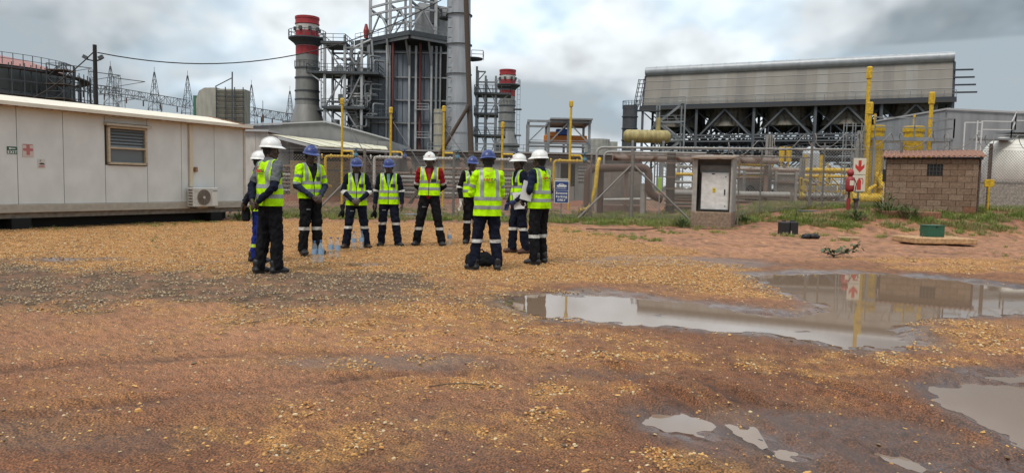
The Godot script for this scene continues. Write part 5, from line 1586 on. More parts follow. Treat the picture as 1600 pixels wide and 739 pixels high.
	handrail(hr, [Vector3(14.6, 0.6, -37), Vector3(17.6, 0.6, -37)], M("dull_yellow"), 1.2, 0.04)

func build_white_tank() -> void:
	var t := thingw("white_tank", "big white horizontal tank with a railed platform at the right edge", "tank", Vector3(30.5, 0.6, -43))
	var w := M("white_tank", Color(0.72, 0.70, 0.64), 0.55, 0.0, "grime", Vector3(0.5, 0.12, 0.5))
	var prof := []
	for i in 13:
		var a := PI / 2 * i / 12.0
		prof.append(Vector2(1.95 * sin(a), 1.15 * (1.0 - cos(a))))
	prof.append_array([Vector2(1.95, 5.0), Vector2(1.95, 10.0), Vector2(1.5, 11.0), Vector2(0, 11.3)])
	put(MB.new(t.position).lathe(Vector3(28.0, 2.75, -43), prof, 40, Basis(Vector3(0, 0, 1), Vector3(1, 0, 0), Vector3(0, 1, 0)), true), "shell", w, t)
	for x in [30.2, 36.0]: boxp(t, "saddle", M("concrete", Color(0.33, 0.31, 0.28), 0.9, 0.0, "blotch", Vector3.ONE * 1.5), Vector3(x, 0.9, -43), Vector3(0.5, 1.2, 2.6))
	boxp(t, "walkway", steel(), Vector3(31.5, 4.86, -42.6), Vector3(5.6, 0.12, 1.6))
	handrail(t, [Vector3(28.8, 4.92, -41.9), Vector3(34.0, 4.92, -41.9)], M("white_rail", Color(0.58, 0.58, 0.57), 0.5), 1.1, 0.05)
	handrail(t, [Vector3(26.9, 4.45, -41.9), Vector3(28.6, 4.45, -41.9), Vector3(28.8, 4.92, -41.9)], M("white_rail"), 0.95, 0.05)
	boxp(t, "step_landing", steel(), Vector3(27.7, 4.4, -42.3), Vector3(1.9, 0.10, 1.0))
	var b := MB.new(t.position)
	for x in [26.5, 26.75]: b.bar(Vector3(x, 0.6, -41.7), Vector3(x, 5.4, -41.7), 0.05)
	for k in 14: b.bar(Vector3(26.5, 0.9 + k * 0.3, -41.7), Vector3(26.75, 0.9 + k * 0.3, -41.7), 0.03)
	b.bar(Vector3(25.9, 0.6, -41.9), Vector3(25.9, 5.3, -41.9), 0.05)
	b.bar(Vector3(25.9, 5.3, -41.9), Vector3(26.75, 5.3, -41.7), 0.05)
	put(b, "ladder", M("white_rail"), t)
	var c := thingw("low_wall", "low beige rendered wall in front of the white tank", "wall", Vector3(24, 0.6, -33))
	var wm := M("beige_render", Color(0.40, 0.345, 0.29), 0.9, 0.0, "blotch", Vector3.ONE)
	for i in 6: boxp(c, "wall_bay", wm, Vector3(20.4 + i * 2.0, 1.1, -33), Vector3(1.98, 1.32, 0.2))
	boxp(c, "coping", M("concrete"), Vector3(25.4, 1.80, -33), Vector3(12.0, 0.08, 0.26))
	var d := thingw("parked_machine", "blue and yellow machine half hidden right of the block hut", "machine", Vector3(23.2, 0.6, -37.5))
	put(MB.new(d.position).bevel(Vector3(23.2, 1.9, -37.5), Vector3(1.3, 0.9, 1.2), 0.06), "body", M("deep_blue", Color(0.035, 0.045, 0.10), 0.5), d)
	put(MB.new(d.position).bevel(Vector3(23.3, 2.55, -37.4), Vector3(0.8, 0.38, 0.9), 0.05), "hood", M("amber_paint"), d)
	for k in 4: boxp(d, "slat", M("deep_blue"), Vector3(23.2, 1.65 + k * 0.17, -36.87), Vector3(1.0, 0.07, 0.06))
	boxp(d, "base", dark_steel(), Vector3(23.2, 1.0, -37.5), Vector3(1.4, 0.9, 1.3))

# ---------------------------------------------------------------- cabins and sheds at the left
func build_cabins() -> void:
	# the long white site cabin: its own axes have x along the front (0 at the right corner), z out of the front
	var t := thing("site_cabin", "long white panelled site cabin on block piers along the left", "cabin", Vector3(-8.2, 0, -22.1), 1.086)
	var wall := M("cabin_panel", Color(0.66, 0.66, 0.63), 0.65, 0.0, "soft", Vector3(0.5, 0.3, 0.5))
	var trim := M("cabin_trim", Color(0.50, 0.445, 0.36), 0.6, 0.0, "grime", Vector3.ONE)
	var roofm := M("cabin_roof", Color(0.72, 0.65, 0.53), 0.6, 0.0, "soft", Vector3.ONE * 0.6)
	var rustm := M("rust_edge", Color(0.30, 0.17, 0.09), 0.8, 0.0, "rust", Vector3.ONE * 1.5)
	var seams := [-12.0, -10.7, -9.5, -8.5, -7.5, -6.46, -5.43, -4.40, -3.24, -2.2, -1.98, -1.1, 0.0]
	for i in seams.size() - 1:
		var a: float = seams[i]
		var b: float = seams[i + 1]
		if i == 7:
			boxp(t, "panel", wall, Vector3((a + b) / 2, 2.675, -0.03), Vector3(b - a - 0.012, 0.27, 0.06), Basis.IDENTITY, 0.005)
			boxp(t, "panel", wall, Vector3((a + b) / 2, 1.065, -0.03), Vector3(b - a - 0.012, 0.95, 0.06), Basis.IDENTITY, 0.005)
		else:
			boxp(t, "panel", wall, Vector3((a + b) / 2, 1.70, -0.03), Vector3(b - a - 0.012, 2.22, 0.06), Basis.IDENTITY, 0.005)
	boxp(t, "core", M("cabin_core", Color(0.2, 0.19, 0.18), 0.9), Vector3(-6.0, 1.69, -1.6), Vector3(11.96, 2.18, 3.0))
	for i in 3:
		boxp(t, "end_panel", wall, Vector3(-0.03, 1.70, -0.56 - i * 1.03), Vector3(0.06, 2.22, 1.02), Basis.IDENTITY, 0.005)
	boxp(t, "corner_trim", trim, Vector3(-0.01, 1.69, 0.0), Vector3(0.07, 2.26, 0.05))
	boxp(t, "sill_beam", M("sill_beam", Color(0.40, 0.355, 0.29), 0.7, 0.0, "grime", Vector3.ONE), Vector3(-6.0, 0.49, -0.02), Vector3(12.04, 0.19, 0.14), Basis.IDENTITY, 0.01)
	boxp(t, "chassis_beam", M("chassis", Color(0.22, 0.19, 0.155), 0.8, 0.0, "blotch", Vector3.ONE), Vector3(-6.0, 0.335, -0.08), Vector3(12.0, 0.13, 0.10))
	boxp(t, "chassis_beam", M("chassis"), Vector3(-6.0, 0.335, -3.0), Vector3(12.0, 0.13, 0.10))
	boxp(t, "floor_plate", M("chassis"), Vector3(-6.0, 0.44, -1.6), Vector3(11.8, 0.06, 2.9))
	# low gable roof with a ridge along the cabin
	var r := MB.new()
	var e0 := Vector3(-12.25, 2.83, 0.26)
	var e1 := Vector3(0.08, 2.83, 0.26)
	var k0 := Vector3(-12.25, 3.17, -1.6)
	var k1 := Vector3(0.08, 3.17, -1.6)
	var f0 := Vector3(-12.25, 2.83, -3.5)
	var f1 := Vector3(0.08, 2.83, -3.5)
	var dn := Vector3(0, -0.05, 0)
	r.quad(e0, e1, k1, k0); r.quad(k0, k1, f1, f0)
	r.quad(e1 + dn, e0 + dn, k0 + dn, k1 + dn); r.quad(k1 + dn, k0 + dn, f0 + dn, f1 + dn)
	r.quad(e1, e1 + dn, k1 + dn, k1); r.quad(k1, k1 + dn, f1 + dn, f1)
	r.quad(e0 + dn, e0, k0, k0 + dn); r.quad(k0 + dn, k0, f0, f0 + dn)
	put(r, "roof", roofm, t)
	boxp(t, "eaves_strip", roofm, Vector3(-6.08, 2.825, 0.27), Vector3(12.34, 0.085, 0.03))
	boxp(t, "eaves_drip", rustm, Vector3(-6.08, 2.768, 0.26), Vector3(12.34, 0.03, 0.03))
	boxp(t, "soffit", trim, Vector3(-6.1, 2.785, 0.125), Vector3(12.2, 0.02, 0.23))
	var gb := MB.new()
	gb.poly(PackedVector2Array([Vector2(-3.1, 2.79), Vector2(0.0, 2.79), Vector2(-1.6, 3.10)]), 0.05, Transform3D(Basis(Vector3(0, 0, 1), Vector3(0, 1, 0), Vector3(-1, 0, 0)), Vector3(0.0, 0, 0)))
	put(gb, "gable_panel", wall, t)
	for q in [[e1, k1], [k1, f1]]:
		barp(t, "barge_board", rustm, q[0] + Vector3(0.02, -0.02, 0), q[1] + Vector3(0.02, -0.02, 0), 0.03, 0.09)
	# window with louvre panes above and a fixed pane below
	var wx := -3.81
	var fr := M("window_frame", Color(0.50, 0.40, 0.28), 0.6, 0.0, "grime", Vector3.ONE * 2.0)
	var win := MB.new()
	for q in [[wx, 2.50, 1.08, 0.06], [wx, 1.59, 1.08, 0.06], [wx, 1.98, 1.0, 0.05]]:
		win.bevel(Vector3(q[0], q[1], 0.02), Vector3(q[2], q[3], 0.09), 0.008)
	for x in [wx - 0.51, wx + 0.51]: win.bevel(Vector3(x, 2.045, 0.02), Vector3(0.06, 0.95, 0.09), 0.008)
	var wn := put(win, "window", fr, t)
	var dark := M("window_recess", Color(0.045, 0.047, 0.05), 0.8)
	boxp(wn, "recess", dark, Vector3(wx, 2.045, -0.09), Vector3(0.98, 0.88, 0.02))
	for i in 6:
		boxp(wn, "pane", M("louvre_glass", Color(0.13, 0.14, 0.145), 0.22), Vector3(wx, 2.045 + i * 0.078, -0.01), Vector3(0.96, 0.085, 0.012), Basis(Vector3.RIGHT, -0.55))
	boxp(wn, "pane", M("grey_glass", Color(0.11, 0.12, 0.125), 0.18), Vector3(wx, 1.785, -0.02), Vector3(0.96, 0.34, 0.012))
	boxp(t, "window_hood", trim, Vector3(wx, 2.575, 0.07), Vector3(1.22, 0.05, 0.17), Basis(Vector3.RIGHT, 0.25))
	# downpipe with conduit box
	boxp(t, "downpipe", M("cream_trunking", Color(0.58, 0.50, 0.36), 0.6), Vector3(-1.92, 1.885, 0.035), Vector3(0.11, 1.76, 0.06), Basis.IDENTITY, 0.01)
	put(MB.new().bevel(Vector3(-1.78, 1.5, 0.05), Vector3(0.1, 0.14, 0.09), 0.02), "tap_box", M("rust_edge"), t)
	# stains under the air conditioner
	# block piers
	for x in [-11.4, -6.42, -3.3, -1.06]:
		if x == -3.3: boxp(t, "pier_pad", M("block_pale", Color(0.36, 0.27, 0.2), 0.9, 0.0, "blotch", Vector3.ONE * 2.0), Vector3(x, 0.13, -1.2), Vector3(0.4, 0.27, 0.3))
		else: boxp(t, "pier_pad", M("block_pale"), Vector3(x, 0.13, -0.12), Vector3(0.42, 0.28, 0.30), Basis.IDENTITY, 0.012)
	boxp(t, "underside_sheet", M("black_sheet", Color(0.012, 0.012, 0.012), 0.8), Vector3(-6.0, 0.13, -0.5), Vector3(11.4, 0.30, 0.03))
	# air conditioner
	var ac := thing("air_conditioner", "white air conditioner unit mounted low on the cabin wall", "air conditioner", t.transform * Vector3(-1.66, 0.43, 0.0), 1.086)
	var acm := M("ac_white", Color(0.55, 0.535, 0.49), 0.5, 0.0, "grime", Vector3.ONE * 2.0)
	put(MB.new().bevel(Vector3(0, 0.29, 0.19), Vector3(0.84, 0.54, 0.27), 0.02), "case", acm, ac)
	var gr := MB.new()
	gr.lathe(Vector3(-0.08, 0.29, 0.318), [Vector2(0.225, 0), Vector2(0.225, 0.022), Vector2(0.21, 0.022), Vector2(0.205, 0.0)], 28, Basis(Vector3(1, 0, 0), Vector3(0, 0, 1), Vector3(0, -1, 0)))
	for rr in [0.06, 0.09, 0.12, 0.15, 0.18]:
		var pts := []
		for i in 25: pts.append(Vector3(-0.08 + cos(TAU * i / 24.0) * rr, 0.29 + sin(TAU * i / 24.0) * rr, 0.342))
		gr.path(pts, 0.004, 5)
	for i in 8:
		var a := TAU * i / 8.0
		gr.bar(Vector3(-0.08 + cos(a) * 0.04, 0.29 + sin(a) * 0.04, 0.341), Vector3(-0.08 + cos(a) * 0.22, 0.29 + sin(a) * 0.22, 0.341), 0.007)
	put(gr, "fan_grille", M("ac_grille", Color(0.24, 0.21, 0.17), 0.6), ac)
	put(MB.new().tube(Vector3(-0.08, 0.29, 0.326), Vector3(-0.08, 0.29, 0.33), 0.207, -1, 28), "fan_well", M("ac_well", Color(0.13, 0.105, 0.085), 0.8), ac)
	put(MB.new().tube(Vector3(-0.08, 0.29, 0.335), Vector3(-0.08, 0.29, 0.348), 0.038, -1, 16), "hub", acm, ac)
	for i in 6:
		boxp(ac, "vent_slot", M("ac_well"), Vector3(-0.422, 0.09 + i * 0.08, 0.2), Vector3(0.006, 0.045, 0.17))
	boxp(ac, "label_strip", M("ac_label", Color(0.12, 0.13, 0.14), 0.5), Vector3(0.30, 0.47, 0.3265), Vector3(0.13, 0.018, 0.003))
	boxp(ac, "side_cover", M("ac_cover", Color(0.60, 0.585, 0.54), 0.5), Vector3(0.29, 0.24, 0.327), Vector3(0.19, 0.38, 0.008))
	for x in [-0.3, 0.3]: boxp(ac, "bracket", dark_steel(), Vector3(x, 0.0, 0.14), Vector3(0.04, 0.04, 0.34))
	# signs on the cabin wall
	var sg := thing("exit_sign", "small dark green sign reading EXIT with an arrow on the cabin", "sign", t.transform * Vector3(-6.57, 1.80, 0.006), 1.086)
	boxp(sg, "plate", M("exit_green", Color(0.008, 0.075, 0.04), 0.5), Vector3.ZERO, Vector3(0.21, 0.165, 0.006))
	var wt := M("sign_white", Color(0.68, 0.68, 0.65), 0.5)
	put(text_mesh("EXIT", 0.095, 0.003, true), "lettering", wt, sg).position = Vector3(0, -0.04, 0.005)
	var ar := MB.new()
	ar.poly(PackedVector2Array([Vector2(-0.075, 0.04), Vector2(-0.035, 0.068), Vector2(-0.035, 0.049), Vector2(0.07, 0.049), Vector2(0.07, 0.031), Vector2(-0.035, 0.031), Vector2(-0.035, 0.012)]), 0.002, Transform3D(Basis.IDENTITY, Vector3(0, 0, 0.006)))
	put(ar, "arrow", wt, sg)
	sg = thing("first_aid_sign", "faded white sign with a pink red cross on the cabin", "sign", t.transform * Vector3(-6.23, 1.81, 0.006), 1.086)
	boxp(sg, "plate", M("faded_white", Color(0.55, 0.45, 0.40), 0.6), Vector3.ZERO, Vector3(0.24, 0.29, 0.006))
	var fp := M("faded_red", Color(0.42, 0.135, 0.13), 0.6)
	boxp(sg, "cross", fp, Vector3(0, 0.01, 0.005), Vector3(0.07, 0.22, 0.004))
	boxp(sg, "cross", fp, Vector3(-0.07, 0.02, 0.005), Vector3(0.07, 0.06, 0.004))
	boxp(sg, "cross", fp, Vector3(0.07, 0.02, 0.005), Vector3(0.07, 0.06, 0.004))
	boxp(sg, "border", fp, Vector3(0, 0.135, 0.005), Vector3(0.2, 0.018, 0.004))
	sg = thing("warning_notice", "small white notice with black and red print on the cabin", "sign", t.transform * Vector3(-5.94, 1.525, 0.006), 1.086)
	boxp(sg, "plate", M("notice_white", Color(0.55, 0.51, 0.47), 0.6), Vector3.ZERO, Vector3(0.165, 0.21, 0.006))
	put(MB.new().poly(PackedVector2Array([Vector2(-0.06, -0.02), Vector2(0.07, -0.025), Vector2(0.05, 0.005), Vector2(0.0, 0.02), Vector2(-0.05, 0.0)]), 0.002, Transform3D(Basis.IDENTITY, Vector3(0, 0, 0.006))), "dark_figure", M("print_black", Color(0.02, 0.015, 0.015), 0.6), sg)
	put(MB.new().poly(PackedVector2Array([Vector2(-0.045, 0.04), Vector2(-0.02, 0.04), Vector2(-0.01, 0.09), Vector2(-0.035, 0.08)]), 0.002, Transform3D(Basis.IDENTITY, Vector3(0, 0, 0.006))), "grey_figure", M("print_grey", Color(0.2, 0.19, 0.19), 0.6), sg)
	for y in [-0.05, -0.075]: boxp(sg, "print_line", M("faded_red"), Vector3(0.0, y, 0.005), Vector3(0.12, 0.014, 0.004))

	# second pale cabin behind the first
	var c := thingw("grey_cabin", "plain pale grey cabin end standing just right of the white cabin", "cabin", Vector3(-10.6, 0, -31))
	var pale := M("pale_grey_panel", Color(0.52, 0.50, 0.465), 0.7, 0.0, "grime", Vector3(0.5, 0.2, 0.5))
	for i in 3: boxp(c, "panel", pale, Vector3(-11.42 + i * 0.5, 1.68, -30.05), Vector3(0.49, 3.05, 0.08))
	boxp(c, "body", pale, Vector3(-10.94, 1.63, -30.75), Vector3(1.5, 3.0, 1.3))
	var cr := MB.new(c.position)
	cr.box(Vector3(-10.9, 3.24, -30.7), Vector3(1.66, 0.08, 1.7))
	put(cr, "roof", M("shed_trim"), c)
	# the grey gabled shed and its lean-to with a cream roof
	var g := thingw("gabled_shed", "grey gabled metal shed behind the cream lean-to roof", "shed", Vector3(-12.5, 0, -48))
	var gm := M("gable_grey", Color(0.225, 0.23, 0.23), 0.6, 0.1, "grime", Vector3(0.3, 0.1, 0.3))
	put(MB.new(g.position).poly(PackedVector2Array([Vector2(-18.0, 0), Vector2(-7.9, 0), Vector2(-7.9, 3.86), Vector2(-11.85, 4.88), Vector2(-18.0, 4.50)]), 9.0, Transform3D(Basis.IDENTITY, Vector3(0, 0, -46))), "body", gm, g)
	var ge := MB.new(g.position)
	ge.bar(Vector3(-18.1, 4.56, -45.9), Vector3(-11.85, 4.94, -45.9), 0.09)
	ge.bar(Vector3(-11.85, 4.94, -45.9), Vector3(-7.75, 3.88, -45.9), 0.09)
	put(ge, "verge", M("shed_trim"), g)
	for i in 12:
		var x := -17.0 + i * 0.8
		boxp(g, "cladding_sheet", gm, Vector3(x, 1.9, -45.94), Vector3(0.77, 3.8, 0.05))
	var l := thingw("lean_to", "open lean-to with a cream sheet roof in front of the grey shed", "lean-to", Vector3(-9.8, 0, -42))
	var lr := MB.new(l.position)
	var A := Vector3(-15.3, 4.08, -45.8)
	var B := Vector3(-8.0, 3.45, -45.8)
	var Cc := Vector3(-6.9, 3.02, -40.0)
	var D := Vector3(-10.75, 3.15, -40.0)
	var sheets := 9
	for i in sheets:
		var u0 := float(i) / sheets
		var u1 := float(i + 1) / sheets - 0.008
		var m := MB.new(l.position)
		var up := Vector3(0, 0.01 * (i % 2), 0)
		var a := A.lerp(B, u0) + up
		var b := A.lerp(B, u1) + up
		var cc := D.lerp(Cc, u1) + up
		var dd := D.lerp(Cc, u0) + up
		m.quad(dd, cc, b, a)
		m.quad(dd - Vector3(0, 0.05, 0), cc - Vector3(0, 0.05, 0), cc, dd)
		put(m, "roof_sheet", M("cream_sheet", Color(0.62, 0.585, 0.43), 0.6, 0.0, "grime", Vector3.ONE * 0.5), l)
	barp(l, "fascia", M("shed_trim"), D - Vector3(0.1, 0.13, -0.02), Cc - Vector3(-0.1, 0.13, -0.02), 0.14, 0.06)
	barp(l, "side_beam", M("shed_trim"), D - Vector3(0.05, 0.12, 0), A - Vector3(0.05, 0.12, 0), 0.12)
	for x in [-10.8, -9.0, -7.1]: boxp(l, "post", steel(), Vector3(x, 1.5, -40.3), Vector3(0.12, 3.0, 0.12))
	boxp(l, "back_wall", M("ochre_wall", Color(0.36, 0.27, 0.15), 0.9, 0.0, "blotch", Vector3.ONE), Vector3(-11.2, 1.2, -43.6), Vector3(4.4, 2.4, 0.15))
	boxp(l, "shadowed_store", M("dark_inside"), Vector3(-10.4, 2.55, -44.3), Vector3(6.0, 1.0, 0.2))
	for i in 6: boxp(l, "stored_crate", rusty(), Vector3(-9.4 + (i % 3) * 0.7, 2.0 + (i / 3) * 0.3, -42.4), Vector3(0.6, 0.25, 0.5))
	barp(l, "cross_rail", dark_steel(), Vector3(-11.6, 1.8, -40.6), Vector3(-7.0, 1.85, -40.6), 0.09)

# ---------------------------------------------------------------- chain-link fence, cabinet, hut, signs
func build_fence() -> void:
	var post := M("fence_post", Color(0.21, 0.19, 0.172), 0.7, 0.1, "grime", Vector3.ONE * 2.0)
	var brown := M("rusted_post", Color(0.125, 0.085, 0.065), 0.85, 0.0, "blotch", Vector3.ONE * 2.0)
	var wire := M("wire", Color(0.22, 0.205, 0.185), 0.6, 0.1)
	var t := thingw("chain_link_fence", "chain link fence with razor coil running behind the whole yard", "fence", Vector3(6.0, 0, -25.6))
	var zf := -25.6
	var x := -8.4
	var xs := []
	while x < 27.0:
		xs.append(x)
		x += 3.15
	for i in xs.size():
		var px: float = xs[i]
		var g := broad_h(px, zf)
		var big := i == 4
		put(MB.new(t.position).tube(Vector3(px, g - 0.1, zf), Vector3(px, g + (2.5 if big else 2.35), zf), 0.065 if big else (0.06 if i in [8] else 0.048), -1, 10), "post", brown if i == 8 else post, t)
	for px: float in [2.75, 8.75, 10.95, 12.2, 18.6]:
		var g := broad_h(px, zf)
		put(MB.new(t.position).tube(Vector3(px, g - 0.1, zf), Vector3(px, g + 2.3, zf), 0.032, -1, 8), "post", post, t)
	# the braced post and the braced left end
	for q in [[4.2, 2.0, -1.0, 2.35], [4.2, 2.0, 1.0, 2.35], [-8.4, 1.9, -1.0, 1.6], [-5.25, 1.9, -1.0, 1.9]]:
		var g := broad_h(q[0], zf)
		put(MB.new(t.position).tube(Vector3(q[0], g + q[1], zf), Vector3(q[0] + q[2] * q[3] * 0.85, g + 0.02, zf + 0.75), 0.035, -1, 8), "brace", post, t)
	# mesh, wires and coil: bay by bay
	for i in xs.size() - 1:
		var a: float = xs[i]
		var b: float = xs[i + 1]
		var ga := broad_h(a, zf)
		var gb := broad_h(b, zf)
		var m := MB.new(t.position)
		var hh := 2.05
		var p := 0.105
		var k := int((b - a + hh) / p)
		for j in k:
			for s: float in [1.0, -1.0]:
				var x0 := a - hh + j * p if s > 0 else a + j * p
				var y0 := 0.0
				var x1 := x0 + hh * s
				var y1 := hh
				if s < 0: x1 = x0 - hh
				var lo := Vector2(x0, y0)
				var hi := Vector2(x1, y1)
				# clip to the bay
				var t0 := 0.0
				var t1 := 1.0
				var dx := hi.x - lo.x
				var ta := (a - lo.x) / dx
				var tb := (b - lo.x) / dx
				t0 = maxf(t0, minf(ta, tb)); t1 = minf(t1, maxf(ta, tb))
				if t1 - t0 < 0.02: continue
				var u := lo.lerp(hi, t0)
				var v := lo.lerp(hi, t1)
				m.tube(Vector3(u.x, u.y + 0.05 + lerpf(ga, gb, (u.x - a) / (b - a)), zf + 0.05), Vector3(v.x, v.y + 0.05 + lerpf(ga, gb, (v.x - a) / (b - a)), zf + 0.05), 0.0062, -1, 3, false)
		put(m, "mesh", wire, t, "stuff")
		m = MB.new(t.position)
		for y in [0.08, 1.1, 2.1, 2.22, 2.33]: m.bar(Vector3(a, ga + y, zf + 0.06), Vector3(b, gb + y, zf + 0.06), 0.008)
		put(m, "line_wire", wire, t)
		if b > 9.0:
			var pts := []
			var n := 8 * 12
			for j in n + 1:
				var s := float(j) / n
				var an := s * TAU * 4.0 + i
				pts.append(Vector3(lerpf(a, b, s) + 0.22 * sin(an * 0.5), lerpf(ga, gb, s) + 2.40 + 0.25 * sin(an), zf + 0.25 * cos(an)))
			put(MB.new(t.position).path(pts, 0.013, 4), "razor_coil", wire, t)
	for q in [[10.6, 2.4, 0.02], [4.2, 2.42, 0.02]]:
		pass
	# top rail pipe between the braced post and the cabinet
	barp(t, "top_rail", post, Vector3(4.2, 2.36, zf), Vector3(10.5, 2.40, zf), 0.04)
	build_cabinet()
	build_hut()
	build_signs()

func build_cabinet() -> void:
	var t := thing("control_cabinet", "white control cabinet in an open grey shelter on a brown plinth", "cabinet", Vector3(6.28, 0, -22.6), -0.43)
	var sh := M("shelter_grey", Color(0.36, 0.34, 0.31), 0.7, 0.0, "grime", Vector3.ONE * 1.2)
	var con := M("brown_concrete", Color(0.30, 0.215, 0.155), 0.95, 0.0, "blotch", Vector3.ONE * 1.6)
	put(MB.new().bevel(Vector3(0, 0.26, 0), Vector3(1.22, 0.56, 0.95), 0.02), "plinth", con, t)
	for x in [-0.57, 0.57]:
		put(MB.new().bevel(Vector3(x, 1.36, -0.02), Vector3(0.06, 1.64, 0.86), 0.008), "side_wall", sh, t)
	boxp(t, "back_wall", sh, Vector3(0, 1.36, -0.43), Vector3(1.08, 1.64, 0.04))
	boxp(t, "front_stile", sh, Vector3(-0.50, 1.36, 0.40), Vector3(0.08, 1.64, 0.05))
	put(MB.new().bevel(Vector3(0.02, 2.225, 0.06), Vector3(1.30, 0.07, 1.12), 0.012, Basis(Vector3.RIGHT, 0.06)), "canopy", M("canopy", Color(0.33, 0.26, 0.205), 0.7, 0.0, "grime", Vector3.ONE * 1.5), t)
	boxp(t, "lintel", sh, Vector3(0.04, 1.86, -0.1), Vector3(1.0, 0.22, 0.05))
	put(MB.new().bevel(Vector3(0.06, 1.17, -0.02), Vector3(0.84, 1.16, 0.5), 0.012), "case", M("cabinet_white", Color(0.58, 0.58, 0.56), 0.5, 0.0, "grime", Vector3.ONE * 1.2), t)
	var door := put(MB.new().bevel(Vector3(0.06, 1.17, 0.243), Vector3(0.80, 1.12, 0.02), 0.006), "door", M("cabinet_door", Color(0.66, 0.66, 0.645), 0.45, 0.0, "grime", Vector3.ONE * 1.2), t)
	put(MB.new().bevel(Vector3(0.36, 1.15, 0.265), Vector3(0.035, 0.17, 0.03), 0.008), "handle", M("black_plastic", Color(0.015, 0.015, 0.015), 0.4), door)
	for y in [0.72, 1.62]: boxp(door, "lock", M("black_plastic"), Vector3(0.38, y, 0.258), Vector3(0.03, 0.03, 0.02))
	put(MB.new().bevel(Vector3(0.0, 1.70, 0.257), Vector3(0.09, 0.035, 0.01), 0.003), "nameplate", M("black_plastic"), door)
	# yellow warning label with a black bolt
	boxp(door, "warning_label", M("label_yellow", Color(0.62, 0.46, 0.03), 0.5), Vector3(0.04, 1.20, 0.256), Vector3(0.095, 0.15, 0.006))
	put(MB.new().poly(PackedVector2Array([Vector2(-0.025, 0.0), Vector2(0.025, 0.0), Vector2(0.0, 0.045)]), 0.002, Transform3D(Basis.IDENTITY, Vector3(0.04, 1.20, 0.262))), "warning_triangle", M("black_plastic"), door)
	for y in [1.145, 1.165]: boxp(door, "print_line", M("black_plastic"), Vector3(0.04, y, 0.2605), Vector3(0.06, 0.006, 0.003))
	boxp(t, "gap", M("dark_inside"), Vector3(0.03, 0.575, 0.1), Vector3(0.98, 0.03, 0.5))
	barp(t, "conduit", post_mat(), Vector3(0.72, 0.0, -0.2), Vector3(0.70, 2.3, -0.2), 0.04)

func post_mat() -> Material: return M("fence_post")

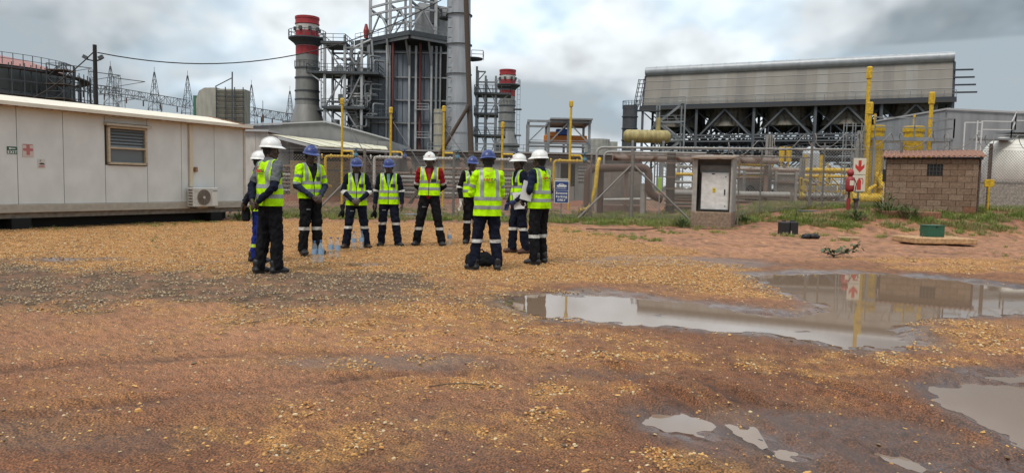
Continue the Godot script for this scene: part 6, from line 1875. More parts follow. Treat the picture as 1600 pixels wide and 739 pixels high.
func build_hut() -> void:
	var t := thing("block_hut", "small concrete block hut with a rust red corrugated roof", "hut", Vector3(13.72, 0.45, -23.82), -0.49)
	rng.seed = 12
	var tones := []
	for c in [Color(0.255, 0.168, 0.112), Color(0.28, 0.188, 0.128), Color(0.235, 0.152, 0.10), Color(0.295, 0.205, 0.142), Color(0.26, 0.175, 0.118)]:
		tones.append(M("block_%d" % tones.size(), c, 0.95, 0.0, "blotch", Vector3.ONE * 2.2))
	var low := M("block_red_stained", Color(0.27, 0.125, 0.07), 0.95, 0.0, "blotch", Vector3.ONE * 2.2)
	var w := 2.62
	var dpt := 2.2
	var ch := 0.196
	boxp(t, "mortar", M("mortar", Color(0.235, 0.15, 0.095), 0.95, 0.0, "blotch", Vector3.ONE * 3.0), Vector3(0, 0.96, -dpt / 2), Vector3(w - 0.05, 1.92, dpt - 0.05))
	for r in 10:
		var y := (r + 0.5) * ch - 0.02
		var x := -w / 2
		var first := true
		while x < w / 2 - 0.02:
			var bl := 0.41 if not (first and r % 2) else 0.205
			first = false
			bl = minf(bl, w / 2 - x)
			var mid := x + bl / 2
			x += bl
			if r in [7, 8]:          # leave the vent opening free
				var xl := mid - bl / 2
				var xr := mid + bl / 2
				if xl >= -0.13 and xr <= 0.33: continue
				if xl < -0.13 and xr > -0.13: xr = -0.12
				elif xl < 0.33 and xr > 0.33: xl = 0.32
				if xr - xl < 0.03: continue
				mid = (xl + xr) / 2
				bl = xr - xl
			var m: Material = low if (r == 0 and rng.randf() < 0.7) or (r == 1 and mid > 0.5 and rng.randf() < 0.8) else tones[rng.randi() % 5]
			boxp(t, "block", m, Vector3(mid, y, 0.0 + rng.randf_range(-0.002, 0.004)), Vector3(bl - 0.009, ch - 0.009, 0.09), Basis.IDENTITY, 0.005)
		for s in [-1.0, 1.0]:
			var z := 0.045
			first = true
			while z > -dpt + 0.02:
				var bl := 0.41 if not (first and r % 2 == 0) else 0.25
				first = false
				bl = minf(bl, z + dpt)
				boxp(t, "block", tones[rng.randi() % 5], Vector3(s * (w / 2 - 0.02), y, z - bl / 2 - 0.1), Vector3(0.09, ch - 0.012, bl - 0.012), Basis.IDENTITY, 0.006)
				z -= bl
	# vent opening with a grille
	boxp(t, "vent", M("dark_inside"), Vector3(0.10, 1.56, 0.0), Vector3(0.44, 0.38, 0.07))
	for i in 4: boxp(t, "vent_bar", dark_steel(), Vector3(-0.05 + i * 0.1, 1.56, 0.042), Vector3(0.015, 0.38, 0.012))
	for i in 2: boxp(t, "vent_bar", dark_steel(), Vector3(0.10, 1.5 + i * 0.13, 0.05), Vector3(0.44, 0.012, 0.012))
	# corrugated roof
	var tile := M("roof_rust_red", Color(0.34, 0.155, 0.095), 0.8, 0.0, "blotch", Vector3.ONE * 2.0)
	var sheets := 5
	for s in sheets:
		var b := MB.new()
		var x0 := -1.46 + s * 2.92 / sheets
		var n := 36
		for i in n:
			var xa := x0 + (2.92 / sheets + 0.03) * i / n
			var xb := x0 + (2.92 / sheets + 0.03) * (i + 1) / n
			var ya := 0.022 * sin(xa * 44.0) + 0.004 * s
			var yb := 0.022 * sin(xb * 44.0) + 0.004 * s
			var na := Vector3(-0.9 * cos(xa * 44.0), 1, 0).normalized()
			var nb := Vector3(-0.9 * cos(xb * 44.0), 1, 0).normalized()
			b.quadn(Vector3(xa, 1.99 + ya, 0.22), Vector3(xb, 1.99 + yb, 0.22), Vector3(xb, 2.30 + yb, -2.4), Vector3(xa, 2.30 + ya, -2.4), na, nb, nb, na)
			b.quad(Vector3(xa, 1.955 + ya, 0.22), Vector3(xb, 1.955 + yb, 0.22), Vector3(xb, 1.99 + yb, 0.22), Vector3(xa, 1.99 + ya, 0.22))
		put(b, "roof_sheet", tile, t)
	boxp(t, "wall_plate", M("dark_wood"), Vector3(0, 1.93, 0.06), Vector3(2.8, 0.06, 0.1))
	for x in [-1.36, 1.36]: boxp(t, "gutter_end", M("dark_wood"), Vector3(x, 1.93, 0.1), Vector3(0.1, 0.1, 0.2))
	boxp(t, "junction_box", M("black_plastic"), Vector3(-1.37, 1.35, 0.0), Vector3(0.09, 0.42, 0.1))
	put(MB.new().tube(Vector3(-1.36, 0, 0.0), Vector3(-1.36, 1.8, 0.0), 0.02, -1, 8), "conduit", M("pale_pipe", Color(0.45, 0.43, 0.4), 0.6), t)
	put(MB.new().tube(Vector3(1.35, 0, 0.0), Vector3(1.35, 1.9, 0.0), 0.025, -1, 8), "corner_pipe", M("rusted_post"), t)

func build_signs() -> void:
	# blue parking sign
	var t := thing("parking_sign", "blue sign with a white car reading Reverse Parking ONLY on a thin post", "sign", Vector3(1.64, 0, -24.4), 0.03)
	put(MB.new().tube(Vector3(0, -0.1, -0.03), Vector3(0, 1.30, -0.03), 0.018, -1, 8), "post", M("fence_post"), t)
	put(MB.new().bevel(Vector3(0, 1.03, 0), Vector3(0.49, 0.75, 0.02), 0.006), "plate", M("sign_white2", Color(0.62, 0.63, 0.64), 0.5), t)
	var blue := M("sign_blue", Color(0.012, 0.045, 0.17), 0.45)
	boxp(t, "upper_field", blue, Vector3(0, 1.235, 0.011), Vector3(0.455, 0.30, 0.006))
	boxp(t, "lower_field", blue, Vector3(0, 0.875, 0.011), Vector3(0.455, 0.395, 0.006))
	var wt := M("sign_white")
	var car := PackedVector2Array([Vector2(-0.16, -0.03), Vector2(-0.165, 0.015), Vector2(-0.11, 0.03), Vector2(-0.075, 0.075), Vector2(0.03, 0.08), Vector2(0.085, 0.04), Vector2(0.16, 0.022), Vector2(0.168, -0.03)])
	put(MB.new().poly(car, 0.003, Transform3D(Basis.IDENTITY, Vector3(0.0, 1.235, 0.018))), "car_symbol", wt, t)
	put(MB.new().poly(PackedVector2Array([Vector2(-0.065, 0.035), Vector2(-0.05, 0.06), Vector2(0.025, 0.065), Vector2(0.06, 0.035)]), 0.002, Transform3D(Basis.IDENTITY, Vector3(0.0, 1.235, 0.0205))), "car_window", blue, t)
	for x in [-0.095, 0.095]:
		put(MB.new().tube(Vector3(x, 1.205, 0.016), Vector3(x, 1.205, 0.0205), 0.034, -1, 16), "car_wheel", blue, t)
		put(MB.new().tube(Vector3(x, 1.205, 0.017), Vector3(x, 1.205, 0.0215), 0.022, -1, 16), "car_hub", wt, t)
	boxp(t, "arrow_line", wt, Vector3(-0.02, 1.15, 0.016), Vector3(0.36, 0.012, 0.004))
	for q in [["Reverse", 0.99], ["Parking", 0.875], ["ONLY", 0.76]]:
		put(text_mesh(q[0], 0.105, 0.004, true), "lettering", wt, t).position = Vector3(0, q[1], 0.017)
	# fire extinguisher sign: two plates, one over the other, on a slim post
	var f := thing("fire_sign", "white sign pair with a red down arrow over a red extinguisher", "sign", Vector3(11.50, 0.48, -24.1), 0.0)
	put(MB.new().tube(Vector3(0.03, -0.4, -0.03), Vector3(0.03, 1.9, -0.03), 0.02, -1, 8), "post", M("fence_post"), f)
	var pl := M("sign_cream", Color(0.60, 0.55, 0.44), 0.6)
	var rd := M("sign_red", Color(0.46, 0.03, 0.022), 0.5)
	for y in [1.04, 1.60]: put(MB.new().bevel(Vector3(0, y, 0), Vector3(0.42, 0.54, 0.014), 0.004), "plate", pl, f)
	put(MB.new().poly(PackedVector2Array([Vector2(0, -0.20), Vector2(0.15, -0.04), Vector2(0.15, 0.08), Vector2(0.05, -0.01), Vector2(0.05, 0.2), Vector2(-0.05, 0.2), Vector2(-0.05, -0.01), Vector2(-0.15, 0.08), Vector2(-0.15, -0.04)]), 0.003, Transform3D(Basis.IDENTITY, Vector3(0, 1.60, 0.0105))), "arrow", rd, f)
	put(MB.new().poly(PackedVector2Array([Vector2(-0.07, -0.22), Vector2(0.07, -0.22), Vector2(0.07, 0.08), Vector2(0.03, 0.13), Vector2(0.03, 0.17), Vector2(-0.03, 0.17), Vector2(-0.03, 0.13), Vector2(-0.07, 0.08)]), 0.003, Transform3D(Basis.IDENTITY, Vector3(0, 1.04, 0.0105))), "extinguisher_symbol", rd, f)
	put(MB.new().path([Vector3(0.02, 1.20, 0.011), Vector3(0.10, 1.21, 0.011), Vector3(0.13, 1.14, 0.011), Vector3(0.12, 1.02, 0.011)], 0.011, 6), "hose_symbol", rd, f)
	# red hooded extinguisher on a post with two short posts
	var e := thing("hydrant_post", "red hooded extinguisher strapped to a post left of the fire sign", "fire extinguisher", Vector3(11.05, 0.40, -23.8))
	put(MB.new().tube(Vector3(0, -0.3, 0), Vector3(0, 1.35, 0), 0.035, -1, 8), "post", M("rusted_post"), e)
	var red := M("faded_hood_red", Color(0.30, 0.025, 0.028), 0.5, 0.0, "grime", Vector3.ONE * 3.0)
	put(MB.new().lathe(Vector3(-0.04, 0.82, 0.12), [Vector2(0, 0), Vector2(0.11, 0.02), Vector2(0.135, 0.12), Vector2(0.13, 0.42), Vector2(0.09, 0.5), Vector2(0.05, 0.52)], 14, Basis.IDENTITY, true), "cylinder", red, e)
	put(MB.new().ball(Vector3(-0.04, 1.45, 0.12), Vector3(0.11, 0.13, 0.11), 12), "hood", red, e)
	boxp(e, "label", M("sign_cream"), Vector3(-0.04, 1.12, 0.25), Vector3(0.13, 0.16, 0.006))
	put(MB.new().path([Vector3(0.06, 1.3, 0.16), Vector3(0.14, 1.1, 0.18), Vector3(0.10, 0.85, 0.2)], 0.016, 6), "hose", M("black_rubber"), e)
	for q in [[-0.07, 0.62, red], [0.17, 0.55, M("rusted_post")]]:
		put(MB.new().tube(Vector3(q[0], -0.5, 0.15), Vector3(q[0], q[1], 0.15), 0.06, -1, 12), "short_post", q[2], e)
	put(MB.new().tube(Vector3(0.17, 0.55, 0.15), Vector3(0.17, 0.62, 0.15), 0.10, -1, 12), "post_cap", M("black_plastic"), e)
	# yellow marker plate on a post right of the hut
	var y := thing("gas_marker", "yellow marker plate on a yellow post right of the block hut", "marker", Vector3(16.36, 0.62, -24.9))
	put(MB.new().tube(Vector3(0, -0.1, 0), Vector3(0, 0.9, 0), 0.035, -1, 10), "post", yellow(), y)
	put(MB.new().bevel(Vector3(0, 1.0, 0), Vector3(0.34, 0.26, 0.05), 0.015), "plate", yellow(), y)
	for k in 3: boxp(y, "print_mark", M("dull_yellow"), Vector3(-0.08 + k * 0.08, 0.98 + 0.04 * (k % 2), 0.027), Vector3(0.04, 0.02, 0.003))

# ---------------------------------------------------------------- things lying about
func build_small_things() -> void:
	# slab with a green box
	var con := M("yellow_concrete", Color(0.56, 0.34, 0.17), 0.95, 0.0, "blotch", Vector3.ONE * 1.5)
	var t := thing("concrete_slab", "flat ochre concrete slab under the green box", "slab", Vector3(10.3, gy(10.3, -17.6) + 0.08, -17.6), 0.05)
	put(MB.new().bevel(Vector3(0, 0.04, 0), Vector3(1.55, 0.14, 1.0), 0.02), "slab", con, t)
	put(MB.new().tube(Vector3(-0.45, 0.11, 0.25), Vector3(-0.44, 0.26, 0.25), 0.008, -1, 6), "steel_pin", M("rusted_post"), t)
	t = thing("green_box", "small green metal box standing on the concrete slab", "box", Vector3(10.32, gy(10.3, -17.6) + 0.19, -17.72), 0.08)
	var gm := M("green_box", Color(0.018, 0.10, 0.055), 0.5, 0.0, "grime", Vector3.ONE * 3.0)
	put(MB.new().bevel(Vector3(0, 0.135, 0), Vector3(0.42, 0.27, 0.34), 0.012), "case", gm, t)
	put(MB.new().bevel(Vector3(0, 0.276, 0), Vector3(0.44, 0.022, 0.36), 0.008), "lid", gm, t)
	boxp(t, "hasp", M("black_plastic"), Vector3(0, 0.25, 0.176), Vector3(0.04, 0.05, 0.012))
	# long brick kerb block by the hut
	t = thing("brick_plinth", "long red brown rendered plinth in the grass before the hut", "plinth", Vector3(12.55, 0.35, -22.9), -0.03)
	put(MB.new().bevel(Vector3(0, 0.1, 0), Vector3(1.75, 0.42, 0.6), 0.03), "block", M("red_render", Color(0.28, 0.135, 0.075), 0.95, 0.0, "blotch", Vector3.ONE * 2.0), t)
	t = thing("timber_plank", "short pale timber plank lying on the bare soil", "plank", Vector3(8.85, gy(8.85, -18.95) + 0.03, -18.95), -0.03)
	put(MB.new().bevel(Vector3(0, 0.02, 0), Vector3(0.55, 0.035, 0.2), 0.006), "plank", M("pale_timber", Color(0.56, 0.40, 0.22), 0.85, 0.0, "grain", Vector3(0.4, 3, 3)), t)
	# black battery-like box and a black bag
	t = thing("black_battery", "square black battery case standing at the grass edge", "battery", Vector3(7.75, gy(7.75, -20.3), -20.3), 0.12)
	var bl := M("scuffed_black", Color(0.016, 0.016, 0.018), 0.55, 0.0, "blotch", Vector3.ONE * 4.0)
	put(MB.new().bevel(Vector3(-0.11, 0.17, 0), Vector3(0.22, 0.36, 0.3), 0.02), "case", bl, t)
	put(MB.new().bevel(Vector3(0.13, 0.175, 0.01), Vector3(0.23, 0.37, 0.3), 0.02), "case", bl, t)
	for x in [-0.11, 0.13]: boxp(t, "handle", bl, Vector3(x, 0.38, 0), Vector3(0.12, 0.03, 0.05), Basis.IDENTITY, 0.008)
	put(MB.new().path([Vector3(0.2, 0.36, 0), Vector3(0.24, 0.55, 0), Vector3(0.22, 0.72, 0.02)], 0.008, 5), "wire", M("black_rubber"), t)
	boxp(t, "torn_label", M("faded_white"), Vector3(0.03, 0.06, 0.165), Vector3(0.03, 0.09, 0.004))
	t = thing("black_bag", "crumpled black bag lying on the soil left of the plank", "bag", Vector3(7.78, gy(7.78, -18.75), -18.75))
	rng.seed = 8
	var b := MB.new()
	for i in 9: b.ball(Vector3(rng.randf_range(-0.18, 0.18), 0.05 + 0.03 * rng.randf(), rng.randf_range(-0.08, 0.08)), Vector3(0.11, 0.07, 0.08) * rng.randf_range(0.7, 1.2), 8)
	put(b, "cloth", bl, t)
	put(MB.new().path([Vector3(-0.1, 0.09, 0.1), Vector3(-0.25, 0.05, 0.14), Vector3(-0.3, 0.01, 0.05)], 0.012, 5), "strap", bl, t)
	# leafy sprig fallen in front
	t = thing("leafy_sprig", "broken leafy sprig lying on the bare soil", "branch", Vector3(6.22, gy(6.22, -13.6), -13.6))
	var lf := M("sprig_leaf", Color(0.075, 0.105, 0.05), 0.7)
	put(MB.new().path([Vector3(-0.35, 0.1, 0), Vector3(-0.1, 0.05, 0.02), Vector3(0.15, 0.12, 0), Vector3(0.38, 0.26, -0.05)], 0.012, 5), "stem", M("bark"), t)
	var lm := MB.new()
	lm.quad(Vector3(0, 0, 0), Vector3(0.025, 0.012, 0.035), Vector3(0, 0.0, 0.09), Vector3(-0.025, 0.012, 0.035))
	var leaf := lm.mesh()
	for i in 60:
		var s := rng.randf()
		var p := Vector3(-0.35, 0.1, 0).lerp(Vector3(0.38, 0.22, -0.05), s) + Vector3(0, -0.07 * sin(s * PI), 0) + Vector3(rng.randfn(0, 0.03), rng.randf_range(-0.02, 0.06), rng.randfn(0, 0.03))
		var o := put(leaf, "leaf", lf, t)
		o.transform = Transform3D(Basis.from_euler(Vector3(rng.randf_range(-1.2, 0.8), rng.randf() * TAU, rng.randf_range(-0.6, 0.6))).scaled(Vector3.ONE * rng.randf_range(0.8, 1.6)), p)
	# brown cable on the ground and the blue pipe behind the men
	t = thing("brown_hose", "thin brown hose on the ground left of the control cabinet", "hose", Vector3(4.0, 0.02, -21.0))
	var pts := []
	for i in 22:
		var s := i / 21.0
		pts.append(Vector3(-1.9 + s * 4.6, 0.02, 0.5 - 1.3 * s + 0.25 * sin(s * 7.0)))
	put(MB.new().path(pts, 0.02, 6), "hose", M("brown_hose", Color(0.11, 0.05, 0.035), 0.7), t)
	t = thing("blue_pipe", "pale blue plastic pipe lying on the ground behind the men", "pipe", Vector3(-2.6, 0.04, -26.8))
	pts = []
	for i in 14: pts.append(Vector3(-2.6 + i * 0.42, 0.02, 0.1 * sin(i * 0.8)))
	put(MB.new().path(pts, 0.035, 8), "pipe", M("pale_blue", Color(0.25, 0.33, 0.40), 0.5), t)
	# iron manhole cover plate by the fire sign
	t = thing("cover_plate", "dark steel cover plate on a red earth base left of the fire sign", "cover", Vector3(10.3, 0.42, -24.6))
	put(MB.new().bevel(Vector3(0, 0.12, 0), Vector3(1.15, 0.07, 0.6), 0.01), "plate", dark_steel(), t)
	put(MB.new().bevel(Vector3(0, 0.0, 0), Vector3(1.2, 0.18, 0.62), 0.03), "base", M("red_render"), t)
	# water bottles
	var spots := [[-3.02, -11.02, "large water bottle with blue label, front left of its pair"], [-2.91, -10.98, "large water bottle with blue label, front right of its pair"], [-2.99, -11.90, "large water bottle of the middle pair, left one"], [-2.87, -11.86, "large water bottle of the middle pair, right one"], [-2.90, -13.22, "clear water bottle left of the two between the third man's feet"], [-2.79, -13.36, "clear water bottle right of the two between the third man's feet"], [-1.28, -14.72, "single clear water bottle beside the man in the red shirt"], [-2.95, -11.12, "large water bottle standing behind the front pair"]]
	var proto: Node3D = null
	for i in spots.size():
		var q: Array = spots[i]
		var o: Node3D
		if proto == null:
			proto = make_bottle(q[2])
			o = proto
		else:
			o = proto.duplicate()
			o.name = numbered("water_bottle", self)
			add_child(o, true)
			tag(o, q[2], "bottle", "water bottles on the gravel")
		o.position = Vector3(q[0], ground_h(q[0], q[1], -0.6) + 0.012, q[1])
		o.rotation.y = i * 1.3
	# small clods and a stick in the foreground
	t = thing("stick", "thin brown stick lying on the gravel in the foreground", "stick", Vector3(-0.38, gy(-0.38, -4.5) + 0.01, -4.5), 0.5)
	put(MB.new().path([Vector3(-0.14, 0, 0), Vector3(-0.02, 0.012, 0.03), Vector3(0.10, 0.005, 0.05), Vector3(0.2, 0.0, 0.12)], 0.004, 5), "twig", M("bark"), t)
	# tall weeds by the fire sign
	var wm := M("weed_leaf", Color(0.055, 0.10, 0.025), 0.7)
	rng.seed = 31
	for q in [[11.9, -22.9, 1.0, "thick green weed bush below the fire sign"], [12.3, -22.4, 0.75, "lower green weed bush right of the fire sign"], [10.6, -22.2, 0.55, "small green weed clump left of the extinguisher post"], [5.2, -22.1, 0.45, "small green weed clump at the left foot of the control cabinet"], [-1.0, -26.2, 0.5, "dry weed clump by the fence behind the shorter man with gloves"], [2.6, -26.6, 0.75, "dry straw bush behind the blue parking sign"], [7.4, -23.2, 0.4, "small green weed clump right of the control cabinet"], [-8.0, -21.2, 0.45, "small weed clump at the right end of the white cabin"]]:
		var w := thing("weed_bush", q[3], "weed", Vector3(q[0], ground_h(q[0], q[1], -0.6), q[1]), 0.0)
		var s: float = q[2]
		var wb := MB.new()
		for i in int(260 * s) + 60:
			var a := rng.randf() * TAU
			var r := sqrt(rng.randf()) * 0.5 * s
			var h := s * rng.randf_range(0.15, 0.75) * (1.0 - 0.6 * r / (0.5 * s))
			var p := Vector3(cos(a) * r, h, sin(a) * r)
			var out := Vector3(cos(a), rng.randf_range(0.1, 1.3), sin(a)).normalized() * rng.randf_range(0.08, 0.2)
			var side := out.cross(Vector3.UP).normalized() * rng.randf_range(0.008, 0.022)
			wb.tri(p - side, p + side, p + out)
			if i % 3 == 0: wb.quad(Vector3(p.x * 0.4, 0, p.z * 0.4) - side * 0.3, Vector3(p.x * 0.4, 0, p.z * 0.4) + side * 0.3, p + side * 0.3, p - side * 0.3)
		put(wb, "foliage", M("dry_weed", Color(0.23, 0.19, 0.095), 0.8) if q[3].begins_with("dry") else wm, w, "stuff")

func gy(x: float, z: float) -> float: return ground_h(x, z, -0.6)

func make_bottle(label: String) -> Node3D:
	var t := thing("water_bottle", label, "bottle", Vector3.ZERO, 0.0, "water bottles on the gravel")
	var pl := StandardMaterial3D.new()
	pl.resource_name = "clear_plastic"
	pl.albedo_color = Color(0.72, 0.80, 0.86, 0.17)
	pl.transparency = BaseMaterial3D.TRANSPARENCY_ALPHA
	pl.roughness = 0.08
	put(MB.new().lathe(Vector3.ZERO, [Vector2(0, 0.0), Vector2(0.040, 0.0), Vector2(0.044, 0.01), Vector2(0.044, 0.07), Vector2(0.041, 0.08), Vector2(0.044, 0.09), Vector2(0.044, 0.21), Vector2(0.036, 0.25), Vector2(0.016, 0.29), Vector2(0.013, 0.30), Vector2(0.013, 0.315)], 16, Basis.IDENTITY, true), "body", pl, t)
	put(MB.new().lathe(Vector3.ZERO, [Vector2(0.0448, 0.125), Vector2(0.0448, 0.20)], 16), "label", M("bottle_blue", Color(0.24, 0.36, 0.52), 0.5), t)
	put(MB.new().tube(Vector3(0, 0.305, 0), Vector3(0, 0.33, 0), 0.016, -1, 12), "cap", M("cap_blue", Color(0.04, 0.14, 0.34), 0.45), t)
	return t

# ---------------------------------------------------------------- people
# A body is a set of bones (two ends, two radii) joined into one smooth skin and meshed as surface nets.
class Hide:
	var v := PackedVector3Array()
	var n := PackedVector3Array()
	var t := PackedInt32Array()

func nets(bones: Array, cell: float, k: float) -> Hide:
	var lo := Vector3.ONE * 1e9
	var hi := -lo
	for b in bones:
		for e in 2:
			var r: float = b[2 + e] + cell * 2.5
			lo = lo.min(b[e] - Vector3.ONE * r)
			hi = hi.max(b[e] + Vector3.ONE * r)
	var nx := int(ceil((hi.x - lo.x) / cell)) + 1
	var ny := int(ceil((hi.y - lo.y) / cell)) + 1
	var nz := int(ceil((hi.z - lo.z) / cell)) + 1
	var f := PackedFloat32Array()
	f.resize(nx * ny * nz)
	f.fill(1.0)
	var far := k + cell * 2.0
	for b in bones:
		var a: Vector3 = b[0]
		var ab: Vector3 = b[1] - a
		var ra: float = b[2]
		var dr: float = b[3] - ra
		var ll := maxf(ab.length_squared(), 1e-9)
		var m := maxf(ra, b[3]) + far
		var l := ((a.min(b[1]) - Vector3.ONE * m - lo) / cell).floor().max(Vector3.ZERO)
		var h := ((a.max(b[1]) + Vector3.ONE * m - lo) / cell).ceil()
		for z in range(int(l.z), mini(int(h.z) + 1, nz)):
			for y in range(int(l.y), mini(int(h.y) + 1, ny)):
				var row := (z * ny + y) * nx
				for x in range(int(l.x), mini(int(h.x) + 1, nx)):
					var p := lo + Vector3(x, y, z) * cell - a
					var s := clampf(p.dot(ab) / ll, 0.0, 1.0)
					var d := (p - ab * s).length() - ra - dr * s
					var o := f[row + x]
					var q := maxf(k - absf(d - o), 0.0) / k
					f[row + x] = minf(d, o) - q * q * k * 0.25
	var out := Hide.new()
	var id := PackedInt32Array()
	id.resize(nx * ny * nz)
	id.fill(-1)
	var sy := nx
	var sz := nx * ny
	var lim := cell * 1.9
	for z in nz - 1:
		for y in ny - 1:
			var row := (z * ny + y) * nx
			for x in nx - 1:
				var i := row + x
				var f0 := f[i]
				if f0 > lim or f0 < -lim: continue
				var g := [f0, f[i + 1], f[i + sy], f[i + sy + 1], f[i + sz], f[i + sz + 1], f[i + sz + sy], f[i + sz + sy + 1]]
				var neg := 0
				for c in 8: neg += int(g[c] < 0.0)
				if neg == 0 or neg == 8: continue
				var sum := Vector3.ZERO
				var cnt := 0
				for e in [[0, 1], [2, 3], [4, 5], [6, 7], [0, 2], [1, 3], [4, 6], [5, 7], [0, 4], [1, 5], [2, 6], [3, 7]]:
					var u: float = g[e[0]]
					var w: float = g[e[1]]
					if (u < 0.0) != (w < 0.0):
						var s := u / (u - w)
						var pa := Vector3(e[0] & 1, (e[0] >> 1) & 1, e[0] >> 2)
						var pb := Vector3(e[1] & 1, (e[1] >> 1) & 1, e[1] >> 2)
						sum += pa.lerp(pb, s)
						cnt += 1
				id[i] = out.v.size()
				out.v.push_back(lo + (Vector3(x, y, z) + sum / cnt) * cell)
	for z in range(1, nz - 1):
		for y in range(1, ny - 1):
			var row := (z * ny + y) * nx
			for x in range(1, nx - 1):
				var i := row + x
				if id[i] < 0 and id[i - 1] < 0 and id[i - sy] < 0 and id[i - sz] < 0: continue
				var s0 := f[i] < 0.0
				for ax in 3:
					var st: int = [1, sy, sz][ax]
					if (f[i + st] < 0.0) == s0: continue
					var du: int = [sy, sz, 1][ax]
					var dv: int = [sz, 1, sy][ax]
					var a := id[i]
					var b := id[i - du]
					var c := id[i - du - dv]
					var d := id[i - dv]
					if a < 0 or b < 0 or c < 0 or d < 0: continue
					if s0: out.t.append_array([a, b, c, a, c, d])
					else: out.t.append_array([a, c, b, a, d, c])
	finish(out)
	return out

func finish(s: Hide) -> void:
	s.n.resize(s.v.size())
	s.n.fill(Vector3.ZERO)
	for i in range(0, s.t.size(), 3):
		var c := (s.v[s.t[i + 1]] - s.v[s.t[i]]).cross(s.v[s.t[i + 2]] - s.v[s.t[i]])
		for j in 3: s.n[s.t[i + j]] += c
	for i in s.n.size(): s.n[i] = s.n[i].normalized()

func crease(s: Hide, amp: float, freq: Vector3, sd: float) -> void:      # folds in cloth
	for i in s.v.size():
		var p := s.v[i] * freq + Vector3(sd, sd, 0)
		var q := fc.get_noise_3d(p.x, p.y, p.z)
		s.v[i] += s.n[i] * amp * (q * 1.6 - 0.3)
	finish(s)

# the part of a skin where every one of the signs is positive, pushed out by off, into a mesh builder
func cut(s: Hide, signs: Array, off: float, b: MB) -> void:
	var tv := []       # triangles as [p0, p1, p2, n0, n1, n2]
	for i in range(0, s.t.size(), 3):
		var poly := [[s.v[s.t[i]], s.n[s.t[i]]], [s.v[s.t[i + 1]], s.n[s.t[i + 1]]], [s.v[s.t[i + 2]], s.n[s.t[i + 2]]]]
		for g: Callable in signs:
			var ds := []
			var pos := 0
			for q in poly:
				var d: float = g.call(q[0])
				ds.append(d)
				pos += int(d > 0.0)
			if pos == poly.size(): continue
			if pos == 0:
				poly = []
				break
			var o := []
			for j in poly.size():
				var m := (j + 1) % poly.size()
				var d0: float = ds[j]
				var d1: float = ds[m]
				if d0 > 0.0: o.append(poly[j])
				if (d0 > 0.0) != (d1 > 0.0):
					var t := d0 / (d0 - d1)
					o.append([(poly[j][0] as Vector3).lerp(poly[m][0], t), (poly[j][1] as Vector3).lerp(poly[m][1], t)])
			poly = o
		for j in range(1, poly.size() - 1):
			b.trin(poly[0][0] + poly[0][1] * off, poly[j][0] + poly[j][1] * off, poly[j + 1][0] + poly[j + 1][1] * off, poly[0][1], poly[j][1], poly[j + 1][1])

func add_skin(b: MB, s: Hide, xf := Transform3D.IDENTITY) -> void:
	var flip := xf.basis.determinant() < 0.0
	for i in range(0, s.t.size(), 3):
		var p := []
		for j in 3:
			p.append(xf * s.v[s.t[i + j]])
			p.append((xf.basis * s.n[s.t[i + j]]).normalized())
		if flip: b.trin(p[0], p[4], p[2], p[1], p[5], p[3])
		else: b.trin(p[0], p[2], p[4], p[1], p[3], p[5])

var head_skin: Hide
var hand_skin := {}
var shoe_skin: Hide

func make_head() -> Hide:
	var b := []
	for x in [-0.018, 0.018]:
		b.append([Vector3(x, 0.045, -0.035), Vector3(x, 0.05, 0.03), 0.062, 0.056])
	b.append([Vector3(0, 0.0, -0.03), Vector3(0, -0.02, 0.03), 0.066, 0.056])
	b.append([Vector3(0, -0.055, 0.035), Vector3(0, -0.085, 0.062), 0.05, 0.027])        # jaw and chin
	for s in [-1.0, 1.0]:
		b.append([Vector3(s * 0.045, -0.045, 0.015), Vector3(s * 0.025, -0.08, 0.05), 0.026, 0.024])
		b.append([Vector3(s * 0.040, -0.005, 0.055), Vector3(s * 0.03, -0.018, 0.066), 0.02, 0.018])    # cheek
		b.append([Vector3(s * 0.038, 0.034, 0.068), Vector3(s * 0.01, 0.034, 0.082), 0.012, 0.012])     # brow
		b.append([Vector3(s * 0.072, 0.012, -0.012), Vector3(s * 0.078, -0.022, -0.008), 0.011, 0.008]) # ear
		b.append([Vector3(s * 0.072, 0.012, -0.012), Vector3(s * 0.084, 0.006, -0.022), 0.010, 0.007])
		b.append([Vector3(s * 0.005, -0.012, 0.094), Vector3(s * 0.013, -0.02, 0.088), 0.011, 0.009])   # nostril
		b.append([Vector3(0, -0.046, 0.090), Vector3(s * 0.020, -0.049, 0.079), 0.0075, 0.005])         # upper lip
		b.append([Vector3(0, -0.058, 0.089), Vector3(s * 0.017, -0.056, 0.080), 0.008, 0.005])          # lower lip
	b.append([Vector3(0, 0.026, 0.082), Vector3(0, -0.010, 0.102), 0.010, 0.013])                       # nose
	b.append([Vector3(0, -0.06, -0.015), Vector3(0, -0.135, -0.012), 0.054, 0.055])                       # neck
	return nets(b, 0.0065, 0.016)

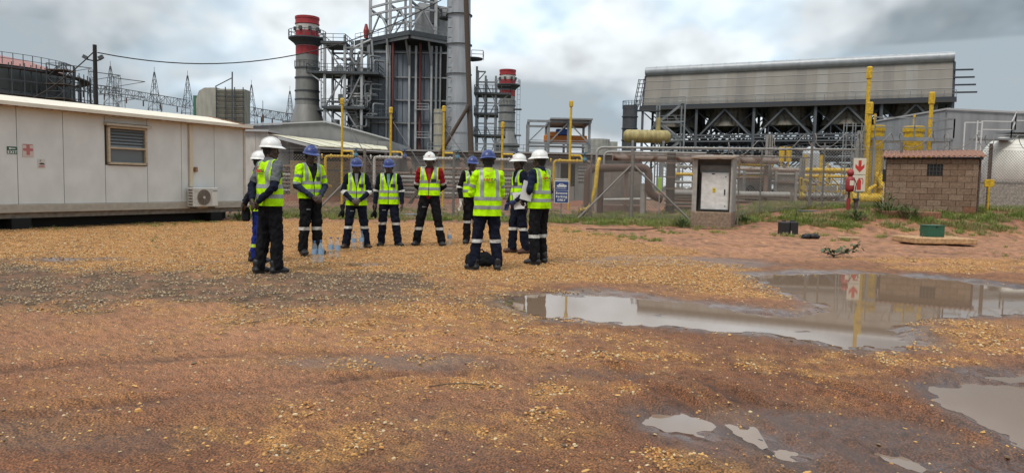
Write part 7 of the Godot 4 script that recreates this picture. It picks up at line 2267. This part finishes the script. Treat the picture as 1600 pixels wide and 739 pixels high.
# kinds: 0 relaxed, 1 closed round something. The wrist is at the origin, fingers run down -y, the palm faces -x, the thumb is in front (+z)
func make_hand(closed: bool) -> Hide:
	var b := []
	b.append([Vector3(0, 0.02, 0), Vector3(0, -0.02, 0.0), 0.026, 0.027])
	for i in 4:
		var z := 0.030 - 0.020 * i
		var l: float = [0.070, 0.078, 0.073, 0.058][i]
		var root := Vector3(0, -0.088 + absf(i - 1.0) * 0.004, z)
		b.append([Vector3(0, -0.025, z * 0.55), root, 0.017, 0.0125])
		var c := 1.15 if closed else 0.22 + 0.07 * i
		var p := root
		var ang := c * 0.7
		for s in 3:
			var q: Vector3 = p + Vector3(-sin(ang), -cos(ang), (0.05 - 0.035 * i) * 0.3) * l * [0.45, 0.32, 0.26][s]
			b.append([p, q, 0.0105 - 0.001 * s, 0.0095 - 0.001 * s])
			p = q
			ang += c
	b.append([Vector3(0, -0.02, 0.018), Vector3(-0.012, -0.055, 0.045), 0.019, 0.0145])
	b.append([Vector3(-0.012, -0.055, 0.045), Vector3(-0.024, -0.085, 0.052), 0.0125, 0.0115])
	b.append([Vector3(-0.024, -0.085, 0.052), Vector3(-0.034, -0.108, 0.045), 0.0115, 0.009])
	return nets(b, 0.0055, 0.010)

func make_shoe() -> Hide:
	var b := []
	for x in [-0.016, 0.016]:
		b.append([Vector3(x, 0.045, -0.065), Vector3(x, 0.042, 0.03), 0.034, 0.036])
		b.append([Vector3(x, 0.042, 0.03), Vector3(x * 1.3, 0.036, 0.135), 0.038, 0.034])
	b.append([Vector3(0, 0.06, 0.0), Vector3(0, 0.055, 0.09), 0.042, 0.036])
	b.append([Vector3(0, 0.07, -0.04), Vector3(0, 0.15, -0.045), 0.045, 0.046])
	return nets(b, 0.010, 0.02)

func helmet(t: Node3D, at: Transform3D, m: Material, logo: Color) -> void:
	var h := Node3D.new()
	h.name = "helmet"
	h.transform = at
	t.add_child(h)
	var prof := []
	for i in 11:
		var a := PI / 2 * i / 10.0
		prof.append(Vector2(cos(a) * 1.0, sin(a)))
	put(MB.new().lathe(Vector3.ZERO, prof, 26, Basis(Vector3(0.112, 0, 0), Vector3(0, 0.125, 0), Vector3(0, 0, 0.138)), true), "shell", m, h)
	var b := MB.new()
	var n := 36
	for i in n:
		var q := []
		for e in 2:
			var a := TAU * (i + e) / n
			var out := 0.018 + 0.038 * pow(maxf(0.0, sin(a)), 1.6)
			var inner := Vector3(cos(a) * 0.111, 0.012, sin(a) * 0.137)
			var outer := Vector3(cos(a) * (0.111 + out * 0.7), -0.008 - 0.012 * maxf(0.0, sin(a)), sin(a) * 0.137 + sin(a) * out)
			q.append([inner, outer])
		b.quad(q[1][0], q[0][0], q[0][1], q[1][1])
		b.quad(q[0][0] + Vector3(0, -0.008, 0), q[1][0] + Vector3(0, -0.008, 0), q[1][1] + Vector3(0, -0.006, 0), q[0][1] + Vector3(0, -0.006, 0))
		b.quad(q[1][1], q[0][1], q[0][1] + Vector3(0, -0.006, 0), q[1][1] + Vector3(0, -0.006, 0))
	put(b, "brim", m, h)
	b = MB.new()
	for x in [-0.026, 0.0, 0.026]:
		var pts := []
		for i in 13:
			var a := lerpf(0.55, PI - 0.45, i / 12.0)
			pts.append(Vector3(x, sin(a) * 0.126, cos(a) * 0.139) * (1.0 - x * x * 20.0))
		b.path(pts, 0.007, 6)
	put(b, "ridge", m, h)
	b = MB.new()
	b.poly(PackedVector2Array([Vector2(-0.022, -0.004), Vector2(0.0, 0.012), Vector2(0.022, 0.002), Vector2(0.005, -0.010)]), 0.003, Transform3D(Basis(Vector3.RIGHT, -0.45), Vector3(0, 0.052, 0.130)))
	put(b, "badge", M("badge_%s" % logo.to_html(), logo, 0.5), h)
	b = MB.new()
	b.path([Vector3(-0.085, -0.01, -0.075), Vector3(-0.05, -0.03, -0.115), Vector3(0.05, -0.03, -0.115), Vector3(0.085, -0.01, -0.075)], 0.009, 6)
	put(b, "headband", M("dark_band", Color(0.03, 0.03, 0.03), 0.7), h)

# an arm's run from shoulder to elbow to wrist: how far along it a point is (0 shoulder, 1 elbow, 2 wrist)
func along(p: Vector3, a: Vector3, e: Vector3, w: Vector3) -> float:
	var s := clampf((p - a).dot(e - a) / (e - a).length_squared(), 0.0, 1.0)
	var u := clampf((p - e).dot(w - e) / (w - e).length_squared(), 0.0, 1.0)
	var d0 := p.distance_to(a.lerp(e, s))
	var d1 := p.distance_to(e.lerp(w, u))
	return s if d0 < d1 else 1.0 + u

func person(c: Dictionary) -> Node3D:
	var t := thing("person", c.label, "person", Vector3(c.x, ground_h(c.x, c.z, -0.6) + 0.004, c.z), c.turn, "workers in high visibility vests")
	var sc: float = c.size
	var wide: float = c.get("wide", 1.0)
	var lean: float = c.get("lean", 0.0)
	var hem: float = c.get("hem", 0.93)
	t.scale = Vector3.ONE * sc
	var P := {}
	for s in [-1.0, 1.0]:
		var foot: Vector3 = c.feet[0] if s < 0 else c.feet[1]       # x, turn of the toes, z
		var hip := Vector3(s * 0.085, 0.93, 0)
		var ank := Vector3(foot.x, 0.10, foot.z - 0.02)
		var knee := hip.lerp(ank, 0.5) + Vector3(0, 0.02, 0.025 + c.get("bend", 0.0))
		P[s] = [hip, knee, ank, foot.y]
	var sh := {}
	for s in [-1.0, 1.0]: sh[s] = Vector3(s * 0.172 * wide, 1.425, lean)
	var arm := {}
	for s in [-1.0, 1.0]:
		var a: Array = c.arms[0] if s < 0 else c.arms[1]
		arm[s] = [sh[s], a[0], a[1], a[2] if a.size() > 2 else Vector3(-s, 0, 0), a[3] if a.size() > 3 else false]
	# --- body: one skin from head to feet
	var bones := []
	bones.append([Vector3(0, 1.60, lean), Vector3(0, 1.40, lean), 0.05, 0.06])
	for s in [-1.0, 1.0]:
		bones.append([Vector3(s * 0.05, 0.95, 0), Vector3(s * 0.065 * wide, 1.32, lean * 0.8), 0.085, 0.085])
		bones.append([Vector3(0, 1.40, lean), sh[s], 0.055, 0.045])
		bones.append([P[s][0], P[s][1], 0.075, 0.05])
		bones.append([P[s][1], P[s][2], 0.05, 0.04])
		bones.append([arm[s][0], arm[s][1], 0.045, 0.036])
		bones.append([arm[s][1], arm[s][2], 0.038, 0.027])
	var body := MB.new()
	add_skin(body, nets(bones, 0.021, 0.03))
	var face := Transform3D(Basis(Vector3.UP, c.get("look", 0.0)) * Basis(Vector3.RIGHT, c.get("nod", 0.08)), Vector3(0, 1.615, lean + 0.018))
	add_skin(body, head_skin, face)
	var glove: Color = c.get("glove", Color.BLACK)
	var hands := MB.new()
	for s in [-1.0, 1.0]:
		var d: Vector3 = (arm[s][2] - arm[s][1]).normalized()
		var palm: Vector3 = arm[s][3]
		palm = (palm - d * palm.dot(d)).normalized()
		var y := -d
		var x := -palm
		var z := x.cross(y)
		var xf := Transform3D(Basis(x, y, z), arm[s][2] + d * 0.015)
		# the stored hand has its thumb at +z with the palm to -x: mirror it so that the thumb is on the inner or front side
		if s < 0: xf = Transform3D(Basis(x, y, -z), xf.origin)
		add_skin(body if glove == Color.BLACK else hands, hand_skin[arm[s][4]], xf)
	var skin := M("skin", Color(0.052, 0.029, 0.020), 0.5)
	var bm := put(body, "body", skin, t)
	if glove != Color.BLACK: put(hands, "glove", M("glove_%s" % glove.to_html(), glove, 0.8), t)
	var eyes := MB.new()
	var pupil := MB.new()
	for s in [-1.0, 1.0]:
		eyes.ball(face * Vector3(s * 0.029, 0.012, 0.071), Vector3(0.0125, 0.010, 0.0125), 8)
		pupil.ball(face * Vector3(s * 0.029, 0.012, 0.0795), Vector3(0.006, 0.006, 0.006), 6)
	put(eyes, "eyes", M("eye_white", Color(0.45, 0.42, 0.38), 0.4), bm)
	put(pupil, "pupils", M("pupil", Color(0.01, 0.007, 0.005), 0.3), bm)
	var hair := MB.new()
	cut(head_skin, [func(p: Vector3) -> float: return p.y + 0.075 + minf(0.0, -p.z - 0.02) * 2.5, func(p: Vector3) -> float: return p.y + 0.08, func(p: Vector3) -> float: return 0.02 - p.z + maxf(0.0, p.y - 0.05) * 3.0], 0.004, hair)
	for i in hair.v.size(): hair.v[i] = face * hair.v[i]
	for i in hair.n.size(): hair.n[i] = face.basis * hair.n[i]
	put(hair, "hair", M("black_hair", Color(0.012, 0.010, 0.009), 0.9), t)
	# --- trousers
	bones = []
	for s in [-1.0, 1.0]:
		bones.append([P[s][0] + Vector3(0, 0.03, 0), P[s][1], 0.108, 0.086])
		bones.append([P[s][1], P[s][2] + Vector3(0, -0.01, 0), 0.084, c.get("cuff", 0.082)])
		bones.append([Vector3(s * 0.06, 0.92, -0.015), Vector3(s * 0.055, 1.08, 0), 0.108, 0.105])
	var legs := nets(bones, 0.0165, 0.03)
	crease(legs, 0.015, Vector3(2.2, 1.6, 2.2), c.x * 3.0)
	var b := MB.new()
	cut(legs, [func(p: Vector3) -> float: return p.y - 0.055], 0.0, b)
	var tm := M("trousers_%s" % c.trousers.to_html(), c.trousers, 0.85, 0.0, "grime", Vector3.ONE * 3.0)
	put(b, "trousers", tm, t)
	if c.has("knee"):
		b = MB.new()
		cut(legs, [func(p: Vector3) -> float: return p.y - (c.knee - 0.026), func(p: Vector3) -> float: return (c.knee + 0.026) - p.y], 0.004, b)
		put(b, "reflective_band", M("band_%s" % c.band.to_html(), c.band, 0.45), t)
	if c.has("pocket"):
		b = MB.new()
		cut(legs, [func(p: Vector3) -> float: return p.y - 0.74, func(p: Vector3) -> float: return 0.755 - p.y, func(p: Vector3) -> float: return p.z - 0.03, func(p: Vector3) -> float: return -0.05 - p.x, func(p: Vector3) -> float: return p.x + 0.12], 0.004, b)
		put(b, "pocket_mark", M("pocket_mark", Color(0.22, 0.23, 0.26), 0.6), t)
	# --- shirt or jacket: trunk and sleeves
	bones = []
	for s in [-1.0, 1.0]:
		bones.append([Vector3(s * 0.062, 0.97, 0), Vector3(s * 0.06, 1.12, 0), 0.108, 0.102])
		bones.append([Vector3(s * 0.06, 1.12, 0), Vector3(s * 0.075 * wide, 1.32, lean * 0.8), 0.102, 0.110])
		bones.append([Vector3(0, 1.43, lean), sh[s] * Vector3(0.9, 1, 1), 0.075, 0.062])
	var trunk_bones := bones.duplicate()
	bones.append([Vector3(0, 1.44, lean - 0.01), Vector3(0, 1.515, lean - 0.005), 0.078, 0.066])
	var trunk := nets(bones, 0.017, 0.04)
	b = MB.new()
	cut(trunk, [func(p: Vector3) -> float: return 1.535 - p.y - maxf(0.0, p.z - lean) * 0.9], 0.0, b)
	var jm := M("jacket_%s" % c.jacket.to_html(), c.jacket, 0.85, 0.0, "grime", Vector3.ONE * 3.0)
	put(b, "jacket", jm, t)
	bones = []
	for s in [-1.0, 1.0]:
		bones.append([arm[s][0], arm[s][1], 0.068, 0.056])
		bones.append([arm[s][1], arm[s][2], 0.055, 0.042])
	var sleeves := nets(bones, 0.0135, 0.02)
	crease(sleeves, 0.011, Vector3(2.6, 2.6, 2.6), c.z * 2.0)
	var where := func(p: Vector3) -> float:
		var s := -1.0 if minf(p.distance_to(arm[-1.0][1]), minf(p.distance_to(arm[-1.0][0]), p.distance_to(arm[-1.0][2]))) < minf(p.distance_to(arm[1.0][1]), minf(p.distance_to(arm[1.0][0]), p.distance_to(arm[1.0][2]))) else 1.0
		return along(p, arm[s][0], arm[s][1], arm[s][2])
	var split: float = c.get("sleeve", 2.2)
	b = MB.new()
	cut(sleeves, [func(p: Vector3) -> float: return split - where.call(p)], 0.006 if split < 2.0 else 0.0, b)
	var sm := jm
	if c.has("sleeve_color"): sm = M("sleeve_%s" % c.sleeve_color.to_html(), c.sleeve_color, 0.7, 0.0, "grime", Vector3.ONE * 3.0)
	put(b, "sleeves", sm, t)
	if split < 2.0:
		b = MB.new()
		cut(sleeves, [func(p: Vector3) -> float: return where.call(p) - split + 0.15], 0.0, b)
		put(b, "under_sleeves", M("under_%s" % c.under.to_html(), c.under, 0.85), t)
	if c.has("arm_bands"):
		b = MB.new()
		for q in c.arm_bands:
			cut(sleeves, [func(p: Vector3) -> float: return where.call(p) - q[0], func(p: Vector3) -> float: return q[1] - where.call(p)], 0.010, b)
		put(b, "reflective_band", M("band_%s" % c.arm_band.to_html(), c.arm_band, 0.45), t)
	# --- the vest
	bones = []
	for q in trunk_bones: bones.append([q[0], q[1], q[2] + 0.018, q[3] + 0.018])
	for s in [-1.0, 1.0]: bones.append([Vector3(s * 0.078, hem - 0.02, 0.0), Vector3(s * 0.070, 1.08, 0), 0.140, 0.128])
	var vs := nets(bones, 0.0155, 0.04)
	crease(vs, 0.010, Vector3(1.5, 0.8, 1.5), c.x + c.z)
	var yel := M("hi_vis", Color(0.50, 0.92, 0.004), 0.65, 0.0, "grime", Vector3.ONE * 2.5)
	var grey := M("reflective_grey", Color(0.27, 0.285, 0.285), 0.4, 0.1)
	var limit := [func(p: Vector3) -> float: return p.y - hem, func(p: Vector3) -> float: return maxf(0.158 * wide - absf(p.x), 1.27 - p.y), func(p: Vector3) -> float: return maxf(Vector2(p.x, p.z - lean + 0.012).length() - 0.082, 1.40 - p.y), func(p: Vector3) -> float: return maxf(maxf(lean + 0.02 - p.z, absf(p.x) - (p.y - 1.17) * 0.30), 1.17 - p.y)]
	b = MB.new()
	cut(vs, limit, 0.0, b)
	put(b, "vest", yel, t)
	var up: float = hem + 0.255
	b = MB.new()
	for y in [hem + 0.10, up - 0.025]:
		cut(vs, [func(p: Vector3) -> float: return p.y - y, func(p: Vector3) -> float: return y + 0.052 - p.y] + limit, 0.0035, b)
	put(b, "reflective_band", grey, t)
	b = MB.new()
	cut(vs, [func(p: Vector3) -> float: return p.y - up - 0.028, func(p: Vector3) -> float: return absf(p.x) - 0.088 * wide, func(p: Vector3) -> float: return 0.138 * wide - absf(p.x)] + limit, 0.0035, b)
	put(b, "reflective_strap", grey, t)
	b = MB.new()
	cut(vs, [func(p: Vector3) -> float: return 0.008 - absf(p.x), func(p: Vector3) -> float: return p.z - lean * 0.5 - 0.03, func(p: Vector3) -> float: return 1.20 - p.y] + limit, 0.005, b)
	put(b, "zip", M("print_black"), t)
	b = MB.new()
	cut(vs, [func(p: Vector3) -> float: return p.x - 0.045, func(p: Vector3) -> float: return 0.135 - p.x, func(p: Vector3) -> float: return p.y - 1.215, func(p: Vector3) -> float: return 1.285 - p.y, func(p: Vector3) -> float: return p.z - lean - 0.02] + limit, 0.007, b)
	put(b, "badge_pocket", M("badge_dark", Color(0.022, 0.035, 0.035), 0.35), t)
	# shirt showing in the neck of the vest
	if c.has("shirt"):
		b = MB.new()
		cut(trunk, [func(p: Vector3) -> float: return 0.032 - absf(p.x) - (1.5 - p.y) * 0.03, func(p: Vector3) -> float: return p.y - 1.22, func(p: Vector3) -> float: return 1.49 - p.y, func(p: Vector3) -> float: return p.z - lean - 0.02], 0.005, b)
		put(b, "shirt", M("shirt_%s" % c.shirt.to_html(), c.shirt, 0.8), t)
	if c.get("logo", false):
		var red := M("logo_red", Color(0.50, 0.06, 0.02), 0.6)
		var blk := M("logo_dark", Color(0.05, 0.05, 0.04), 0.6)
		var zb := lean * 0.9 - 0.1385
		var turn := Basis(Vector3.UP, PI)
		var q := put(text_mesh("UME", 0.062, 0.004, true), "lettering", red, t)
		q.transform = Transform3D(turn, Vector3(0.032, 1.355, zb))
		q = put(text_mesh("SA", 0.062, 0.004, true), "lettering", blk, t)
		q.transform = Transform3D(turn, Vector3(-0.055, 1.355, zb))
		boxp(t, "logo_line", blk, Vector3(-0.012, 1.315, zb), Vector3(0.12, 0.006, 0.004))
		q = put(MB.new().poly(PackedVector2Array([Vector2(-0.05, 0), Vector2(-0.04, 0.02), Vector2(0.0, 0.028), Vector2(0.03, 0.012), Vector2(0.0, 0.018), Vector2(-0.035, 0.012)]), 0.003), "logo_swoosh", red, t)
		q.transform = Transform3D(turn, Vector3(0.035, 1.388, zb))
	# --- shoes
	for s in [-1.0, 1.0]:
		var f := Transform3D(Basis(Vector3.UP, P[s][3]), Vector3(P[s][2].x, 0.0, P[s][2].z + 0.0))
		b = MB.new()
		add_skin(b, shoe_skin, f)
		var so := put(b, "shoe", M("shoe_%s" % c.shoes.to_html(), c.shoes, 0.55), t)
		b = MB.new()
		var ol := PackedVector2Array()
		for i in 16:
			var a := TAU * i / 16.0
			ol.append(Vector2(cos(a) * 0.054, sin(a) * 0.135 - 0.035))
		b.poly(ol, 0.028, f * Transform3D(Basis(Vector3(1, 0, 0), Vector3(0, 0, -1), Vector3(0, 1, 0)), Vector3(0, 0.026, 0)))
		put(b, "sole", M("sole", Color(0.03, 0.026, 0.022), 0.8), so)
	helmet(t, face * Transform3D(Basis(Vector3.RIGHT, -0.06), Vector3(0, 0.062, 0.0)), c.helmet, c.get("mark", Color(0.35, 0.03, 0.03)))
	return t

func build_people() -> void:
	head_skin = make_head()
	hand_skin = {false: make_hand(false), true: make_hand(true)}
	shoe_skin = make_shoe()
	var white := M("helmet_white", Color(0.68, 0.68, 0.66), 0.35)
	var blue := M("helmet_blue", Color(0.022, 0.040, 0.17), 0.38)
	var navy := Color(0.010, 0.013, 0.026)
	var black := Color(0.011, 0.011, 0.013)
	var band := Color(0.50, 0.50, 0.48)
	var tan_c := Color(0.28, 0.012, 0.024)
	# pairs of arms: [elbow, wrist, where the palm faces, closed]
	var behind := [[Vector3(-0.262, 1.15, -0.10), Vector3(-0.075, 0.965, -0.205), Vector3(0, 0.2, 1)], [Vector3(0.262, 1.15, -0.10), Vector3(0.065, 0.985, -0.215), Vector3(0, 0.2, 1)]]
	var clasp := [[Vector3(-0.262, 1.135, 0.03), Vector3(-0.085, 0.965, 0.205), Vector3(0, 0, -1)], [Vector3(0.262, 1.135, 0.03), Vector3(0.075, 0.975, 0.215), Vector3(0, 0, -1)]]
	var down := [[Vector3(-0.258, 1.14, -0.03), Vector3(-0.275, 0.89, 0.04), Vector3(1, 0, 0)], [Vector3(0.258, 1.14, -0.03), Vector3(0.275, 0.89, 0.04), Vector3(-1, 0, 0)]]
	var lax := [Vector3(-0.15, -0.25, 0.0), Vector3(0.15, 0.25, 0.02)]

	person({"label": "man in white helmet and grey tee seen from behind, hands clasped at his back", "x": -3.27, "z": -9.72, "turn": 2.45, "size": 1.015, "feet": [Vector3(-0.10, -0.1, 0.06), Vector3(0.10, 0.25, -0.08)], "arms": behind, "helmet": white, "trousers": black, "jacket": Color(0.13, 0.14, 0.145), "sleeve_color": Color(0.13, 0.14, 0.145), "sleeve": 0.78, "under": navy, "shoes": black, "logo": true, "hem": 0.90, "wide": 1.06, "look": -0.75, "cuff": 0.085})
	person({"label": "man in white helmet and bright blue trousers behind the grey tee man", "x": -3.81, "z": -10.84, "turn": 1.95, "size": 0.93, "feet": [Vector3(-0.08, 0.0, 0.05), Vector3(0.10, 0.1, -0.05)], "arms": behind, "helmet": white, "trousers": Color(0.015, 0.030, 0.21), "knee": 0.27, "band": Color(0.45, 0.62, 0.05), "jacket": navy, "shoes": black, "hem": 0.84, "arm_bands": [[0.0, 0.28]], "arm_band": Color(0.55, 0.78, 0.03)})
	person({"label": "man in blue helmet with yellow short sleeves and hands joined in front", "x": -3.42, "z": -12.19, "turn": 0.80, "size": 1.015, "feet": [Vector3(-0.12, -0.2, 0.0), Vector3(0.13, 0.25, 0.03)], "arms": clasp, "helmet": blue, "mark": Color(0.05, 0.06, 0.2), "trousers": black, "knee": 0.43, "band": band, "jacket": Color(0.02, 0.02, 0.025), "sleeve_color": Color(0.50, 0.92, 0.004), "sleeve": 0.97, "under": Color(0.025, 0.032, 0.055), "arm_bands": [[0.42, 0.58], [0.84, 0.98]], "arm_band": Color(0.16, 0.18, 0.18), "shoes": black, "hem": 0.93, "nod": 0.2, "pocket": true, "wide": 1.05})
	person({"label": "shorter man in blue helmet and navy coverall, hands joined in front", "x": -2.92, "z": -13.5, "turn": 0.22, "size": 0.935, "feet": [Vector3(-0.20, -0.45, 0.0), Vector3(0.20, 0.45, 0.0)], "arms": clasp, "helmet": blue, "mark": Color(0.05, 0.06, 0.2), "trousers": navy, "knee": 0.42, "band": band, "jacket": navy, "arm_bands": [[1.02, 1.28]], "arm_band": band, "shoes": Color(0.03, 0.015, 0.01), "hem": 0.86, "nod": 0.22, "shirt": Color(0.25, 0.25, 0.26), "pocket": true})
	person({"label": "man in blue helmet and navy coverall with arms hanging at his sides", "x": -2.43, "z": -14.17, "turn": 0.06, "size": 0.95, "feet": [Vector3(-0.15, -0.2, 0.0), Vector3(0.20, 0.7, 0.04)], "arms": down, "helmet": blue, "mark": Color(0.05, 0.06, 0.2), "trousers": navy, "knee": 0.47, "band": band, "jacket": navy, "arm_bands": [[0.92, 1.12]], "arm_band": band, "shoes": black, "hem": 0.87, "nod": 0.25, "shirt": Color(0.16, 0.33, 0.30), "pocket": true, "wide": 1.06})
	person({"label": "man in white helmet and red sleeves standing feet apart facing the camera", "x": -1.67, "z": -14.49, "turn": 0.0, "size": 1.04, "feet": [Vector3(-0.24, -0.3, 0.0), Vector3(0.24, 0.35, 0.0)], "arms": behind, "helmet": white, "trousers": black, "knee": 0.33, "band": band, "jacket": tan_c, "sleeve_color": tan_c, "sleeve": 0.80, "under": black, "arm_bands": [[0.74, 0.88]], "arm_band": Color(0.42, 0.40, 0.40), "shoes": black, "hem": 0.97, "shirt": tan_c, "pocket": true, "wide": 1.08, "nod": 0.15})
	person({"label": "man in blue helmet and white undershirt partly hidden, holding pale gloves", "x": -0.86, "z": -15.16, "turn": 0.35, "size": 1.01, "feet": [Vector3(-0.10, -0.5, 0.02), Vector3(0.12, 0.3, 0.0)], "arms": [[Vector3(-0.26, 1.14, -0.02), Vector3(-0.255, 0.90, 0.09), Vector3(1, 0, 0), true], clasp[1]], "helmet": blue, "mark": Color(0.05, 0.06, 0.2), "trousers": black, "knee": 0.45, "band": band, "jacket": black, "arm_bands": [[0.88, 1.05]], "arm_band": band, "shoes": black, "hem": 0.96, "shirt": Color(0.55, 0.56, 0.58), "nod": 0.12})
	person({"label": "man in blue helmet seen from behind, standing nearest the puddle's left end", "x": -0.36, "z": -10.45, "turn": 3.42, "size": 0.965, "feet": [Vector3(-0.16, -0.2, 0.0), Vector3(0.19, 0.55, 0.08)], "arms": [[Vector3(-0.225, 1.15, 0.07), Vector3(-0.06, 1.06, 0.215), Vector3(0, 0, -1)], [Vector3(0.225, 1.15, 0.07), Vector3(0.06, 1.05, 0.22), Vector3(0, 0, -1)]], "helmet": blue, "mark": Color(0.05, 0.06, 0.2), "trousers": navy, "knee": 0.44, "band": band, "jacket": Color(0.55, 0.72, 0.05), "sleeve_color": Color(0.50, 0.92, 0.004), "sleeve": 1.05, "under": navy, "arm_bands": [[0.5, 0.66]], "arm_band": Color(0.25, 0.27, 0.27), "shoes": black, "logo": true, "hem": 0.82, "nod": 0.18, "wide": 1.04})
	person({"label": "man in white helmet and brown shoes facing left with white papers", "x": 0.12, "z": -13.14, "turn": -1.15, "size": 1.0, "feet": [Vector3(-0.10, -0.1, 0.10), Vector3(0.10, 0.1, -0.08)], "arms": [[Vector3(-0.26, 1.14, 0.0), Vector3(-0.21, 0.91, 0.12), Vector3(1, 0, 0)], [Vector3(0.27, 1.13, -0.03), Vector3(0.20, 0.96, 0.15), Vector3(-1, 0, 0), true]], "helmet": white, "trousers": navy, "knee": 0.44, "band": band, "jacket": navy, "glove": Color(0.018, 0.03, 0.10), "shoes": Color(0.07, 0.028, 0.016), "hem": 0.95, "nod": 0.05})
	person({"label": "man in white helmet and navy sleeves seen from behind, papers under his arm", "x": 0.43, "z": -11.52, "turn": 3.95, "size": 1.005, "feet": [Vector3(-0.12, -0.15, 0.04), Vector3(0.14, 0.5, -0.02)], "arms": [clasp[0], [Vector3(0.285, 1.17, -0.04), Vector3(0.19, 1.0, 0.17), Vector3(-1, 0, 0), true]], "helmet": white, "trousers": black, "knee": 0.44, "band": band, "jacket": Color(0.014, 0.020, 0.045), "shoes": black, "logo": true, "hem": 0.88, "look": 0.45, "wide": 1.08})

	# what they hold
	var paper := M("paper", Color(0.68, 0.69, 0.70), 0.7)
	var ink := M("paper_print", Color(0.30, 0.31, 0.33), 0.7)
	var w := thing("paper_sheets", "white printed sheets held at the hip by the man facing left", "papers", Vector3(0.115, 0.98, -12.91), -0.25)
	for i in 3: boxp(w, "sheet", paper, Vector3(0, 0, -0.004 * i), Vector3(0.21, 0.297, 0.0015), Basis(Vector3.BACK, 0.10 + 0.03 * i))
	for i in 7: boxp(w, "print_line", ink, Vector3(0.01, 0.1 - i * 0.03, 0.0022), Vector3(0.13, 0.008, 0.001), Basis(Vector3.BACK, 0.10))
	w = thing("paper_sheets", "white sheets tucked under the arm of the man seen from behind", "papers", Vector3(0.225, 1.17, -11.30), 0.55)
	for i in 3: boxp(w, "sheet", paper, Vector3(0, 0, -0.004 * i), Vector3(0.20, 0.297, 0.0015), Basis(Vector3.BACK, -0.20 - 0.03 * i))
	# gloves in hand and at the hip
	var gw := M("pale_glove", Color(0.50, 0.48, 0.42), 0.9)
	var g := thing("work_gloves", "pair of pale work gloves hanging from the hidden man's hand", "gloves", Vector3(-1.07, 0.86, -14.98), 0.5)
	for s in 2:
		var b := MB.new()
		add_skin(b, hand_skin[false], Transform3D(Basis.from_scale(Vector3(1.3, 1.25, 1.25)), Vector3(0.012 - 0.03 * s, 0.03, 0.015 * s)))
		put(b, "glove", gw, g)
		put(MB.new().lathe(Vector3(0.012 - 0.03 * s, 0.0, 0.015 * s), [Vector2(0.03, 0.0), Vector2(0.036, 0.09), Vector2(0.03, 0.09)], 12), "cuff", gw, g)
	var gd := M("dark_glove", Color(0.014, 0.015, 0.017), 0.9)
	var spots := [[-3.17, 0.68, -13.42, "dark gloves hanging at the hip of the shorter man with joined hands", 1.2], [-2.70, 0.66, -14.1, "dark gloves hanging beside the man with arms at his sides", 1.3]]
	for q in spots:
		g = thing("work_gloves", q[3], "gloves", Vector3(q[0], q[1], q[2]), 0.4)
		for s in 2:
			var b := MB.new()
			add_skin(b, hand_skin[false], Transform3D(Basis(Vector3.BACK, 0.25 - 0.5 * s) * Basis.from_scale(Vector3(1.2, q[4], 1.2)), Vector3(0.02 * s, 0.10, 0)))
			put(b, "glove", gd, g)
		put(MB.new().tube(Vector3(0.01, 0.1, 0), Vector3(0.05, 0.2, 0.0), 0.02, 0.015, 8), "clip_strap", gd, g)
	g = thing("black_pouch", "black pouch hanging behind the man in bright blue trousers", "pouch", Vector3(-3.98, 0.74, -10.78), 0.2)
	put(MB.new().bevel(Vector3(0, 0, 0), Vector3(0.12, 0.2, 0.06), 0.025), "pouch", gd, g)
	put(MB.new().tube(Vector3(0, 0.12, 0), Vector3(0.06, 0.28, 0.02), 0.012, -1, 6), "strap", gd, g)
	# the black bag between the feet
	var k := thing("black_bag", "soft black bag on the gravel behind the feet of the man seen from behind", "bag", Vector3(-0.50, 0.02, -10.98), 0.15)
	var bones := []
	bones.append([Vector3(-0.12, 0.09, 0), Vector3(0.12, 0.09, 0), 0.085, 0.085])
	bones.append([Vector3(-0.13, 0.14, 0), Vector3(0.12, 0.16, 0), 0.06, 0.055])
	bones.append([Vector3(-0.14, 0.05, 0.02), Vector3(0.15, 0.05, 0.02), 0.06, 0.06])
	var bag := nets(bones, 0.014, 0.05)
	crease(bag, 0.012, Vector3(2.5, 2.5, 2.5), 3.0)
	var mb := MB.new()
	add_skin(mb, bag)
	put(mb, "cloth", gd, k)
	put(MB.new().path([Vector3(-0.08, 0.2, 0.03), Vector3(-0.05, 0.25, 0.04), Vector3(0.05, 0.25, 0.04), Vector3(0.08, 0.2, 0.03)], 0.012, 6), "handle", gd, k)
